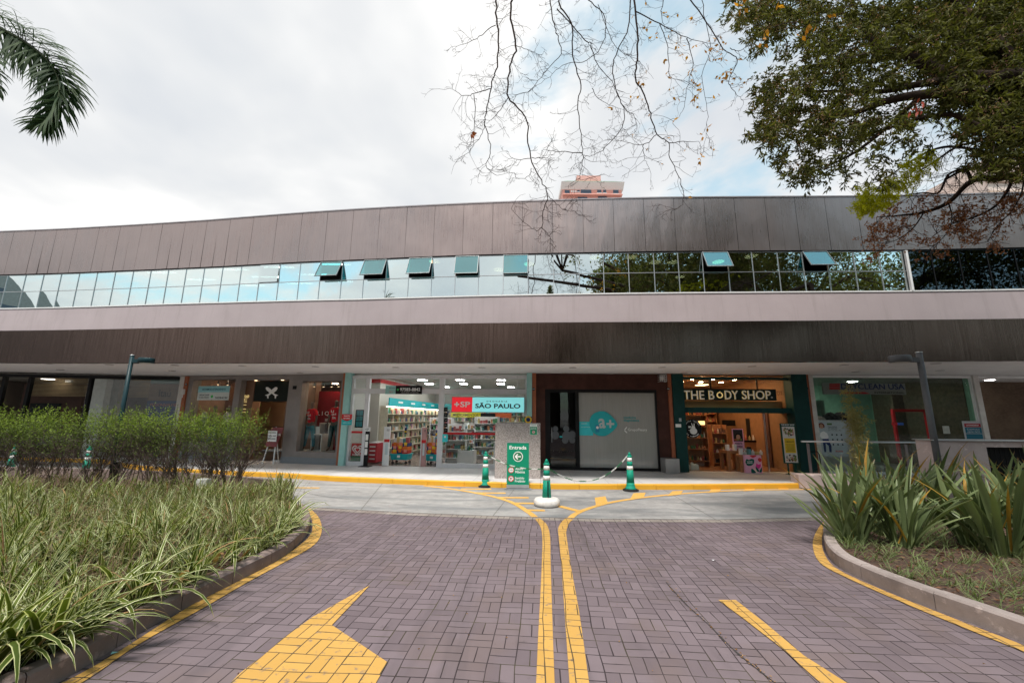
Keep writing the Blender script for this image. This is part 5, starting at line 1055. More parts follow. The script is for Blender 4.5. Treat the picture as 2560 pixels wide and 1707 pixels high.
# caged wall lamp & floor box
a0, a1, b0, b1 = RC(fD, 4, 1765, 1830, 147, 208, -.3); cg = thing('caged_wall_lamp', 'white wire cage over a lamp below the canopy', 'lamp', ((a0+a1)/2, -.2, b1), fD); mb = MB()
for q in range(4):
    u = a0+q*(a1-a0)/3; mb.tube([(u, -.3, b0), (u, -.3, b1), (u, -.05, b1)], .006); z = b0+q*(b1-b0)/3; mb.tube([(a0, -.3, z), (a1, -.3, z)], .006).tube([(a0, -.3, z), (a0, -.05, z)], .006).tube([(a1, -.3, z), (a1, -.05, z)], .006)
part('cage', mb, M_white, cg); part('lamp', MB().box(a0+.06, a1-.06, -.2, -.06, b0+.06, b1-.02), M_cream, cg)
a0, a1, b0, b1 = RC(fD, 4, 1815, 1953, 965, 1105, -.5); solid('metal_box', MB().box(a0-.0, a1, -.55, -.05, SZ, b1), mat('brushed_steel_box', (.36, .35, .35), .4, .7, fn=worn(.2, 2, 0)), 'low grey metal box on the sidewalk by the green pillar', 'box', ((a0+a1)/2, -.3, SZ), fD, bev=.008)

# ---------- cosmetics shop ----------
fE = bay(1704, 1969); W = fE.W
def P5(x, y, d=0.): return uvd(fE, *zp(5, x, y), d)
cs = thing('cosmetics_shopfront', 'warm lit cosmetics shop front with dark green frame', 'shopfront', (W/2, 0, SZ), fE)
zh0, zh1 = P5(850, 645)[1], P5(850, 583)[1]; zt = P5(850, 235)[1]
mb = MB(); mb.box(0, W, .0, .25, zh0, zh1).box(0, W, .0, .25, zt, zt+.07).box(-.1, 0, .0, .3, SZ, 3.3).box(W, W+.05, 0, .3, SZ, 3.3); part('frame', mb, M_dkgreen, cs)
for q in (.28, .72): part('hanger', MB().box(W*q-.02, W*q+.02, .1, .14, P5(700, 355)[1], zt), M_black, cs)
part('upper_glass', MB().box(0, W, .16, .17, zh1, zt), M_glass, cs)
for a, b in ((P5(285, 1000)[0]-.1, P5(480, 1000)[0]), (P5(1285, 1000)[0], W)): part('lower_glass', MB().box(max(0, a), b, .12, .13, SZ+.03, zh0), M_glass, cs)
part('glass_edge', MB().box(P5(1280, 1000)[0]-.015, P5(1280, 1000)[0]+.015, .1, .14, SZ, zh0), M_alu, cs)
M_warmw = pm('warm_wall', (.24, .12, .055), .7)
Room(cs, .0, W, 5.5, M_warmw, pm('wood_floor', (.22, .1, .05), .35), pm('warm_ceiling', (.5, .36, .24), .8), d0=.26)
part('inner_lintel', MB().box(0, W, .5, .55, zh0+.0, P5(850, 500, .5)[1]), mat('brass_board', (.5, .3, .12), .35, .4, fn=worn(.15, 1.5, 0)), cs)
E_w = emis('warm_spot', (1, .66, .34), 125)
lights(cs, [(W*q, d_) for q in (.08, .3, .52, .75) for d_ in (.9, 1.7, 2.8)], .11, .11, 3.29, E_w); lights(cs, [(W*.3, 3.8), (W*.7, 4.2)], .4, .4, 3.29, emis('warm_big', (1, .66, .36), 9))
a0, a1, b0, b1 = RC(fE, 5, 215, 1375, 352, 492, -.1); a0 = max(a0, .0); sg = thing('shop_name_sign', 'black sign with gold edged letters THE BODY SHOP', 'sign', ((a0+a1)/2, -.1, b0), fE); part('panel', MB().box(a0, a1, -.1, -.04, b0, b1), flat('sign_black_green', (.006, .016, .014), .35), sg); hh = b1-b0
def lt(s_, x0, x1, **k): u0, u1, z0, z1 = RC(fE, 5, x0, x1, 375, 478, -.1); part('lettering_glow', text(MB(), s_, u0-.006, u1+.006, z0-.006, z1+.006, -.11, .009, bold=.015, **k), M_gold, sg); part('lettering', text(MB(), s_, u0+.004, u1+.004, z0, z1+.003, -.12, .009, bold=.0, **k), M_txtW, sg)
lt('THE', 240, 490); lt('B', 548, 612); lt('DY', 745, 905); lt('SHOP', 955, 1305); c = P5(682, 428, -.1); part('round_letter', MB().ring(c[0], c[1], .07, .1, -.118, -.1, 30, 115, 425), M_gold, sg); part('leaf', MB().vprism([(c[0]-.01, c[1]+.06), (c[0]+.035, c[1]+.115), (c[0]+.005, c[1]+.12), (c[0]-.03, c[1]+.09)], -.119, -.1), M_gold, sg)
c = P5(1320, 457, -.1); part('registered_mark', MB().ring(c[0], c[1], .018, .026, -.11, -.1, 14), M_txtW, sg)
dy = thing('window_lettering', 'dark letters DY. on the glass to the right of the black sign', 'lettering', (*P5(1425, 440, .14)[:1], .15, P5(1425, 440, .14)[1]), fE); a0, a1, b0, b1 = RC(fE, 5, 1388, 1458, 380, 430, .15); letters(dy, 'DY.', a0, a1, b0, b1, .155, M_brown, bold=.01)
# round sticker with rabbit
c = P5(348, 838, .1); rs = thing('round_sticker', 'round black sticker with a white rabbit on the shop glass', 'sticker', (c[0], .1, c[1]-.3), fE); r0 = .305
part('disc', MB().disc(c[0], c[1], r0, .105, .115, 40), M_black, rs); cx, cz = c
rb = MB(); rb.disc(cx+.03, cz-.08, .11, .0995, .104, 20, 1.1).disc(cx+.03, cz+.03, .062, .0985, .104, 18, 1.05).vprism([(cx-.0, cz+.07), (cx-.03, cz+.17), (cx-.01, cz+.185), (cx+.025, cz+.09)], .0975, .104).vprism([(cx+.04, cz+.08), (cx+.055, cz+.175), (cx+.08, cz+.17), (cx+.075, cz+.07)], .0965, .104).box(cx-.13, cx-.07, .0955, .104, cz-.06, cz-.045).box(cx-.13, cx-.045, .0945, .104, cz+.02, cz+.085)
part('rabbit', rb, M_txtW, rs); mb = MB()
for word, a_c, sgn in (('CONTRA TESTES', 90, -1), ('EM ANIMAIS', 270, 1)):
    for i, chh in enumerate(word):
        if chh == ' ': continue
        a = R(a_c + sgn*(i-(len(word)-1)/2)*10.5); m2 = text(MB(), chh, -.017, .017, -.02, .02, .1, .004, bold=.02); rot = a-math.pi/2 if sgn < 0 else a+math.pi/2
        vs = [(cx+math.cos(a)*r0*.83+x*math.cos(rot)-z*math.sin(rot), y, cz+math.sin(a)*r0*.83+x*math.sin(rot)+z*math.cos(rot)) for x, y, z in m2.v]; mb.add(vs, m2.f)
part('lettering', mb, M_txtW, rs)
# shelves inside
def cshelf(u0, u1, d_, zs, lab, n=5, m=M_wood, hl=True, dep=.35):
    t_ = thing('shelving_unit', lab, 'shelving', ((u0+u1)/2, d_, SZ), fE); mb = MB()
    for z in zs: mb.box(u0, u1, d_, d_+dep, z-.015, z+.015)
    mb.box(u0-.03, u0, d_, d_+dep, SZ+.014, zs[-1]+.32).box(u1, u1+.03, d_, d_+dep, SZ+.014, zs[-1]+.32).box(u0-.03, u1+.03, d_+dep, d_+dep+.02, SZ+.014, zs[-1]+.32); part('frame', mb, m, t_)
    if hl: part('shelf_lamp', MB().box(u0+.02, u1-.02, d_+dep-.05, d_+dep-.02, zs[-1]+.27, zs[-1]+.29), emis('amber_lamp', (1, .6, .2), 5), t_)
    for z in zs:
        q = u0+.02
        while q < u1-.07: ww = random.uniform(.06, .1); product(fE, q+ww/2, d_+.1, z+.016, ww*.85, .07, random.uniform(.1, .2), random.choice(['yellow', 'orange', 'brown', 'red', 'white', 'green', 'black'])[:], lab, int(random.random() < .55)); q += ww+.015
u0, u1, _, _ = RC(fE, 5, 440, 540, 800, 900, 1.2); cshelf(max(.1, u0-.5), u1, 1.3, (.35, .75, 1.15, 1.55, 1.95), 'amber lit shelf behind the round sticker')
u0, u1, _, _ = RC(fE, 5, 610, 780, 900, 1300, 1.6); cshelf(u0, u1, 1.6, (.25, .6, .95, 1.3), 'open wooden shelf of dark bottles in the shop doorway', hl=False)
u0, u1, _, _ = RC(fE, 5, 1290, 1500, 800, 1100, 1.4); cshelf(u0, min(u1, W-.05), 1.3, (.4, .75, 1.1, 1.45, 1.8, 2.15), 'crowded shelf behind the right glass of the cosmetics shop', m=M_brown)
cshelf(W*.1, W*.42, 5.0, (.3, .65, 1.0, 1.35, 1.7, 2.05), 'tall shelving across the left of the cosmetics shop back wall', m=M_brown); cshelf(W*.46, W*.95, 5.0, (.3, .65, 1.0, 1.35, 1.7, 2.05), 'tall shelving across the right of the cosmetics shop back wall')
u0, u1, _, _ = RC(fE, 5, 1180, 1270, 700, 1100, 3.0); cshelf(u0, u1+.1, 2.8, (.4, .75, 1.1, 1.45, 1.8), 'glowing amber shelf deep in the cosmetics shop')
a0, a1, b0, b1 = RC(fE, 5, 745, 905, 735, 805, 3.4); board('wall_screen', 'dark screen on the back wall of the cosmetics shop', 'screen', fE, a0, a1, b0, b1, 3.6, .04, M_black)
a0, a1, b0, b1 = RC(fE, 5, 425, 500, 745, 792, .8); mbt = board('menu_panel', 'small glowing yellow panel behind the round sticker', 'panel', fE, a0, a1, b0, b1, .8, .02, mat('glow_yellow', (.7, .5, .2), .5, emit=(1, .7, .25), es=1.2))
a0, a1, b0, b1 = RC(fE, 5, 1060, 1135, 715, 985, 2.6); board('doorway_shade_block', 'black block standing in for a dark doorway beside the polished brass column in the cosmetics shop', 'cabinet', fE, a0, a1, SZ, b1, 2.6, .3, M_black)  # black block stands in for the shade inside a doorway
a0, a1, b0, b1 = RC(fE, 5, 1210, 1240, 745, 1010, 2.0); solid('brass_column', MB().tube([((a0+a1)/2, 2.0, SZ), ((a0+a1)/2, 2.0, 2.2)], .06, 14), mat('polished_brass', (.75, .48, .15), .22, 1.), 'thin polished brass column in the cosmetics shop', 'column', ((a0+a1)/2, 2.0, SZ), fE)
a0, a1, b0, b1 = RC(fE, 5, 960, 1290, 985, 1100, 2.3); ctb = thing('shop_counter', 'wooden counter with dark band inside the cosmetics shop', 'counter', ((a0+a1)/2, 2.3, SZ), fE); part('body', MB().box(a0, a1, 2.3, 2.8, SZ+.014, b1-.06), M_wood, ctb); part('top', MB().box(a0-.03, a1+.03, 2.27, 2.83, b1-.06, b1), M_black, ctb)
for q in range(7): product(fE, a0+.08+q*(a1-a0-.16)/6, 2.42, b1+.001, .07, .07, random.uniform(.1, .24), ['brown', 'red', 'yellow', 'white', 'orange', 'red', 'black'][q], 'dark topped counter', 1)
for q in range(3):
    u, z = uvd(fE, *zp(5, 1180+q*45, 700), 2.4); t_ = thing('pendant_lamp', 'small amber pendant lamp hanging over the counter', 'lamp', (u, 2.4, z), fE, 'amber pendants over the counter'); part('shade', MB().lathe([(.07, 0), (.05, .1), (.01, .14)], (u, 2.4, z), 12), mat('polished_brass'), t_); part('bulb', MB().lathe([(.045, -.01), (.045, 0)], (u, 2.4, z), 10), M_lampW, t_); part('cord', MB().tube([(u, 2.4, z+.14), (u, 2.4, 3.28)], .004, 5), M_black, t_)
# tables in the doorway
def table(u0, u1, d_, dep, z, lab):
    t_ = thing('wooden_table', lab, 'table', ((u0+u1)/2, d_+dep/2, SZ), fE); part('tabletop', MB().box(u0, u1, d_, d_+dep, z-.09, z), M_wood, t_)
    for a in (u0, u1-.1):
        for b in (d_, d_+dep-.1): part('leg', MB().box(a, a+.1, b+.002, b+.098, SZ, z-.09), M_wood, t_)
a0, a1, _, b1 = RC(fE, 5, 785, 985, 1110, 1360, .35); table(a0, a1, .35, .6, b1, 'taller chunky wooden table in the shop doorway'); TZ = b1; TU = (a0, a1)
a0, a1, _, b1 = RC(fE, 5, 935, 1180, 1160, 1360, .05); table(a0, a1, .0, .34, b1, 'lower wooden table behind the pink floral panel'); T2 = (a0, a1, b1)
for q in range(6): product(fE, T2[0]+.1+q*.13, .15, T2[2]+.001, .09, .12, random.uniform(.08, .2), ['white', 'white', 'teal', 'white', 'yellow', 'white'][q], 'lower wooden table', q % 2)
for q in range(7): product(fE, TU[0]+.06+q*.12, .45, TZ+.001, .09, .12, random.uniform(.06, .22), ['white', 'pink', 'white', 'red', 'pink', 'white', 'black'][q], 'taller wooden table', q % 2)
BC = [0]
def blotches(root, u0, u1, z0, z1, y, cols, n, s_=.05, name='picture'):
    for m_ in cols:
        mb = MB()
        for q_ in range(n//len(cols)):
            u, z, a = random.uniform(u0+s_, u1-s_), random.uniform(z0+s_, z1-s_), random.uniform(.35, 1)*s_; k = random.uniform(.6, 1.5); ph_ = random.random()*6
            BC[0] += 1; yy = y-.0003-.00002*(BC[0] % 90); mb.add([(u+math.cos(ph_+i*.9)*a*random.uniform(.6, 1), yy, z+math.sin(ph_+i*.9)*a*k*random.uniform(.7, 1)) for i in range(7)], [tuple(range(7))])
        part(name, mb, m_, root)
PCOL = [flat('print_red', (.4, .04, .03)), flat('print_skin', (.45, .25, .16)), flat('print_dark', (.04, .03, .03)), flat('print_cream', (.65, .6, .5)), flat('print_olive', (.15, .2, .05))]
a0, a1, b0, b1 = RC(fE, 5, 848, 985, 840, 1035, .45); po = board('portrait_poster', 'framed pink poster of a smiling woman with flowers on the wooden table', 'poster', fE, a0, a1, TZ+.01, b1, .5, .02, M_pinkP); cx = (a0+a1)/2; cz = TZ+.01+(b1-TZ)*.6
part('background', MB().box(a0+.03, a1-.03, .494, .499, TZ+.3, b1-.03), MATS['print_dark'], po); part('portrait', MB().disc(cx, cz, .085, .488, .493, 20, .8), MATS['print_skin'], po); part('hair', MB().ring(cx, cz+.01, .078, .115, .486, .492, 20, -20, 200), M_black, po)
blotches(po, a0, a1, TZ+.3, cz-.02, .487, [MATS['print_red'], MATS['print_olive']], 14, .05); letters(po, 'PRESENTES', a0+.07, a1-.07, TZ+.2, TZ+.26, .499, M_txtK, bold=.02); letters(po, 'QUE INSPIRAM', a0+.07, a1-.07, TZ+.1, TZ+.16, .499, M_txtK, bold=.02)
# pink floral panel
a0, a1, b0, b1 = RC(fE, 5, 990, 1195, 1163, 1372, -.1); fp_ = board('floral_panel', 'pink panel with tulip, leaves and hearts standing on the sidewalk', 'panel', fE, a0, a1, SZ, b1, -.12, .1, M_pinkP); w6, h6 = a1-a0, b1-SZ
def FP(x, y): return a0+x*w6, SZ+y*h6
M_lf = flat('leaf_print', (.01, .09, .07)); M_mag = flat('magenta_print', (.65, .03, .25)); M_crm = flat('cream_print', (.75, .6, .5))
def blob(root, pts, m_, y, name='print'): bs_ = smooth([Vector((*FP(*p), 0)) for p in pts+pts[:1]], 4); part(name, MB().vprism([(p.x, p.y) for p in bs_[:-1]], y, -.1205), m_, root)
blob(fp_, [(.02, .6), (.1, .78), (.25, .74), (.4, .8), (.55, .75), (.52, .55), (.35, .42), (.12, .42)], M_lf, -.1222); blob(fp_, [(.62, .35), (.68, .55), (.78, .48), (.92, .52), (.9, .35), (.75, .25)], M_mag, -.1226); blob(fp_, [(.6, .38), (.7, .3), (.8, .12), (.7, .08), (.62, .2)], M_lf, -.1228); blob(fp_, [(.98, .35), (.86, .2), (.8, .06), (.95, .08)], M_lf, -.1224)
blob(fp_, [(.78, .8), (.88, .86), (.99, .8), (.98, .68), (.9, .62), (.8, .7)], M_red, -.1222); blob(fp_, [(.28, .98), (.5, .86), (.72, .98)], M_red, -.122); blob(fp_, [(.32, .22), (.42, .24), (.6, .04), (.34, .02)], M_lf, -.1226); blob(fp_, [(.45, .25), (.6, .22), (.72, .02), (.5, .02)], M_crm, -.1218)
letters(fp_, 'DIA DAS MÃES', *[FP(.12, 0)[0], FP(.44, 0)[0]], FP(0, .62)[1], FP(0, .68)[1], -.1226, M_txtW, bold=.02); letters(fp_, 'PRESENTES', *[FP(.12, 0)[0], FP(.44, 0)[0]], FP(0, .53)[1], FP(0, .59)[1], -.1226, M_txtW, bold=.02)
# A board with campaign poster
a0, a1, b0, b1 = RC(fE, 5, 1445, 1630, 775, 1265, -.35); st_ = thing('poster_stand', 'green poster stand headed THE BODY SHOP with a yellow text block', 'sign stand', ((a0+a1)/2, -.35, SZ), fE)
hs = b1-b0; part('frame', MB().box(a0, a1, -.36, -.32, b0, b1), flat('stand_green', (.005, .06, .05)), st_)
for a in (a0+.1, a1-.14): part('leg', MB().box(a, a+.04, -.35, -.32, SZ, b0).box(a-.04, a+.08, -.44, -.26, SZ, SZ+.012), MATS['stand_green'], st_)
letters(st_, 'THE BODY SHOP', a0+.03, a1-.03, b1-.07, b1-.02, -.361, M_txtW, bold=.02); part('poster', MB().box(a0+.04, a1-.04, -.365, -.361, b0+.03, b1-.1), M_cream, st_); part('yellow_block', MB().box(a0+.07, a1-.07, -.369, -.3655, b0+hs*.26, b0+hs*.63), M_yel, st_)
blotches(st_, a0+.05, a1-.05, b0+hs*.66, b1-.11, -.366, PCOL, 70, .045); blotches(st_, a0+.05, a1-.05, b0+.04, b0+hs*.24, -.366, PCOL, 70, .04)
letters(st_, 'COMÉRCIO COM', a0+.1, a1-.1, b0+hs*.555, b0+hs*.575, -.3695, M_txtK, bold=.03); letters(st_, 'COMUNIDADES', a0+.1, a1-.1, b0+hs*.52, b0+hs*.54, -.3695, M_txtK, bold=.03)
for j in range(7): part('text_line', MB().box(a0+.1+.01*(j % 3), a1-.1-.015*(j % 2), -.3715, -.3695, b0+hs*(.3+.028*j), b0+hs*(.308+.028*j)), M_txtK, st_)
a0, a1, b0, b1 = RC(fE, 5, 146, 214, 782, 822, -.18); board('address_plate', 'white plate on the left dark green pillar', 'plate', fE, a0, a1, b0, b1, -.155, .012, M_txtW); a0, a1, b0, b1 = RC(fE, 5, 188, 216, 710, 752, -.18); board('doorbell', 'small grey doorbell above the white plate', 'doorbell', fE, a0, a1, b0, b1, -.165, .02, M_alu)
for j, (x, y, w_, h_) in enumerate(((320, 1240, 45, 90), (365, 1280, 70, 70), (300, 1290, 40, 60))): a0, a1, b0, b1 = RC(fE, 5, x, x+w_, y, y+h_, .35); solid('white_gift_bag', MB().vprism([(a0, SZ+.02), (a1, SZ+.02), (a1-.02, SZ+b1-b0), ((a0+a1)/2, SZ+b1-b0+.03), (a0+.02, SZ+b1-b0)], .3+.07*j, .36+.07*j), flat('pale_bag', (.5, .55, .52)), 'pale paper bag on the floor behind the left shop glass', 'bag', (a0, .35, SZ), fE, 'pale bags behind the left shop glass')

# ---------- dry cleaner ----------
fG = bay(2028, 2427); W = fG.W
def P6(x, y, d=0.): return uvd(fG, *zp(6, x, y), d)
dc = thing('dry_cleaner_shopfront', 'glass dry cleaner front with green lit interior', 'shopfront', (W/2, 0, SZ), fG)
mb = MB(); mb.box(0, W, 0, .08, 3.22, 3.3).box(0, .04, 0, .08, SZ, 3.22).box(W-.04, W, 0, .08, SZ, 3.22).box(.04, W-.04, 0, .08, SZ, SZ+.08); part('frame', mb, M_white, dc)
for a, b in ((.04, .27), (.27, .62), (.62, .97)): part('glass_pane', MB().box(W*a+(.002 if a > .1 else .0), W*b-.002, .03, .04, SZ+.08, 3.22), M_glass, dc)
Room(dc, .0, W, 4.2, pm('green_wall', (.20, .40, .28), .7), pm('grey_floor', (.2, .2, .19), .3), pm('green_grey_ceiling', (.22, .25, .22), .8), d0=.1)
part('brick_wall', MB().box(W-.03, W-.002, .3, 4.1, SZ+.015, 3.285), pm('olive_brick', (.12, .10, .065), .8, fn=worn(.3, 9, .4, 20)), dc); u, _ = P6(1040, 700, 2.6); part('brick_wall', MB().box(u, W-.01, 2.6, 2.7, SZ, 3.29), pm('olive_brick', (.12, .10, .065), .8, fn=worn(.3, 9, .4, 20)), dc)
u, _ = P6(340, 700, 2.0); part('grey_cupboard', MB().box(.02, u, 2.0, 2.6, SZ, P6(300, 570, 2.0)[1]), pm('sage_cupboard', (.13, .22, .17), .7), dc)
lights(dc, [(W*.3, 3.4), (W*.58, 2.2), (W*.12, 3.0)], .22, .22, 3.29, emis('cleaner_panel', (.95, 1, .93), 48))
a0, a1, b0, b1 = RC(fG, 6, 325, 1165, 395, 508, .25); sg = board('dry_cleaner_sign', 'grey sign with red stripes reading DRYCLEAN USA INTERNATIONAL', 'sign', fG, a0, a1, b0, b1, .3, .06, flat('sign_grey', (.25, .26, .25)))
def L6(s_, x0, x1, y0, y1, m_, **k): u0, u1, z0, z1 = RC(fG, 6, x0, x1, y0, y1, .29); letters(sg, s_, u0, u1, z0, z1, .295, m_, **k)
L6('DRYCLEAN USA', 498, 1140, 402, 458, flat('navy_letter', (.01, .03, .13)), bold=.035); L6('INTERNATIONAL', 838, 1140, 482, 502, M_txtK, bold=.01)
for y in (408, 428, 450): u0, u1, z0, z1 = RC(fG, 6, 380, 485, y-8, y+8, .29); part('red_stripe', MB().box(u0, u1, .29, .299, z0, z1), M_red, sg)
u0, u1, z0, z1 = RC(fG, 6, 490, 790, 486, 502, .29); part('red_swoosh', MB().vprism([(u0, z0), (u1, z0), (u1-.15, z1), (u0+.1, z1)], .29, .299), M_red, sg)
a0, a1, b0, b1 = RC(fG, 6, 1045, 1400, 660, 1000, 1.6); b0 = SZ; rd = thing('red_door_frame', 'red framed double door inside the dry cleaner', 'door', ((a0+a1)/2, 1.6, SZ), fG); part('frame', MB().box(a0, a0+.07, 1.6, 1.7, SZ, b1).box(a1-.07, a1, 1.6, 1.7, SZ, b1).box(a0+.07, a1-.07, 1.6, 1.7, b1-.09, b1), M_red, rd)
for q in (0, 1): part('door_leaf', MB().box(a0+.1+q*(a1-a0-.2)/2+.005, a0+.1+(q+1)*(a1-a0-.2)/2-.005, 1.64, 1.67, SZ+.02, b1-.13), M_glass, rd)
a0, a1, b0, b1 = RC(fG, 6, 275, 550, 785, 1138, -.02); po = board('service_poster', 'tall pale blue poster of a woman and small clothing icons', 'poster', fG, a0, a1, b0, b1, -.02, .01, flat('poster_pale', (.42, .48, .5))); w7, h7 = a1-a0, b1-b0
letters(po, 'Especialista', a0+w7*.38, a0+w7*.72, b0+h7*.83, b0+h7*.87, -.02, M_txtK, bold=.02); letters(po, 'em soluções', a0+w7*.38, a0+w7*.72, b0+h7*.78, b0+h7*.82, -.02, M_txtK, bold=.02); letters(po, 'para seu dia a dia', a0+w7*.38, a0+w7*.84, b0+h7*.73, b0+h7*.76, -.02, M_txtK); part('green_tag', MB().box(a0+w7*.36, a0+w7*.54, -.024, -.0205, b0+h7*.9, b0+h7*.955), flat('olive_tag', (.08, .16, .05)), po)
part('portrait', MB().disc(a0+w7*.14, b0+h7*.86, .075, -.026, -.0205, 16, .8), MATS['print_skin'], po); part('portrait_hair', MB().ring(a0+w7*.14, b0+h7*.87, .062, .1, -.0275, -.0205, 16, -40, 220), flat('auburn', (.15, .03, .02)), po)
def W7(x, y): return (a0+w7*x, b0+h7*y)
part('figure_jacket', MB().vprism([W7(*p) for p in ((.08, .68), (.2, .72), (.32, .66), (.36, .55), (.3, .5), (.1, .5), (.04, .58))], -.0245, -.0205), M_txtW, po); part('figure_trousers', MB().vprism([W7(*p) for p in ((.12, .5), (.34, .5), (.42, .3), (.4, .12), (.32, .12), (.32, .3), (.22, .38), (.2, .12), (.13, .12))], -.0245, -.0205), M_navy, po)
for i in range(3):
    for j in range(3): u, z = W7(.5+i*.17, .62-j*.14); part('icon', MB().disc(u, z, .026, -.024, -.0205, 10), M_txtK, po)
letters(po, 'DRYCLEAN USA', a0+w7*.55, a0+w7*.82, b0+h7*.13, b0+h7*.17, -.02, M_red, bold=.02)
a0, a1, b0, b1 = RC(fG, 6, 1740, 1935, 780, 968, -.02); po = board('hours_poster', 'red and blue poster at the right end of the dry cleaner glass', 'poster', fG, a0, a1, b0, b1, -.02, .01, flat('poster_grey', (.45, .46, .48))); hh = b1-b0
part('red_block', MB().box(a0+.05, a1-.04, -.025, -.0205, b0+hh*.68, b0+hh*.87), flat('crimson', (.35, .02, .03)), po); part('blue_block', MB().box(a0+.05, a1-.04, -.025, -.0205, b0+hh*.34, b0+hh*.66), flat('petrol', (.01, .13, .2)), po); part('blue_block', MB().box(a0+.05, a1-.04, -.025, -.0205, b0+.02, b0+hh*.31), MATS['petrol'], po)
letters(po, 'LAVANDERIA', a0+.1, a1-.1, b0+hh*.74, b0+hh*.81, -.0255, M_txtW, bold=.02)
for j, s_ in enumerate(('Costura', 'Tapetes e cortinas', 'Segunda a sábado')): letters(po, s_, a0+.1, a1-.1, b0+hh*(.55-j*.09), b0+hh*(.6-j*.09), -.0255, M_txtW)
a0, a1, b0, b1 = RC(fG, 6, 1540, 1608, 830, 908, .02); board('paper_notice', 'blank white paper taped inside the dry cleaner glass', 'notice', fG, a0, a1, b0, b1, .05, .004, M_cream)
a0, a1, b0, b1 = RC(fG, 6, 1010, 1130, 795, 820, .02); sg = board('glass_logo', 'small red and blue strip logo on the dry cleaner glass', 'logo', fG, a0, a1, b0, b1, .022, .004, M_red); part('blue_part', MB().box((a0+a1)/2, a1, .018, .021, b0, b1), flat('logo_blue', (.03, .1, .4)), sg)
a0, a1, b0, b1 = RC(fG, 6, 250, 620, 770, 790, .9); ct = thing('service_counter', 'pale counter inside the dry cleaner with clothes piled on it', 'counter', ((a0+a1)/2, .9, SZ), fG); part('body', MB().box(a0, a1, .9, 1.4, SZ+.014, b1-.04), M_cream, ct); part('top', MB().box(a0-.03, a1+.03, .87, 1.43, b1-.04, b1), M_white, ct); CTZ = b1; CTU = (a0, a1)
def lump(name, u0, u1, d0, d1, z0, h_, m_, lab, cat, fr, n=9):
    mb = MB(); g = []
    for i in range(n+1):
        for j in range(n+1):
            a, b = i/n, j/n; e = (1-(2*a-1)**4)*(1-(2*b-1)**4); g.append((u0+(u1-u0)*a, d0+(d1-d0)*b, z0+h_*e**.5*(.75+.25*math.sin(a*7+b*3)+random.uniform(-.12, .12))))
    mb.add(g, [(i*(n+1)+j, (i+1)*(n+1)+j, (i+1)*(n+1)+j+1, i*(n+1)+j+1) for i in range(n) for j in range(n)], True); return solid(name, mb, m_, lab, cat, (u0, d0, z0), fr)
lump('clothes_pile', CTU[0]+.4, CTU[1], .92, 1.38, CTZ, .3, pm('black_white_cloth', (.06, .06, .06), .9, fn=worn(.9, 9, .3)), 'dark patterned pile of clothes on the dry cleaner counter', 'clothes', fG); lump('clothes_pile', CTU[0]+.02, CTU[0]+.37, .92, 1.38, CTZ, .16, pm('cream_cloth', (.5, .42, .36), .9), 'cream folded clothes on the dry cleaner counter', 'clothes', fG)
u, z = P6(810, 890, 1.6)
# ---------- brown wall on the far right ----------
fH = bay(2440, 3300)
rw = thing('brick_side_wall', 'brown brick wall to the right of the dry cleaner', 'wall', (fH.W/2, 0, SZ), fH)
def f_brick(t, b):
    p = t.geo(); br = t.new('ShaderNodeTexBrick'); x, y, z = t.sep(p); t.set(br.inputs['Vector'], t.comb(x+y*.3, z)); br.inputs['Scale'].default_value = 7; br.inputs['Color1'].default_value = (.16, .105, .07, 1); br.inputs['Color2'].default_value = (.10, .065, .045, 1); br.inputs['Mortar'].default_value = (.13, .1, .075, 1); br.inputs['Mortar Size'].default_value = .012
    c = E_(t, br.outputs[0]); t.set(b.inputs['Base Color'], t.mix(t.mr(t.noise(p, 2, 4), .35, .7, 0, .6), c, (.2, .14, .09))); t.set(b.inputs['Normal'], t.bump(E_(t, br.outputs[1]), .3, .01))
part('wall', MB().box(0, fH.W, 1.6, 1.9, SZ, 3.25), mat('brown_brick', rough=.85, fn=f_brick), rw); part('lintel', MB().box(0, fH.W, 0, .1, 3.22, 3.3), M_white, rw); part('ceiling', MB().box(0, fH.W, .1, 1.6, 3.24, 3.3), M_soffit, rw)
for px in (2475,): u, z = uvd(fH, px, 953, .8); part('ceiling_lamp', MB().lathe([(.12, 0), (.12, .012)], (u, .8, 3.226), 18), M_lampC, rw)
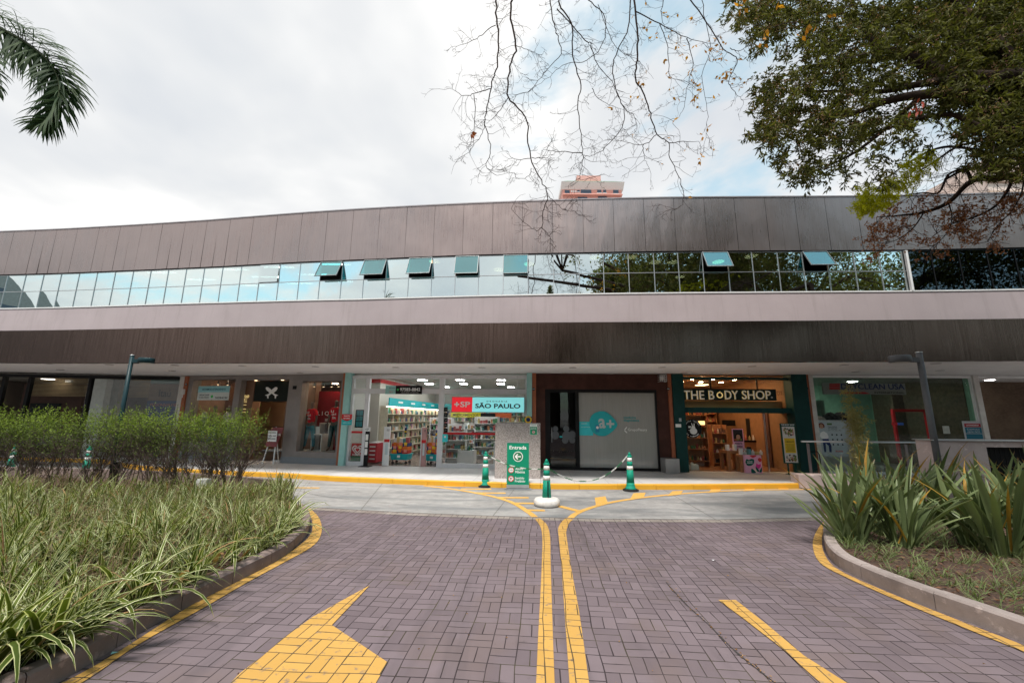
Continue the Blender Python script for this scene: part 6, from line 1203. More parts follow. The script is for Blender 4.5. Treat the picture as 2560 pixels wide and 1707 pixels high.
# ================= street furniture =================
M_cone = pm('cone_green', (.0, .24, .155), .65, fn=worn(.12, 10, .05)); M_conew = pm('cone_white_band', (.75, .73, .7), .5, fn=worn(.1, 14, 0)); M_lampm = pm('lamp_paint_dark_green', (.012, .035, .042), .4); M_lampg = pm('lamp_paint_grey', (.10, .10, .105), .45)
def cone(px, py, h, label, base='rubber', group='green and white traffic cones by the chain', Y=None, slot=False, dirt=0.):
    g = gnd(px, py) if Y is None else Vector((at(px, py, Y).x, Y, 0)); x, y = g.x, g.y
    t_ = thing('traffic_cone', label, 'traffic cone', (x, y, 0), group=group); k = h
    z0 = .05
    if base == 'rubber':
        mb = MB(); r_ = .2*k; mb.prism([(x+r_*1.02*math.cos(R(22.5+45*i)), y+r_*1.02*math.sin(R(22.5+45*i))) for i in range(8)], 0, .035); mb.lathe([(.17*k, .035), (.16*k, .05)], (x, y, 0), 20); part('base', mb, M_blackm, t_)
        rb, zb = .105*k, .05
        part('skirt', MB().lathe([(.16*k, .045), (.12*k, .08*k), (.104*k, .15*k), (.1*k, .2*k)], (x, y, 0), 24), M_cone, t_); zb = .2*k
    else:
        mb = MB(); mb.lathe([(.24, 0), (.268, .02), (.275, .06), (.27, .11), (.24, .145), (.16, .152), (.1, .157), (.09, .18)], (x, y, 0), 32); part('base', mb, pm('grubby_white_plastic', (.66, .63, .6), .6, fn=worn(.2, 9, .1)), t_)
        part('filler_cap', MB().lathe([(.022, .152), (.022, .175)], (x, y-.13, 0), 10), M_conew, t_); zb = .155
    r0, r1 = .1*k, .058*k; ht = .86*k
    def rr(z): return r0+(r1-r0)*(z-zb)/(ht-zb)
    def ringpart(n_, za, zc, m_, e=0.): part(n_, MB().lathe([(rr(za)+e, za), (rr(zc)+e, zc)], (x, y, 0), 24), m_, t_)
    bz = [zb, .53*k, .62*k, .74*k, .83*k, ht]
    ringpart('body', bz[0], bz[1], M_cone); ringpart('white_band', bz[1], bz[2], M_conew, .002); ringpart('body', bz[2], bz[3], M_cone); ringpart('white_band', bz[3], bz[4], M_conew, .002); ringpart('body', bz[4], bz[5], M_cone)
    mb = MB(); mb.lathe([(r1+.012, ht-.012), (r1+.012, ht+.006), (r1-.008, ht+.014), (.018, ht+.03), (.03, ht+.045), (.03, ht+.075), (.018, ht+.1), (.006, ht+.108)], (x, y, 0), 16); mb.box(x-.045, x+.045, y-.012, y+.012, ht+.012, ht+.055); part('chain_hook', mb, M_cone, t_)
    if slot: part('handle_slot', MB().box(x+.008, x+.03, y-rr(.3)-.006, y-rr(.3)+.02, .17, .5), M_black, t_)
    return Vector((x, y, ht+.02))
hA = cone(1213, 1216, .93, 'traffic cone on a black rubber base left of the Entrada banner'); hB = cone(1367, 1263, .97, 'traffic cone standing in a round white weighted base', base='round', slot=True); hC = cone(1577, 1226, .98, 'traffic cone on a black rubber base at the right end of the chain')
cone(28, 1161, .9, 'leftmost traffic cone beyond the hedge by the far kerb', Y=12.6); cone(216, 1166, .9, 'traffic cone hidden behind the hedge stems by the left lamp', Y=12.3)
M_chw = flat('chain_white', (.72, .72, .7)); M_chg = flat('chain_green', (.01, .16, .05))
lk = {}
for m_, nm in ((M_chw, 'white'), (M_chg, 'green')):
    mb = MB(); pts = []
    for i in range(15): a = 2*math.pi*i/14; pts.append((math.cos(a)*.019+(.011 if math.cos(a) > 0 else -.011), math.sin(a)*.012, 0))
    mb.tube(pts, .0042, 6, cap=False); lk[nm] = mb.mesh('chain_link', m_)
def chain(a, b, sag, label):
    t_ = thing('plastic_chain', label, 'chain', tuple(a), group=None); L = (b-a).length; n = int(L*1.12/.045); seg = max(1, n//7 if n > 20 else 8)
    P = [a.lerp(b, i/n)+Vector((0, 0, -4*sag*(i/n)*(1-i/n))) for i in range(n+1)]
    for i in range(n):
        d_ = (P[i+1]-P[i]); q = d_.to_track_quat('X', 'Z'); c_ = 'green' if (i//6) % 2 == (0) else 'white'
        o = bpy.data.objects.new('chain_link', lk[c_]); COL.objects.link(o); o.parent = t_; o.location = (P[i]+P[i+1])/2-Vector(ORG[t_.name]); o.rotation_euler = (q @ __import__('mathutils').Quaternion((1, 0, 0), R(90*(i % 2)+20))).to_euler()
chain(hA+Vector((.04, 0, 0)), hB+Vector((-.06, 0, -.12)), .115, 'green and white plastic chain hanging in front of the Entrada banner'); chain(hB+Vector((.06, 0, -.12)), hC+Vector((-.05, 0, 0)), .42, 'green and white plastic chain sagging between the middle and right cones')
# granite slab
yS = gnd(1212, 1209).y+.12; A, B = at(1236, 1205, yS), at(1351.5, 1205, yS); zT = at(1290, 1057, yS).z
gs_ = MB(); gs_.bevbox(A.x, B.x, yS, yS+.22, .0, zT, .012); solid('granite_slab', gs_, M_granite, 'tall speckled granite slab behind the Entrada banner', 'slab', ((A.x+B.x)/2, yS, 0), bev=.008)
FS = Frame((0, yS, 0), 0)
c0, c1 = at(1324.6, 1086.5, yS), at(1343, 1060, yS); sg = thing('small_parking_sign', 'small green and white parking sign at the top right of the granite slab', 'sign', ((c0.x+c1.x)/2, yS-.01, c0.z)); part('panel', MB().box(c0.x, c1.x, yS-.01, yS-.001, c0.z, c1.z), M_txtW, sg)
w8, h8 = c1.x-c0.x, c1.z-c0.z; part('green_panel', MB().box(c0.x+.006, c1.x-.006, yS-.0135, yS-.0102, c0.z+.006, c0.z+h8*.76), M_green, sg); letters(sg, 'estapar', c0.x+.04, c1.x-.03, c0.z+h8*.84, c0.z+h8*.93, yS-.01, M_green); letters(sg, 'Proibido', c0.x+.03, c1.x-.03, c0.z+h8*.62, c0.z+h8*.7, yS-.0135, M_txtW, bold=.02); letters(sg, 'Estacionar', c0.x+.02, c1.x-.02, c0.z+h8*.51, c0.z+h8*.59, yS-.0135, M_txtW, bold=.02)
cx, cz = (c0.x+c1.x)/2, c0.z+h8*.26; part('white_disc', MB().disc(cx, cz, .043, yS-.016, yS-.0137), M_txtW, sg); part('red_ring', MB().ring(cx, cz, .033, .042, yS-.018, yS-.0162).bar((cx-.026, cz+.026), (cx+.026, cz-.026), .008, y0=yS-.0185, y1=yS-.0162), M_red, sg); letters(sg, 'E', cx-.014, cx+.014, cz-.02, cz+.02, yS-.0162, M_txtK, bold=.03)
# Entrada banner
yB = gnd(1295, 1222).y; c0, c1 = at(1266.5, 1216, yB), at(1322.5, 1104, yB); bn = thing('entrance_banner', 'green roll up banner reading Entrada with an arrow pointing left', 'banner', ((c0.x+c1.x)/2, yB, 0)); w9 = c1.x-c0.x; z0, z1 = max(.03, c0.z), c1.z; h9 = z1-z0
part('panel', MB().box(c0.x, c1.x, yB, yB+.008, z0, z1), flat('banner_green', (.0, .23, .125), .5), bn); part('top_rail', MB().box(c0.x-.002, c1.x+.002, yB-.006, yB+.014, z1-.03, z1+.002), M_alu, bn); part('bottom_rail', MB().box(c0.x-.002, c1.x+.002, yB-.03, yB+.05, z0-.03 if z0 > .04 else .004, z0+.05), M_alu, bn); part('foot', MB().box(c0.x-.06, c1.x+.06, yB-.1, yB+.1, .0, .012), M_blueg, bn)
def B9(x, y): return c0.x+(x-262)/(488-262)*w9, z1-(y-798)/(1240-798)*h9
def lb(s_, x0, x1, y0, y1, **k): a, b = B9(x0, y1), B9(x1, y0); letters(bn, s_, a[0], b[0], a[1], b[1], yB, M_txtW, **k)
lb('Entrada', 287, 462, 838, 874, bold=.03); lb('Altura', 349, 425, 1056, 1076, bold=.025); lb('Máxima', 349, 446, 1084, 1108, bold=.025); lb('Sentido', 346, 440, 1144, 1166, bold=.025); lb('Proibido', 346, 450, 1174, 1196, bold=.025)
c = B9(376, 946); rr_ = .5*w9*98/226; part('circle', MB().disc(c[0], c[1], rr_*.9, yB-.0035, yB-.0002), flat('olive_disc', (.03, .16, .07)), bn); part('circle_rim', MB().ring(c[0], c[1], rr_*.88, rr_*1.02, yB-.0045, yB-.0002), M_txtW, bn); s9 = rr_
part('arrow', MB().bar((c[0]-s9*.5, c[1]), (c[0]+s9*.62, c[1]), s9*.22, y0=yB-.0075, y1=yB-.0037).bar((c[0]-s9*.62, c[1]-s9*.06), (c[0]-s9*.05, c[1]+s9*.52), s9*.24, y0=yB-.0079, y1=yB-.0037).bar((c[0]-s9*.62, c[1]+s9*.06), (c[0]-s9*.05, c[1]-s9*.52), s9*.24, y0=yB-.0083, y1=yB-.0037), M_txtW, bn)
for x, y, kk in ((306, 1078, 0), (306, 1163, 1)):
    c = B9(x, y); r_ = w9*.125; part('white_disc', MB().disc(c[0], c[1], r_*.95, yB-.003, yB-.0002), M_txtW, bn); part('red_ring', MB().ring(c[0], c[1], r_*.82, r_*1.03, yB-.005, yB-.0002), M_red, bn)
    if kk == 0: letters(bn, '2,4m', c[0]-r_*.6, c[0]+r_*.6, c[1]-r_*.22, c[1]+r_*.22, yB-.003, M_txtK, bold=.03); part('height_mark', MB().vprism([(c[0]-.012, c[1]+r_*.7), (c[0]+.012, c[1]+r_*.7), (c[0], c[1]+r_*.38)], yB-.006, yB-.0032).vprism([(c[0]-.012, c[1]-r_*.7), (c[0]+.012, c[1]-r_*.7), (c[0], c[1]-r_*.38)], yB-.006, yB-.0032), M_txtK, bn)
    else: part('turn_arrow', MB().bar((c[0]-r_*.3, c[1]-r_*.6), (c[0]-r_*.3, c[1]+r_*.3), r_*.16, y0=yB-.006, y1=yB-.0032).bar((c[0]-r_*.38, c[1]+r_*.3), (c[0]+r_*.5, c[1]+r_*.3), r_*.16, y0=yB-.0063, y1=yB-.0032), M_txtK, bn); part('red_bar', MB().bar((c[0]-r_*.6, c[1]+r_*.6), (c[0]+r_*.6, c[1]-r_*.6), r_*.16, y0=yB-.0082, y1=yB-.0065), M_red, bn)
# street lamps
def lamp(px, pt, Y, z0, head, m_, label, r_=.055):
    T = at(px, pt, Y); x = T.x; zt = T.z; t_ = thing('street_lamp', label, 'street lamp', (x, Y, z0)); part('pole', MB().tube([(x, Y, z0), (x, Y, zt)], [r_, r_*.92], 16), m_, t_); part('pole_cap', MB().lathe([(r_*1.02, 0), (r_*1.02, .02)], (x, Y, zt), 16), M_alu, t_); part('base_plate', MB().lathe([(r_*2.2, 0), (r_*2.2, .02), (r_*1.3, .03)], (x, Y, z0), 16), m_, t_)
    s_ = head; part('arm', MB().box(min(x, x+s_*.26), max(x, x+s_*.26), Y-.035, Y+.035, zt-.2, zt-.1), m_, t_)
    cx = x+s_*.42; part('lamp_head', MB().lathe([(.17, -.21), (.205, -.2), (.205, -.08), (.19, -.065), (.05, -.06)], (cx, Y, zt), 28, .8), m_, t_); part('lens', MB().lathe([(.16, -.217), (.16, -.211)], (cx, Y, zt), 20, .8), M_cream, t_)
lamp(331, 889, 11.5, .1, 1, M_lampm, 'dark green street lamp rising behind the left hedge'); lamp(2297, 882, 8.5, .1, -1, M_lampg, 'grey street lamp rising out of the right flax bed', .06)
# guard rail
yR = kt[-1].y+.25; P0 = at(2003, 1103, yR); P1 = at(2640, 1100.5, yR); rl = thing('guard_rail', 'metal guard rail with glass panels above the right sidewalk edge', 'railing', (P0.x, yR, .13)); zr = P0.z
part('handrail', MB().tube([(P0.x, yR, zr), (P1.x, yR, zr)], .025, 10), M_alu, rl)
for px in (2018, 2140, 2262, 2345): x = at(px, 1110, yR).x; part('post', MB().box(x-.02, x+.05, yR-.01, yR+.01, .13, zr-.06).tube([(x, yR, zr-.06), (x, yR, zr)], .01), pm('rail_post', (.2, .16, .16), .5), rl)
for a, b in ((2024, 2138), (2146, 2258), (2268, 2343)): x0, x1 = at(a, 1110, yR).x, at(b, 1110, yR).x; part('glass_panel', MB().box(x0+.03, x1-.01, yR-.005, yR+.005, .2, zr-.08), M_glass, rl)
bt = thing('barrier_hoop', 'small dark hoop stand behind the guard rail', 'stand', (at(2030, 1160, yR+.5).x, yR+.5, .13)); x0, x1 = at(2026, 1150, yR+.5).x, at(2050, 1150, yR+.5).x; part('hoop', MB().tube([(x0, yR+.5, .9), (x1-.05, yR+.5, .9), (x1, yR+.5, .82), (x1+.03, yR+.5, .13)], .014, 8), M_black, bt)
# pale wall at the far right with a dark grille
yW = 7.9+.6; xa = at(2338, 1150, yW).x; xb = at(2472, 1150, yW).x; zw = at(2450, 1102, yW).z
mb = MB(); mb.box(xa, xb, yW, yW+.35, 0, zw).box(xb, xb+6, yW, yW+.35, zw-.12, zw).box(xb, xb+6, yW, yW+.35, 0, .18).box(xb+1.6, xb+6, yW, yW+.35, .18, zw-.12)
mw = thing('garden_wall', 'low pale pink wall with a dark grille at the far right', 'wall', (xa, yW, 0)); part('wall', mb, M_pink, mw); part('coping', MB().box(xa-.03, xb+6, yW-.04, yW+.39, zw, zw+.02), M_alu, mw)
gm = MB()
for q in range(17): x = xb+q*.1; gm.box(x, x+.012, yW+.12, yW+.13, .18, zw-.12)
for q in range(9): z = .2+q*.1; gm.box(xb, xb+1.6, yW+.13, yW+.14, z, z+.012)
part('grille', gm, M_black, mw); part('opening', MB().box(xb, xb+1.6, yW+.3, yW+.34, .18, zw-.12), M_black, mw)
# pale block at the kerb end
p = gnd(2030, 1221); b0_, b1_ = at(1998, 1200, p.y).x, at(2075, 1200, p.y).x; zt = at(2030, 1186, p.y).z; solid('stone_block', MB().box(b0_, b1_+1.2, p.y, p.y+.35, 0, zt), M_pink, 'pale pink stone block where the yellow kerb ends', 'block', (b0_, p.y, 0), bev=.01)
# utility marker in the left bed
p = at(501, 1200, 8.6); mb = MB(); mb.add([(p.x-.17, 8.6, .1), (p.x+.17, 8.6, .1), (p.x+.17, 8.8, .1), (p.x-.17, 8.8, .1), (p.x-.11, 8.62, .52), (p.x+.1, 8.62, .52), (p.x+.1, 8.78, .52), (p.x-.11, 8.78, .52)], [(0, 1, 5, 4), (1, 2, 6, 5), (2, 3, 7, 6), (3, 0, 4, 7), (4, 5, 6, 7)]); solid('concrete_marker', mb, pm('pale_concrete', (.4, .4, .38), .9), 'small pale concrete post standing in the grass by the retaining wall', 'post', (p.x, 8.6, .1), bev=.02)
p = at(285, 1145, 9.6); solid('irrigation_pillar', MB().bevbox(p.x-.07, p.x+.07, 9.6, 9.74, .1, .72, .02), M_black, 'short dark pillar among the hedge stems', 'pillar', (p.x, 9.6, .1))
# litter
for px, py, s_, c_, lb_ in ((275, 1639, .05, (.3, .62, .62), 'turquoise scrap of paper on the yellow line by the left kerb'), (2067, 1299, .09, (.75, .75, .75), 'white scrap of paper at the corner of the right bed'), (1783, 1403, .04, (.7, .7, .72), 'white scrap on the pavers right of the double line')):
    p = gnd(px, py); solid('paper_scrap', MB().add([(p.x, p.y, .012), (p.x+s_, p.y+.02, .02), (p.x+s_*.9, p.y+s_*.6, .014), (p.x-.01, p.y+s_*.5, .018)], [(0, 1, 2, 3)]), flat('scrap_%d' % px, c_), lb_, 'litter', (p.x, p.y, .01))
P = []; 
for _ in range(150):
    x_, y_ = random.uniform(-2.2, 6), random.uniform(2.6, 8.2); P.append((x_, y_, .012))
for a in CRK:
    for _ in range(3): P.append((a.x+random.gauss(0, .012), a.y+random.gauss(0, .03), .01))
P = np.array(P); D = rdir(len(P), (0, 0, 0)); D[:, 2] = np.abs(D[:, 2])*.15; V, F = leaves(P, D, RN.uniform(.012, .03, len(P)), RN.uniform(.006, .014, len(P)), .3)
o = npobj('fallen_leaves', V, F, leafmat('dry_leaf', (.16, .07, .03), (.4, .24, .1), .1)); tag(o, 'scattered dry leaf crumbs on the pavers', 'leaf litter', kind='stuff')

# ================= far buildings =================
Yt = 95.; T = lambda px, py: at(px, py, Yt)
tw = thing('pink_tower', 'pink apartment tower with a green roof rising behind the shops', 'building', (T(1480, 497).x, Yt, 0)); M_salmon = pm('salmon_render', (.72, .36, .3), .85); M_cornice = pm('cornice_white', (.78, .74, .72), .8)
a, b = T(1406, 480), T(1554, 480); zr_, ze = T(1480, 475).z, T(1480, 463).z
part('wall', MB().box(a.x, b.x, Yt, Yt+14, 0, zr_), M_salmon, tw); part('cornice', MB().add([(a.x-.4, Yt-.1, zr_), (b.x+.4, Yt-.1, zr_), (b.x+.4, Yt+14, zr_), (a.x-.4, Yt+14, zr_), (a.x-.4, Yt-1.6, ze), (b.x+.4, Yt-1.6, ze), (b.x+.4, Yt+14, ze), (a.x-.4, Yt+14, ze)], [(0, 1, 5, 4), (1, 2, 6, 5), (3, 0, 4, 7), (4, 5, 6, 7), (3, 2, 1, 0)]), M_cornice, tw)
part('roof', MB().add([(a.x-.4, Yt-1.55, ze+.01), (b.x+.4, Yt-1.55, ze+.01), (b.x-1.6, Yt+.8, T(1480, 453).z+.5), (a.x+1.2, Yt+.8, T(1480, 453).z+.5), (b.x, Yt+13, ze+.01), (a.x, Yt+13, ze+.01)], [(0, 1, 2, 3), (3, 2, 4, 5), (1, 4, 2), (0, 3, 5)]), pm('green_roof', (.06, .17, .09), .7), tw)
c0, c1 = T(1444, 460), T(1504, 440); part('roof_block', MB().box(c0.x, c1.x, Yt+1, Yt+8, ze, c1.z+.7), pm('roof_block_pink', (.6, .33, .29), .85), tw)
M_twg = mat('tower_glass', (.06, .08, .12), .15)
for x0, x1, y0, y1 in ((1412, 1424, 476, 486), (1452, 1478, 473, 484), (1493, 1503, 474, 482), (1508, 1515, 475, 482), (1533, 1546, 474, 484), (1443, 1449, 476, 480), (1444, 1468, 493, 500), (1495, 1517, 492, 500)): p, q = T(x0, y1), T(x1, y0); w_ = part('window', MB().box(p.x, q.x, Yt-.08, Yt+.02, p.z, q.z), M_twg, tw); part('window_frame', MB().box(p.x-.15, q.x+.15, Yt-.12, Yt-.02, p.z-.25, p.z), M_cornice, tw)
part('balcony_slab', MB().box(a.x, b.x, Yt-.9, Yt, T(1480, 489).z-.2, T(1480, 489).z), M_salmon, tw)
for px in (1429, 1434, 1439): p = T(px, 479); part('vent', MB().box(p.x-.2, p.x+.2, Yt-.05, Yt+.02, p.z-.3, p.z+.3), M_cornice, tw)
Yq = 40.; p, q, r_ = at(2445, 480, Yq), at(2900, 380, Yq), at(2480, 395, Yq)
rb_ = thing('pale_building', 'pale stepped building behind the roof at the far right', 'building', (p.x, Yq, 0)); part('wall', MB().box(p.x+1.2, p.x+14, Yq, Yq+10, 0, at(2500, 445, Yq).z), pm('pale_render', (.6, .5, .45), .85), rb_); part('upper_storey', MB().box(p.x+2.8, p.x+14, Yq+1, Yq+10, at(2500, 445, Yq).z, at(2560, 385, Yq).z), MATS['pale_render'], rb_)
for z_ in (.6, 2.0): part('slab_edge', MB().box(p.x+1.0, p.x+14, Yq-.25, Yq, at(2500, 445, Yq).z-z_, at(2500, 445, Yq).z-z_+.35), pm('slab_tan', (.4, .3, .24), .85), rb_)
for i, (x0, x1, h_, c_) in enumerate(((-95, -64, 9, (.12, .1, .09)), (-18, 4, 7.5, (.10, .075, .06)), (6, 30, 10, (.09, .08, .075)), (32, 62, 12, (.11, .08, .06)), (64, 100, 10, (.08, .08, .08)))):  # unseen dark buildings added to darken reflections in glass and fascia
    nb_ = ('wide low', 'low brown', 'grey three storey', 'tall brown', 'dark')[i]; b_ = thing('backdrop_building', nb_+' building added across the street to darken the shop glass reflections', 'building', (x0, -38, 0)); part('wall', MB().box(x0, x1, -50, -38, 0, h_), pm('street_render_%d' % i, c_, .9), b_)
    for f_ in range(int(h_/3)): part('window_band', MB().box(x0+1.5, x1-1.5, -38.03, -37.95, 1+f_*3, 2.5+f_*3), mat('street_glass', (.03, .035, .04), .4), b_)
# office with a curved roof across the street, seen only in the windows
ob = thing('office_building', 'grey office building with a curved roof, mirrored in the left windows', 'building', (-50, -5, 0))
prof = [(9, 0), (-5.9, 0), (-5.9, 11.4)]+[(-5.9+q*.35, 11.4+3.0*math.sin(R(q*11))) for q in range(1, 8)]+[(-3, 14.6), (0, 14.9), (4, 14.4), (4, 13.2), (9, 13.2)]
mb = MB(); n_ = len(prof); mb.add([(-50, y_, z_) for y_, z_ in prof]+[(-62, y_, z_) for y_, z_ in prof], [tuple(range(n_))[::-1], tuple(range(n_, 2*n_))]+[(i_, (i_+1) % n_, n_+(i_+1) % n_, n_+i_) for i_ in range(n_)]); part('wall', mb, pm('office_render', (.3, .3, .29), .8), ob)
for z_ in (1.2, 4.2, 7.2, 10.2, 12.4): part('window_band', MB().box(-49.98, -50.05, -5.2 if z_ < 12 else -3.6, 8.5, z_, z_+1.3 if z_ < 12 else z_+.5), MATS['tower_glass'], ob)
part('roof_vent', MB().tube([(-51, -3.6, 14), (-51, -3.6, 15.6)], .12, 8), M_alu, ob)
# ================= planting =================
def inpoly(X, Y, poly):
    n = len(poly); c = np.zeros(len(X), bool); j = n-1
    for i in range(n):
        xi, yi, xj, yj = poly[i][0], poly[i][1], poly[j][0], poly[j][1]
        m_ = ((yi > Y) != (yj > Y)) & (X < (xj-xi)*(Y-yi)/(yj-yi+1e-12)+xi); c ^= m_; j = i
    return c
def scatter(poly, n, box):
    X = RN.uniform(box[0], box[1], n); Y = RN.uniform(box[2], box[3], n); m_ = inpoly(X, Y, poly); return X[m_], Y[m_]
def inview(X, Y, margin=1.1): return (np.abs(X) < (Y+1.2)*1.3*margin) & (Y > -1)
M_varieg = leafmat('variegated_blade', (.030, .058, .010), (.14, .175, .025), .3, .42, 1.1, tip=((.42, .30, .14), .93), vari=((.42, .44, .20), (.86, .85, .58)), dead=.05)
inner = [(p.x, p.y) for p in BEDL]
# dense variegated grass of the left bed
def clumpgrass(X, Y, per, Lr, Wr, z, m_, name, lean=(.05, .75), droop=(.5, 1.9), seg=6):
    n = len(X)*per; P = np.zeros((n, 3)); P[:, 0] = np.repeat(X, per)+RN.normal(0, .022, n); P[:, 1] = np.repeat(Y, per)+RN.normal(0, .022, n); P[:, 2] = z
    az = np.where(RN.uniform(size=n) < .45, RN.normal(-.75, .8, n), RN.uniform(0, 2*np.pi, n)); L = RN.uniform(*Lr, n)*(.95+.22*np.sin(P[:, 0]*2.3+1.7*np.sin(P[:, 1]*1.9))+.14*np.sin(P[:, 1]*4.1+P[:, 0]*3.3)); W = RN.uniform(*Wr, n)
    return blades(P, az, L, W, RN.uniform(*lean, n), RN.uniform(*droop, n), seg, .3, RN.normal(0, .35, n))
X, Y = scatter(inner, 5200, (-13, -1.0, 1.0, 9.2)); k = inview(X, Y); X, Y = X[k], Y[k]
keep = RN.uniform(size=len(X)) < np.clip(1.15-.06*np.hypot(X, Y), .3, 1); X, Y = X[keep], Y[keep]
dist = np.hypot(X, Y); nr = dist < 4.6
g1_ = clumpgrass(X[nr], Y[nr], 9, (.42, .98), (.026, .060), .1, None, '', seg=7); g2_ = clumpgrass(X[~nr], Y[~nr], 9, (.32, .64), (.016, .036), .1, None, '', seg=5, lean=(.03, .8), droop=(.3, 1.6))
V = np.vstack([g1_[0], g2_[0]]); F = np.vstack([g1_[1], g2_[1]+len(g1_[0])]); UV = np.vstack([g1_[2], g2_[2]])
o = npobj('variegated_grass', V, F, M_varieg, uv=UV); tag(o, 'dense cream edged strappy grass filling the left planting bed', 'grass', kind='stuff')
# long arching blades that hang over the kerb
idx = [i for i in range(2, len(lin)-14)]; P = []; az = []
for i in idx:
    a, b = lin[i], lin[i+1]; nrm_ = Vector((b.y-a.y, a.x-b.x, 0)).normalized(); cnt = 5 if a.y < 4.8 else 2
    for _ in range(cnt):
        q = a.lerp(b, random.random()); P.append((q.x-nrm_.x*random.uniform(.04, .3), q.y-nrm_.y*random.uniform(.04, .3), .12)); az.append(math.atan2(nrm_.y, nrm_.x)+random.gauss(0, .75))
n = len(P); V, F, UV = blades(np.array(P), np.array(az), RN.uniform(.4, .95, n), RN.uniform(.028, .058, n), RN.uniform(.35, .95, n), RN.uniform(.9, 2.1, n), 8, .3, RN.normal(0, .3, n))
o = npobj('arching_grass', V, F, M_varieg, uv=UV); tag(o, 'long arching striped leaves spilling over the left kerb', 'grass', kind='stuff')
# brown seed stalks
X, Y = scatter(inner, 2600, (-11, -1.4, 2.2, 9.2)); k = inview(X, Y) & (Y+.8*X < 6) ; X, Y = X[k], Y[k]; n = len(X); P = np.stack([X, Y, np.full(n, .2)], 1)
az = RN.uniform(0, 6.28, n); V, F, UV = blades(P, az, RN.uniform(.35, .62, n), np.full(n, .0045), RN.uniform(.0, .5, n), RN.uniform(.1, .9, n), 5, .8)
M_stalk = leafmat('dry_stalk', (.12, .075, .045), (.3, .21, .13), .1)
tips = V.reshape(n, 6, 3, 3)[:, 3:, 1].reshape(-1, 3); m_ = len(tips)*3; tp = np.repeat(tips, 3, 0)+RN.normal(0, .02, (m_, 3)); V2, F2 = leaves(tp, rdir(m_, (0, 0, .8)), RN.uniform(.012, .035, m_), RN.uniform(.003, .007, m_))
o = npobj('seed_stalks', V, F, M_stalk, uv=UV); tag(o, 'fine brown seed stalks among the striped grass', 'dry stalks', kind='stuff'); o = npobj('seed_heads', V2, F2, M_stalk); tag(o, 'tiny brown seed heads above the striped grass', 'seed heads', kind='stuff')

# hedge: nine shrubs, bare stems below and fresh leaves on top
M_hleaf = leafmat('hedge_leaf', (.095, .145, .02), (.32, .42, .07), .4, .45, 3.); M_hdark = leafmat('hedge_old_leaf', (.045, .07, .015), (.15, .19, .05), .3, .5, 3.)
def grow(mb, p, d, L, r, depth, out, spread=.5, up=.25, nseg=3, kids=(2, 3), shrink=.72, wob=.16, tips=None, rmin=.002, ns=5):
    pts = [p]; rad = [r]; q = p; dd = d.normalized()
    for i in range(nseg): dd = (dd+Vector((random.gauss(0, wob), random.gauss(0, wob), random.gauss(0, wob)+up*.15))).normalized(); q = q+dd*L/nseg; pts.append(q); rad.append(max(rmin, r*(1-.35*(i+1)/nseg)))
    mb.tube(pts, rad, ns if r > .01 else 3 if r < .004 else 4, cap=False); out += pts[1:] if depth <= 1 else []
    if depth > 0:
        for _ in range(random.randint(*kids)):
            nd = (dd+Vector((random.gauss(0, spread), random.gauss(0, spread), random.gauss(0, spread)+up))).normalized(); s_ = random.choice(pts[1:]); grow(mb, s_, nd, L*shrink*random.uniform(.7, 1.15), max(rmin, r*.62), depth-1, out, spread, up, nseg, kids, shrink, wob, tips, rmin, ns)
hx = [at(px, 1100, 9.35).x for px in (-160, -70, 15, 100, 185, 262, 345, 420, 497, 566, 618)]
nm_h = ['first', 'second', 'third', 'fourth', 'fifth', 'sixth', 'seventh', 'eighth', 'ninth', 'tenth', 'eleventh']
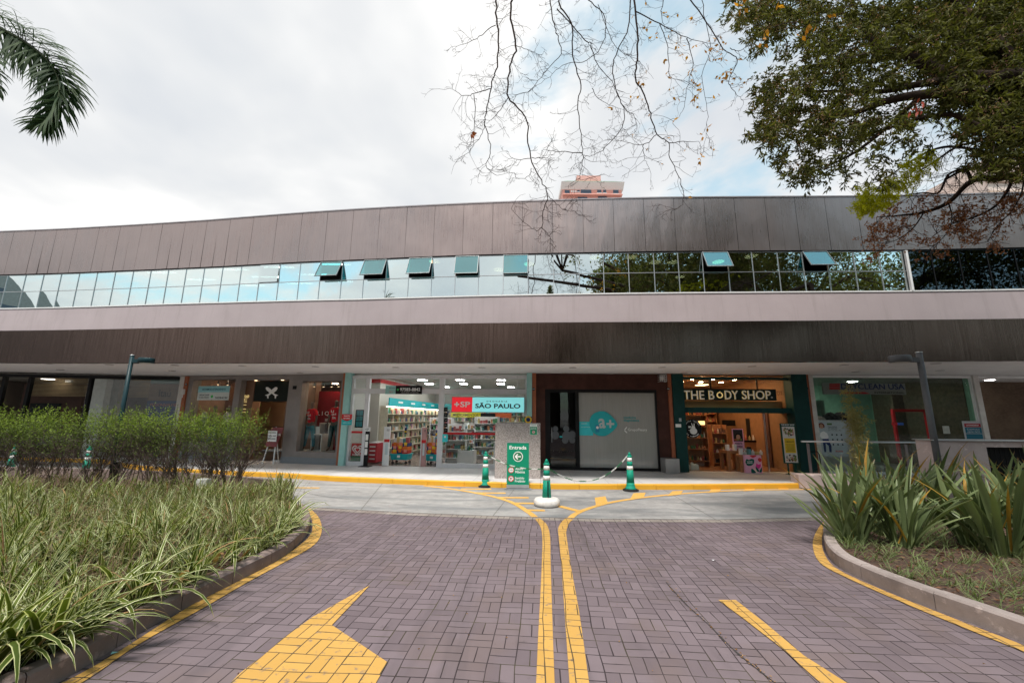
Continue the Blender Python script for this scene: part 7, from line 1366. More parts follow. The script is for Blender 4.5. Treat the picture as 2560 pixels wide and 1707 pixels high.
for i, x in enumerate(hx):
    y = 9.25+random.uniform(-.12, .12)-.02*i; t_ = thing('hedge_shrub', 'twiggy shrub with bright green top leaves, %s from the left in the hedge' % nm_h[i], 'shrub', (x, y, .11), group='shrubs of the left hedge'); mb = MB(); tp = []
    for _ in range(11):
        a = random.uniform(0, 6.28); grow(mb, Vector((x+random.gauss(0, .16), y+random.gauss(0, .08), .1)), Vector((math.cos(a)*.28, math.sin(a)*.28, 1)), .72, random.uniform(.009, .016), 3, tp, .5, .22, 3, (2, 4), .74)
    part('stems', mb, M_twig, t_)
    tips_ = np.array([p for p in tp if p.z > .5]); tips_[:, 2] = np.clip(tips_[:, 2], 0, 1.78+.04*math.sin(i*2)); n_ = 4; lv = np.repeat(tips_, n_, 0)+RN.normal(0, .07, (len(tips_)*n_, 3))
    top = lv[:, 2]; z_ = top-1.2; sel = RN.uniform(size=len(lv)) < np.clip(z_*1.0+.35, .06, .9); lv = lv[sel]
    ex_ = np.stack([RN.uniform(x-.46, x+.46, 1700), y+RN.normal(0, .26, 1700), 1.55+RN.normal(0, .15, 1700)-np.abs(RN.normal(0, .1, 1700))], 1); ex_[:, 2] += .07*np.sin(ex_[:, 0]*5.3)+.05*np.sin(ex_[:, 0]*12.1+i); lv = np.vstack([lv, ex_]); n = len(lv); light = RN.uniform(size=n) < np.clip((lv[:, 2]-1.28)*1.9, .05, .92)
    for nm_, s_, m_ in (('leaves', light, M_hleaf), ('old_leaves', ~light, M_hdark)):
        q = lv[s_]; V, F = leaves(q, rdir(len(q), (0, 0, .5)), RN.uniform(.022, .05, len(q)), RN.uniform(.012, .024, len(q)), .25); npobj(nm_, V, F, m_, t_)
    # upright shoots above the clipped top
    mb = MB(); P = []
    for _ in range(14):
        b = Vector((x+random.uniform(-.45, .45), y+random.gauss(0, .15), 1.62)); h_ = random.uniform(.08, .42); tpv = b+Vector((random.gauss(0, .05), 0, h_)); mb.tube([b, tpv], .003, 3, cap=False)
        for j in range(int(h_/.03)): P += [tuple(b.lerp(tpv, j*.03/h_))]*2
    part('shoots', mb, M_twig, t_); P = np.array(P); V, F = leaves(P, rdir(len(P), (0, 0, .3)), RN.uniform(.025, .045, len(P)), RN.uniform(.012, .02, len(P)), .2); npobj('shoot_leaves', V, F, M_hleaf, t_)

# flax clumps of the right bed
M_flax = leafmat('flax_blade', (.05, .078, .03), (.22, .265, .12), .2, .36, 1.2, tip=((.2, .1, .05), .93)); M_flaxo = leafmat('flax_old_blade', (.25, .11, .02), (.42, .27, .05), .25, .5)
def pf(t_): return (.5+.9*t_)*(1 if t_ < .55 else max(.02, 1-((t_-.55)/.45)**1.7))
FL = [((2128, 1352), 46, 1.45, 'leftmost flax clump by the kerb corner'), ((2182, 1330), 34, 1.55, 'flax clump just right of the leftmost one'), ((2262, 1362), 42, 1.4, 'front flax clump left of the lamp with wide leaning leaves'), ((2232, 1290), 34, 1.65, 'tall flax clump behind the front row, left of the lamp'), ((2330, 1300), 34, 1.6, 'flax clump directly behind the lamp foot'),
      ((2436, 1362), 34, 1.35, 'flax clump in the middle of the right bed'), ((2508, 1386), 42, 1.5, 'dark flax clump near the right picture edge'), ((2600, 1378), 36, 1.6, 'flax clump cut off by the right picture edge'), ((2480, 1300), 30, 1.4, 'flax clump in front of the grille'), ((2640, 1300), 34, 1.5, 'rearmost flax clump at the right edge'), ((2740, 1400), 34, 1.4, 'flax clump just outside the right edge'), ((2860, 1350), 34, 1.5, 'flax clump farther right beyond the frame')]
for i, ((px, py), nb, L_, lab) in enumerate(FL):
    g = gnd(px, py, .13); t_ = thing('flax_clump', 'upright sword leaved plant: '+lab, 'flax plant', (g.x, g.y, .12), group='flax plants of the right bed'); nf = 5; P = []; az = []; ln = []
    for j in range(nb):
        f_ = j % nf; fa = f_*2*math.pi/nf+i; P.append((g.x+math.cos(fa)*.11+random.gauss(0, .025), g.y+math.sin(fa)*.09+random.gauss(0, .025), .11)); a = fa+random.gauss(0, .6); az.append(a); ln.append(abs(random.gauss(.2, .17)))
    n = nb; V, F, UV = blades(np.array(P), np.array(az), RN.uniform(.55, 1.0, n)*L_*.9, RN.uniform(.05, .085, n), np.array(ln)*1.45, np.clip(RN.normal(.46, .38, n), 0, 1.6), 9, .5, RN.normal(0, .7, n), pf); npobj('leaves', V, F, M_flax, t_, UV, True)
    n = 3; V, F, UV = blades(np.array(P[:n]), RN.uniform(0, 6.28, n), RN.uniform(.7, 1.0, n)*L_, RN.uniform(.03, .045, n), RN.uniform(.15, .5, n), RN.uniform(.2, .9, n), 8, .5, RN.normal(0, .7, n), pf); npobj('old_leaves', V, F, M_flaxo, t_, UV, True)
# two long leaning blades across the bed
g = gnd(2262, 1362, .13); P = np.array([(g.x+.1, g.y, .12), (g.x-.1, g.y-.05, .12), (g.x+.15, g.y-.1, .12)]); V, F, UV = blades(P, np.array([.12, .5, -.1]), np.array([1.75, 1.5, 1.5]), np.array([.055, .06, .06]), np.array([.75, .55, .95]), np.array([.35, .2, .25]), 9, .4, None, pf)
t_ = bpy.data.objects.get('flax_clump.002'); npobj('leaning_leaves', V, F, M_flax, t_, UV, True)
# tufts of small striped grass and leaf litter on the mulch
M_tuft = leafmat('tuft_blade', (.06, .1, .035), (.2, .25, .09), .3, .5, 3., vari=((.22, .27, .13), (.36, .38, .2)))
rp = [(p.x, p.y) for p in BEDR]; X, Y = scatter(rp, 5200, (3.2, 13, 2.2, 7.5)); front = np.array([min(math.hypot(x-p.x, y-p.y) for p in rin) for x, y in zip(X, Y)])
dn = t_n = np.array([.5+.5*math.sin(x*2.1+1)*math.cos(y*2.7) for x, y in zip(X, Y)]); k = (RN.uniform(size=len(X)) < np.clip(.95-front*.42, .02, .9)*(.25+.75*np.clip((X-3.9)/2.2, .12, 1))) & (front > .04); X, Y = X[k], Y[k]
V, F, UV = clumpgrass(X, Y, 9, (.08, .26), (.005, .011), .115, None, '', (.2, 1.1), (.3, 1.3), 4); o = npobj('low_grass', V, F, M_tuft, uv=UV); tag(o, 'low tufts of pale striped grass on the mulch of the right bed', 'grass', kind='stuff')
X, Y = scatter(rp, 5000, (2.8, 12, 2.2, 8)); n = len(X); P = np.stack([X, Y, np.full(n, .128)+RN.uniform(0, .015, n)], 1); D = rdir(n); D[:, 2] = np.abs(D[:, 2])*.25; V, F = leaves(P, D, RN.uniform(.03, .075, n), RN.uniform(.012, .03, n), .35); o = npobj('leaf_mulch', V, F, leafmat('mulch_leaf', (.05, .022, .014), (.22, .11, .06), .05)); tag(o, 'brown dead leaf mulch under the flax', 'leaf litter', kind='stuff')
X, Y = scatter(inner, 2500, (-6, -1, 2, 6)); n = len(X); P = np.stack([X, Y, np.full(n, .12)], 1); D = rdir(n); D[:, 2] = np.abs(D[:, 2])*.25; V, F = leaves(P, D, RN.uniform(.03, .07, n), RN.uniform(.012, .03, n), .35); o = npobj('leaf_mulch', V, F, MATS['mulch_leaf']); tag(o, 'brown dead leaf mulch under the striped grass', 'leaf litter', kind='stuff')
# slender bamboo
yb_ = yR+.0-.55; bx_ = at(2152, 1150, yb_).x; bb = thing('bamboo_plant', 'slender yellow green bamboo rising in front of the dry cleaner sign', 'bamboo', (bx_, yb_, .1)); mb = MB(); P = []; D = []
for j in range(9):
    x0 = bx_+random.gauss(0, .08); topz = random.uniform(1.9, at(2140, 955, yb_).z+.05); lx = random.gauss(-.05, .12); pts = [Vector((x0+lx*q*q, yb_+random.gauss(0, .01), .1+(topz-.1)*q)) for q in [i/8 for i in range(9)]]; mb.tube(pts, [.009-.0008*i for i in range(9)], 5)
    for q in range(46):
        tq = random.uniform(.15, 1); b = pts[0].lerp(pts[-1], tq); b.x = x0+lx*tq*tq; b = b+Vector((random.gauss(0, .09), random.gauss(0, .08), 0))
        for _ in range(5): P.append(tuple(b+Vector((random.gauss(0, .02), random.gauss(0, .02), random.gauss(0, .02))))); 
part('canes', mb, leafmat('bamboo_cane', (.3, .22, .08), (.42, .36, .12), .05), bb); P = np.array(P); V, F = leaves(P, rdir(len(P), (0, 0, -.35)), RN.uniform(.07, .15, len(P)), RN.uniform(.007, .013, len(P)), .3); npobj('leaves', V, F, leafmat('bamboo_leaf', (.28, .29, .11), (.62, .50, .28), .45), bb)

# ================= trees =================
def z4(x, y): return 1100+x*.3954, y*.3954
M_limb = M_twig
BT = thing('bare_tree', 'nearly leafless tree whose long twigs hang down in front of the sky', 'tree', (9.6, -5.5, 0))
lines = [([(355, -60), (358, 120), (370, 300), (355, 450), (330, 520), (300, 680), (285, 780), (320, 950), (290, 1050), (360, 1110)], 9), ([(330, 560), (220, 590), (150, 605), (60, 560)], 5), ([(215, 600), (215, 800), (200, 940), (90, 1015)], 4), ([(480, -60), (445, 80), (480, 290), (440, 420), (430, 600), (490, 680), (550, 770), (575, 1000), (640, 1140), (680, 1240), (650, 1340), (640, 1440), (580, 1445), (450, 1320)], 10),
 ([(640, 1440), (680, 1480), (705, 1520)], 3.5), ([(680, 1240), (730, 1275), (790, 1330), (885, 1335)], 4), ([(770, -60), (755, 30), (830, 150), (840, 350), (890, 540), (870, 660), (890, 850), (905, 1000), (885, 1100), (890, 1140)], 8), ([(890, 970), (760, 960), (650, 950)], 4.5), ([(1210, -60), (1190, 180), (1130, 300), (1090, 430), (1120, 590), (1160, 690), (1150, 810), (1050, 930), (960, 985), (905, 985), (950, 1020), (1060, 1020)], 7),
 ([(690, -60), (715, 130), (745, 230), (765, 340), (660, 460), (560, 580), (430, 600)], 6), ([(900, -60), (940, 0), (1040, 110), (1030, 270), (930, 385), (800, 400), (690, 485), (560, 585)], 6), ([(1218, -60), (1245, 180), (1250, 350), (1235, 490), (1290, 600), (1330, 720), (1370, 850), (1445, 905), (1455, 1000), (1520, 1140), (1535, 1290), (1470, 1330)], 9),
 ([(1445, 905), (1560, 895), (1640, 900)], 4), ([(1370, 850), (1285, 915), (1180, 900), (1090, 880)], 4), ([(1240, 70), (1390, 150), (1560, 240), (1720, 280)], 6), ([(1540, -60), (1690, 150), (1790, 310), (1880, 380), (1825, 510), (1860, 580), (1920, 640)], 7), ([(1650, -60), (1670, 100), (1710, 300), (1660, 480), (1690, 700), (1680, 870), (1650, 1000)], 4), ([(740, 60), (830, 150), (920, 260), (950, 280), (990, 400), (1100, 540), (1160, 680), (1230, 740), (1240, 830)], 5.5),
 ([(350, 160), (250, 230), (170, 275), (70, 300)], 4.5), ([(1390, 150), (1440, 300), (1450, 480), (1540, 510), (1600, 540)], 4.5), ([(480, 290), (560, 320), (640, 350)], 3), ([(960, 560), (1000, 620), (1090, 670), (1180, 700)], 3.5), ([(1285, 915), (1290, 980), (1305, 1030)], 3), ([(430, 620), (380, 700), (300, 780)], 4), ([(570, 1000), (470, 1010), (420, 950)], 3.5), ([(580, 1000), (680, 1000), (700, 1060)], 3), ([(580, 1060), (550, 1120), (440, 1130)], 3), ([(1420, -60), (1400, 100), (1430, 200)], 5), ([(1560, 250), (1600, 400), (1560, 560), (1530, 700), (1470, 780)], 3.5), ([(1830, 310), (1900, 320), (1980, 270), (2040, 255)], 3.5), ([(1000, 30), (1090, 260), (1160, 340), (1250, 380), (1350, 500)], 3.5), ([(280, 780), (260, 860), (180, 940), (170, 900)], 3)]
mb = MB(); tw_ = MB(); lp = []; starts = []
def twigs(p, d, L, depth, yv):
    pts = [p]; q = p; dd = d
    ns_ = 4
    cv_ = Vector((random.gauss(0, .3), random.gauss(0, .2), random.gauss(0, .3)))
    for i in range(ns_): dd = (dd+cv_*.35+Vector((random.gauss(0, .22), random.gauss(0, .15), random.gauss(0, .22)))).normalized(); q = q+dd*L/ns_; pts.append(q)
    tw_.tube(pts, [.0032, .0028, .0025, .0021, .0016] if depth > 1 else [.0022, .002, .0018, .0016, .0013], 3, cap=False)
    px_ = pts[-1]
    if depth > 0:
        for _ in range(random.choice((1, 2, 3))): s_ = random.choice(pts[1:]); twigs(s_, (dd+Vector((random.gauss(0, .8), random.gauss(0, .4), random.gauss(0, .8)))).normalized(), L*random.uniform(.35, .65), depth-1, yv)
    for s_ in pts[2:]:
        lp.append(s_)
for li, (pl, r_) in enumerate(lines):
    Yl = 5.2+(li*37 % 11)*.12; pts = [at(*z4(x, y), Yl+(i*.05)) for i, (x, y) in enumerate(pl)]; P = smooth(pts, 4)
    P = [Vector(p) for p in P]
    P = []
    q = [pts[0]*2-pts[1]]+pts+[pts[-1]*2-pts[-2]]
    for i in range(1, len(q)-2):
        for k in range(5):
            t1 = k/5; a, b, c, d = q[i-1:i+3]; P.append(.5*((2*b)+(c-a)*t1+(2*a-5*b+4*c-d)*t1*t1+(3*b-a-3*c+d)*t1**3)+Vector((random.gauss(0, .008), 0, random.gauss(0, .008))))
    P.append(pts[-1]); rr = [r_*.0015*(1-.85*i/len(P))+.0009 for i in range(len(P))]; mb.tube(P, rr, 6, cap=False)
    if pl[0][1] < 0: starts.append((P[0], rr[0]))
    for i in range(2, len(P)):
        if random.random() < (.66 if r_ < 5 else .58): d = (P[i]-P[i-1]).normalized(); sd_ = Vector((-d.z, random.gauss(0, .3), d.x))*random.choice((-1, 1)); twigs(P[i], (d*.6+sd_).normalized(), random.uniform(.12, .38), 2, Yl)
# limbs above the frame back to the trunk
hub = [Vector((-1.2, 3.2, 8.6)), Vector((1.2, 2.6, 9.0)), Vector((3.4, 2.8, 9.2))]
for s_, r_ in starts: h_ = min(hub, key=lambda v: abs(v.x-s_.x)); m_ = s_.lerp(h_, .5)+Vector((0, .3, .5)); mb.tube([s_, s_+Vector((0, -.05, .35)), m_, h_], [r_, r_*1.3, r_*2.4, r_*3.5], 6, cap=False)
fork = Vector((9.3, -4.8, 6.2))
for h_ in hub: mb.tube([h_, h_.lerp(fork, .5)+Vector((0, 0, 1.6)), fork], [.06, .1, .17], 8, cap=False)
part('branches', mb, M_dtwig, BT); part('twigs', tw_, M_dtwig, BT); part('trunk', MB().tube([(9.6, -5.5, -.1), (9.55, -5.4, 1.2), (9.5, -5.2, 3), fork], [.36, .27, .23, .19], 14), M_bark, BT)
# amber leaves, mostly on the right hand twigs
L_ = [p for p in lp if ray and (p.x > .5)]; sel = []
for p in L_:
    v = p-Vector((0, 0, H)); px = 1280+FPX*v.dot(cR)/v.dot(cF); py = 853.5-FPX*v.dot(cU)/v.dot(cF); w_ = max(0, min(1, (px-1560)/230))*(1 if py < 260 else .25)
    if random.random() < w_*.11: sel.append(p)
for x, y in ((1255, 515), (1290, 525), (1210, 620), (1090, 682), (1215, 850), (1640, 1000), (1655, 985), (1640, 1020), (1480, 760), (1415, 380), (1640, 575), (1690, 810), (1660, 865), (1600, 110)): sel += [at(*z4(x, y), 5.5)]*2
P = np.array([tuple(p) for p in sel]); V, F = leaves(P, rdir(len(P), (0, 0, -.9)), RN.uniform(.05, .085, len(P)), RN.uniform(.03, .05, len(P)), .2); npobj('leaves', V, F, leafmat('amber_leaf', (.35, .13, .015), (.62, .3, .04), .5), BT)
p = at(1179, 336, 5.4); V, F = leaves(np.array([tuple(p)]*3), rdir(3, (0, 0, -1)), np.full(3, .09), np.full(3, .07), .3); npobj('curled_leaf', V, F, leafmat('rust_leaf', (.28, .07, .03), (.4, .12, .05), .3), BT)

# big evergreen at the top right
def z5(x, y): return 1800+x*.4082, y*.4082
ET = thing('evergreen_tree', 'large dense evergreen tree overhanging the top right corner', 'tree', (9.5, 2.6, 0)); mb = MB()
def limb(pts, r0, r1, Y, n=8):
    P = [at(*z5(x, y), Y+dy) for x, y, dy in pts]; q = [P[0]*2-P[1]]+P+[P[-1]*2-P[-2]]; O = []
    for i in range(1, len(q)-2):
        for k in range(4): t1 = k/4; a, b, c, d = q[i-1:i+3]; O.append(.5*((2*b)+(c-a)*t1+(2*a-5*b+4*c-d)*t1*t1+(3*b-a-3*c+d)*t1**3))
    O.append(P[-1]); mb.tube(O, [r0+(r1-r0)*i/(len(O)-1) for i in range(len(O))], n, cap=False); return O
fk = Vector((8.6, 3.6, 4.6)); YE = 5.2
LB_ = [([(2300, 520, 0), (1862, 470, 0), (1600, 480, 0), (1320, 430, .2), (1150, 340, .3), (960, 290, .4), (920, 240, .5), (800, 190, .6)], .13, .02), ([(1600, 560, 0), (1240, 580, .1), (1020, 620, .3), (800, 700, .4), (600, 720, .6), (450, 760, .8)], .08, .01), ([(1500, 480, 0), (1200, 520, .2), (1000, 560, .4), (700, 560, .7), (400, 560, .9)], .06, .01), ([(1150, 340, .3), (900, 380, .5), (600, 400, .8), (350, 480, 1)], .04, .008), ([(960, 290, .4), (800, 100, .6), (500, 80, .8), (200, 120, 1)], .04, .008), ([(1862, 470, 0), (1700, 250, 0), (1500, 60, .2), (1300, -100, .3)], .08, .03), ([(1240, 580, .1), (1000, 800, .4), (800, 950, .6), (600, 1040, .8)], .04, .008), ([(1862, 800, 0), (1600, 780, .1), (1400, 700, .2), (1100, 760, .4), (900, 860, .5)], .05, .01)]
for pl, a, b in LB_: limb(pl, a, b, YE)
part('trunk', MB().tube([(9.5, 2.6, -.1), (9.4, 2.7, 1.4), (9.1, 3.1, 3), fk, at(2560+180, 212, YE)], [.42, .34, .28, .22, .14], 14), M_bark, ET)
CL = [(1862, 15, 50, 45, 1), (1905, 60, 58, 55, 1), (1900, 108, 30, 24, .7), (1975, 25, 80, 55, 1), (2060, 55, 85, 75, 1), (1985, 128, 42, 32, .45), (1916, 225, 40, 40, .8), (1935, 275, 55, 45, 1), (1925, 340, 48, 40, 1), (1990, 230, 60, 60, .9), (2010, 320, 75, 60, 1), (1990, 400, 52, 40, .8), (2060, 420, 62, 34, .7), (2000, 452, 34, 22, .5), (1982, 474, 18, 10, .3), (2080, 190, 85, 65, .9), (2070, 120, 70, 40, .7), (2110, 300, 80, 60, .9), (2150, 90, 80, 80, 1), (2180, 200, 80, 60, .8), (2150, 375, 60, 36, .7), (2230, 300, 70, 40, .6), (2245, 60, 80, 75, 1), (2280, 160, 80, 55, .7), (2330, 60, 90, 85, 1.1), (2420, 60, 100, 95, 1.3), (2520, 70, 100, 110, 1.4), (2400, 180, 90, 70, 1.1), (2480, 200, 100, 100, 1.3), (2540, 240, 90, 110, 1.3), (2420, 260, 75, 45, .9), (2330, 270, 60, 32, .6), (2480, 330, 75, 60, 1), (2540, 370, 60, 75, 1.2), (2470, 415, 50, 36, .7), (2650, 60, 130, 130, .9), (2660, 280, 120, 150, .9), (2820, 150, 150, 190, .8), (2820, 420, 120, 120, .6), (3000, 100, 150, 200, .7), (2950, 350, 150, 140, .6), (2000, -110, 130, 70, .7), (2250, -130, 150, 90, .8), (2500, -150, 170, 100, .9), (2780, -160, 190, 120, .8), (2400, -330, 200, 110, .6), (2750, -380, 220, 120, .6), (2400, 345, 40, 26, .4), (2210, 430, 36, 24, .5), (2130, 440, 32, 20, .4), (2280, 350, 60, 28, .4)]
SP = []
for cx, cy, rx, ry, dn_ in CL:
    n = int(rx*ry*.0215*dn_*(1.25 if cx > 2200 else 1))
    for _ in range(n):
        a = random.random()*6.283; rr = math.sqrt(random.random())*random.uniform(.85, 1.12); SP.append((tuple(at(cx+math.cos(a)*rx*rr, cy+math.sin(a)*ry*rr, YE+random.gauss(.45, .38))), cx))
SPp = np.array([s[0] for s in SP]); cxs = np.array([s[1] for s in SP]); per = 16; n = len(SPp)*per; dS = rdir(len(SPp), (-.25, 0, -.2)); P = np.repeat(SPp, per, 0)+np.repeat(dS, per, 0)*RN.uniform(0, .14, n)[:, None]+RN.normal(0, .02, (n, 3)); D = np.repeat(dS, per, 0)*.75+rdir(n)*.9+np.array([0, 0, -.25]); D /= np.linalg.norm(D, axis=1)[:, None]
V, F = leaves(P, D, RN.uniform(.055, .11, n), RN.uniform(.017, .03, n), .3); print('evergreen leaves', n)
npobj('crown', V, F, leafmat('evergreen_leaf', (.020, .028, .005), (.175, .17, .045), .38, .6, 1.2), ET)
k = RN.uniform(size=len(SPp)) < np.where(cxs < 2050, .6, .3); q = SPp[k]; per = 16; n = len(q)*per; P = np.repeat(q, per, 0)+RN.normal(0, .045, (n, 3))+np.array([-.03, 0, .02]); V, F = leaves(P, rdir(n, (0, 0, .4)), RN.uniform(.015, .045, n), RN.uniform(.005, .012, n)); npobj('flower_sprays', V, F, leafmat('dry_flower', (.20, .10, .065), (.42, .25, .17), .3), ET)
for s_ in random.sample(list(range(len(SPp))), 520):
    p = Vector(SPp[s_]); q = p+Vector((random.uniform(.1, .45), random.gauss(0, .15), random.uniform(-.12, .22))); mb.tube([p, p.lerp(q, .5)+Vector((0, 0, random.gauss(0, .03))), q], [.003, .005, .007], 4, cap=False)
part('limbs', mb, M_bark, ET)
P = np.array([tuple(at(*z5(x+random.gauss(0, 12), y+random.gauss(0, 12), ), 4.6)) for x, y in ((130, 40), (140, 30), (150, 55), (290, 195), (350, 45), (560, 150), (540, 180), (500, 210), (690, 100), (265, 255)) for _ in range(3)]); V, F = leaves(P, rdir(len(P), (0, 0, -.6)), RN.uniform(.06, .1, len(P)), RN.uniform(.035, .055, len(P)), .25); npobj('amber_leaves', V, F, MATS['amber_leaf'], BT)
P = np.array([tuple(at(*z5(x+random.gauss(0, 18), y+random.gauss(0, 22)), 4.7)) for x, y in ((1200, 670), (1190, 690), (1215, 650)) for _ in range(4)]); V, F = leaves(P, rdir(len(P), (0, 0, -1)), RN.uniform(.07, .1, len(P)), RN.uniform(.03, .05, len(P)), .25); npobj('red_leaves', V, F, leafmat('red_leaf', (.25, .03, .02), (.4, .08, .05), .35), ET)

# second tree: pinnate yellow green leaves and dead brown pods low on the right
DT = thing('dying_tree', 'low spreading tree with brown curled leaves and one yellow green spray at the right', 'tree', (11.5, 5.2, 0)); mb = MB(); YD = 6.6; tips_ = []
ML = [([(2300, 900, 0), (1862, 1060, 0), (1700, 1090, 0), (1540, 1110, .1), (1400, 1240, .2), (1250, 1300, .3), (1100, 1320, .4), (960, 1330, .4)], .075, .006), ([(1540, 1110, .1), (1500, 1040, .1), (1400, 1070, .2), (1340, 1180, .2), (1240, 1180, .3), (1120, 1200, .4)], .03, .006), ([(1862, 1000, 0), (1700, 1010, 0), (1500, 1040, .1), (1380, 1100, .2)], .035, .02), ([(1790, 1075, 0), (1770, 1150, 0), (1690, 1260, .1), (1560, 1330, .2), (1420, 1370, .3), (1300, 1450, .3)], .03, .005), ([(1862, 1110, 0), (1840, 1200, 0), (1780, 1300, .1), (1700, 1380, .2), (1640, 1480, .2)], .015, .004), ([(1250, 1300, .3), (1180, 1400, .3), (1080, 1470, .4), (1010, 1480, .4)], .012, .004), ([(1400, 1240, .2), (1420, 1340, .2), (1380, 1440, .3), (1280, 1530, .3)], .012, .004), ([(1700, 950, 0), (1450, 900, .1), (1300, 920, .2), (1150, 1000, .3), (1000, 1100, .3), (880, 1130, .3)], .03, .005), ([(1800, 760, 0), (1600, 860, 0), (1450, 900, .1), (1300, 1000, .2), (1200, 1060, .3)], .03, .01)]
sub = MB()
for pl, a, b in ML:
    O = limb(pl, a, b, YD, 6)
    for i in range(3, len(O)):
        if random.random() < .8:
            for _ in range(2): grow(sub, O[i], Vector((random.gauss(-.2, .8), random.gauss(0, .4), random.gauss(-.35, .7))), random.uniform(.18, .42), .005, 2, tips_, .55, -.05, 3, (1, 3), .7, .22, None, .0017, 4)
part('branches', mb, M_bark, DT); part('twigs', sub, M_twig, DT); e = at(2300*.4082+1800, 900*.4082, YD); part('trunk', MB().tube([(11.5, 5.2, -.1), (11.4, 5.4, 1.5), (11.0, 6.0, 3.2), (e.x, e.y, e.z)], [.3, .24, .18, .09], 12), M_bark, DT)
tz = [p for p in tips_ if p.z < at(2300, 480, YD).z and random.random() < .42]; P = np.repeat(np.array([tuple(p) for p in tz]), 4, 0); P += RN.normal(0, .02, P.shape); V, F = leaves(P, rdir(len(P), (0, 0, -.5)), RN.uniform(.03, .066, len(P)), RN.uniform(.014, .03, len(P)), .6); npobj('dead_leaves', V, F, leafmat('dead_leaf', (.24, .09, .045), (.52, .24, .13), .3), DT)
P = []
for cx, cy, rx, ry, n in ((2188, 492, 46, 34, 46), (2165, 515, 28, 20, 18), (2235, 470, 30, 26, 18), (2290, 420, 40, 34, 24), (2330, 395, 30, 22, 12), (2260, 455, 40, 18, 14), (2170, 325, 30, 24, 14), (2270, 300, 40, 20, 12), (2380, 300, 40, 20, 8)):
    for _ in range(n*3):
        a = random.random()*6.28; r_ = math.sqrt(random.random()); b = at(cx+math.cos(a)*rx*r_, cy+math.sin(a)*ry*r_, YD-.4+random.gauss(0, .12)); d = Vector((random.gauss(-.5, .5), random.gauss(0, .3), random.gauss(-.4, .3))).normalized(); s_ = d.cross(Vector((0, 1, 0)))
        for q in range(7): P.append((b+d*q*.02, d*.5+s_)); P.append((b+d*q*.02, d*.5-s_))
V, F = leaves(np.array([tuple(p[0]) for p in P]), np.array([tuple(p[1].normalized()) for p in P]), RN.uniform(.03, .055, len(P)), RN.uniform(.013, .022, len(P)), .1); npobj('fresh_leaves', V, F, leafmat('lime_leaf', (.28, .3, .01), (.62, .58, .03), .5), DT)

# palm at the top left
PT = thing('palm_tree', 'palm tree whose arching frond enters at the top left', 'palm tree', (-8.2, 3.6, 0)); pc = Vector((-8.2, 3.6, 6.2)); part('trunk', MB().tube([(-8.2, 3.6, -.1), (-8.2, 3.6, 2.5), (-8.2, 3.6, 6.2)], [.24, .18, .15], 14), M_bark, PT)
M_palm = leafmat('palm_leaflet', (.010, .034, .014), (.045, .085, .016), .2, .6, 3.)
def frond(pts, name, LL, n=70):
    q = [pts[0]*2-pts[1]]+pts+[pts[-1]*2-pts[-2]]; O = []
    for i in range(1, len(q)-2):
        for k in range(12): t1 = k/12; a, b, c, d = q[i-1:i+3]; O.append(.5*((2*b)+(c-a)*t1+(2*a-5*b+4*c-d)*t1*t1+(3*b-a-3*c+d)*t1**3))
    O.append(pts[-1]); m_ = MB(); m_.tube(O, [.022*(1-.85*i/len(O))+.002 for i in range(len(O))], 6, cap=False); r_ = part(name, m_, leafmat('palm_rachis', (.05, .07, .03), (.1, .12, .06), .05), PT)
    Vv, Ff, off = [], [], 0
    for i in range(n):
        t1 = .12+.88*i/n; f_ = t1*(len(O)-1); a = O[int(f_)]; b = O[min(len(O)-1, int(f_)+1)]; p = a.lerp(b, f_-int(f_)); d = (b-a if (b-a).length > 1e-6 else O[-1]-O[-2]).normalized(); s_ = d.cross(Vector((0, 1, .2))).normalized()
        for sg_ in (-1, 1):
            for rep in range(2):
                h_ = (s_*sg_+d*(.55+.5*t1)+Vector((0, random.gauss(0, .55), random.gauss(0, .12)))).normalized(); L1 = LL*(1-.55*t1**2)*random.uniform(.75, 1.1); pr = []; pos = Vector(p); wv = random.uniform(.009, .016)
                for k in range(6):
                    w_ = wv*.9*(1-(k/5)**2)+.0006; sd_ = h_.cross(Vector((0, 1, 0))); sd_ = (sd_.normalized() if sd_.length > .1 else Vector((1, 0, 0)))*.8+Vector((0, .5, 0)); pr += [pos-sd_*w_, pos+sd_*w_]; h_ = (h_+Vector((0, 0, -.10-.25*k/5))).normalized(); pos = pos+h_*L1/5
                Vv += [tuple(v_) for v_ in pr]; Ff += [(off+2*k, off+2*k+1, off+2*k+3, off+2*k+2) for k in range(5)]; off += 12
    o = npobj('leaflets', Vv, Ff, M_palm, None, org=ORG[PT.name]); o.location = (0, 0, 0); o.parent = r_; 
YP = 4.6
frond([pc, at(-150, -20, YP), at(0, 70, YP), at(60, 104, YP), at(118, 150, YP), at(144, 192, YP), at(148, 236, YP), at(128, 282, YP), at(104, 312, YP)], 'frond', .62, 130)
frond([pc, at(-180, 0, YP-.3), at(-80, 60, YP-.3), at(-40, 130, YP-.3), at(-20, 190, YP-.3), at(-15, 230, YP-.3)], 'frond', .4, 60)
for a in range(7): ang = R(60+a*45); frond([pc, pc+Vector((math.cos(ang)*.9, math.sin(ang)*.9, .8)), pc+Vector((math.cos(ang)*1.9, math.sin(ang)*1.9, .5)), pc+Vector((math.cos(ang)*2.5, math.sin(ang)*2.5, -.5))], 'frond', .45, 40) if 120 < math.degrees(ang) % 360 < 260 else None

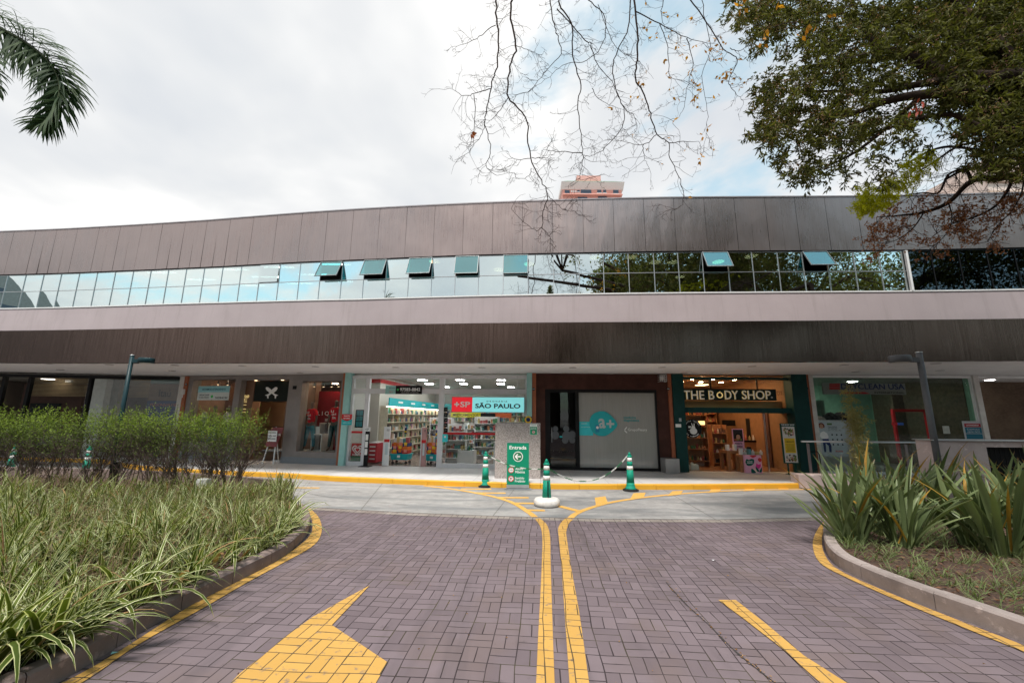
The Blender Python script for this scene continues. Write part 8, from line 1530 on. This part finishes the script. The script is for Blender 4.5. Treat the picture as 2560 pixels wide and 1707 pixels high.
# trees across the street behind the camera: they shade the forecourt and show in the windows
def roundtree(x, y, h_, rw, rh, lab, n=5200, cz=None, m_=None, open_=.0):
    t_ = thing('street_tree', lab, 'tree', (x, y, 0), group='trees across the street'); mb = MB(); tp = []; cz = cz or h_-rh*.9
    part('trunk', MB().tube([(x, y, -.1), (x+.1, y, cz*.5), (x, y+.1, cz-rh*.3)], [.35, .26, .2], 10), M_bark, t_)
    for _ in range(9): a = random.uniform(0, 6.28); grow(mb, Vector((x, y, cz-rh*.4)), Vector((math.cos(a)*rw, math.sin(a)*rw, rh*.8)), rw*.6, .1, 3, tp, .55, .1, 3, (2, 3), .7, .15, None, .012, 5)
    part('limbs', mb, M_bark, t_); cl = [(Vector(random.choice(tp)) if random.random() < .7 else Vector((x+random.gauss(0, rw*.45), y+random.gauss(0, rw*.45), cz+random.gauss(0, rh*.4)))) for _ in range(int(n/26))]
    P = np.repeat(np.array([tuple(c) for c in cl]), 26, 0)+RN.normal(0, .35, (len(cl)*26, 3)); V, F = leaves(P, rdir(len(P), (0, 0, -.2)), RN.uniform(.18, .34, len(P)), RN.uniform(.09, .17, len(P)), .3); npobj('crown', V, F, m_ or MATS['evergreen_leaf'], t_)
roundtree(6.5, -8, 15.5, 3.6, 4.2, 'dense round tree across the street mirrored in the middle windows', 9000); roundtree(13, -9, 17, 4.2, 5, 'tall dense tree across the street, behind the camera to the right', 11000)
roundtree(20.5, -10, 17, 5, 5, 'open limbed tree across the street at the right', 4200); roundtree(28, -12, 19, 6, 6, 'broad tree at the far right across the street', 12000); roundtree(36, -8, 19, 6, 7, 'broad dark tree at the right end of the street', 14000); roundtree(30, -1, 16, 4.5, 6, 'dark tree beside the right end of the shops', 11000)
roundtree(1.5, -16, 11.5, 3.2, 3, 'small distant tree across the street in the centre', 4500)
for i in range(7): roundtree(-34+i*7.5, -30-(i % 3)*3, 10.5+(i % 3), 4.6, 3.6, 'low background tree across the street, %s from the left' % nm_h[i], 4200)
def pine(x, y, h_):
    t_ = thing('conifer', 'small pointed conifer mirrored near the middle of the windows', 'tree', (x, y, 0)); part('trunk', MB().tube([(x, y, 0), (x, y, h_)], [.2, .03], 8), M_bark, t_); P = []
    for z in np.arange(h_*.35, h_, .22): r_ = (h_-z)*.26+.1; P += [(x+math.cos(a)*r_*q, y+math.sin(a)*r_*q, z-q*.15) for a in np.arange(0, 6.28, .5) for q in (.3, .6, .9)]
    P = np.array(P); V, F = leaves(P, rdir(len(P), (0, 0, -.3)), RN.uniform(.25, .4, len(P)), RN.uniform(.08, .14, len(P)), .2); npobj('crown', V, F, MATS['evergreen_leaf'], t_)
pine(-1.2, -22, 16.5)
print('products', NP[0], 'objects', len(bpy.data.objects))
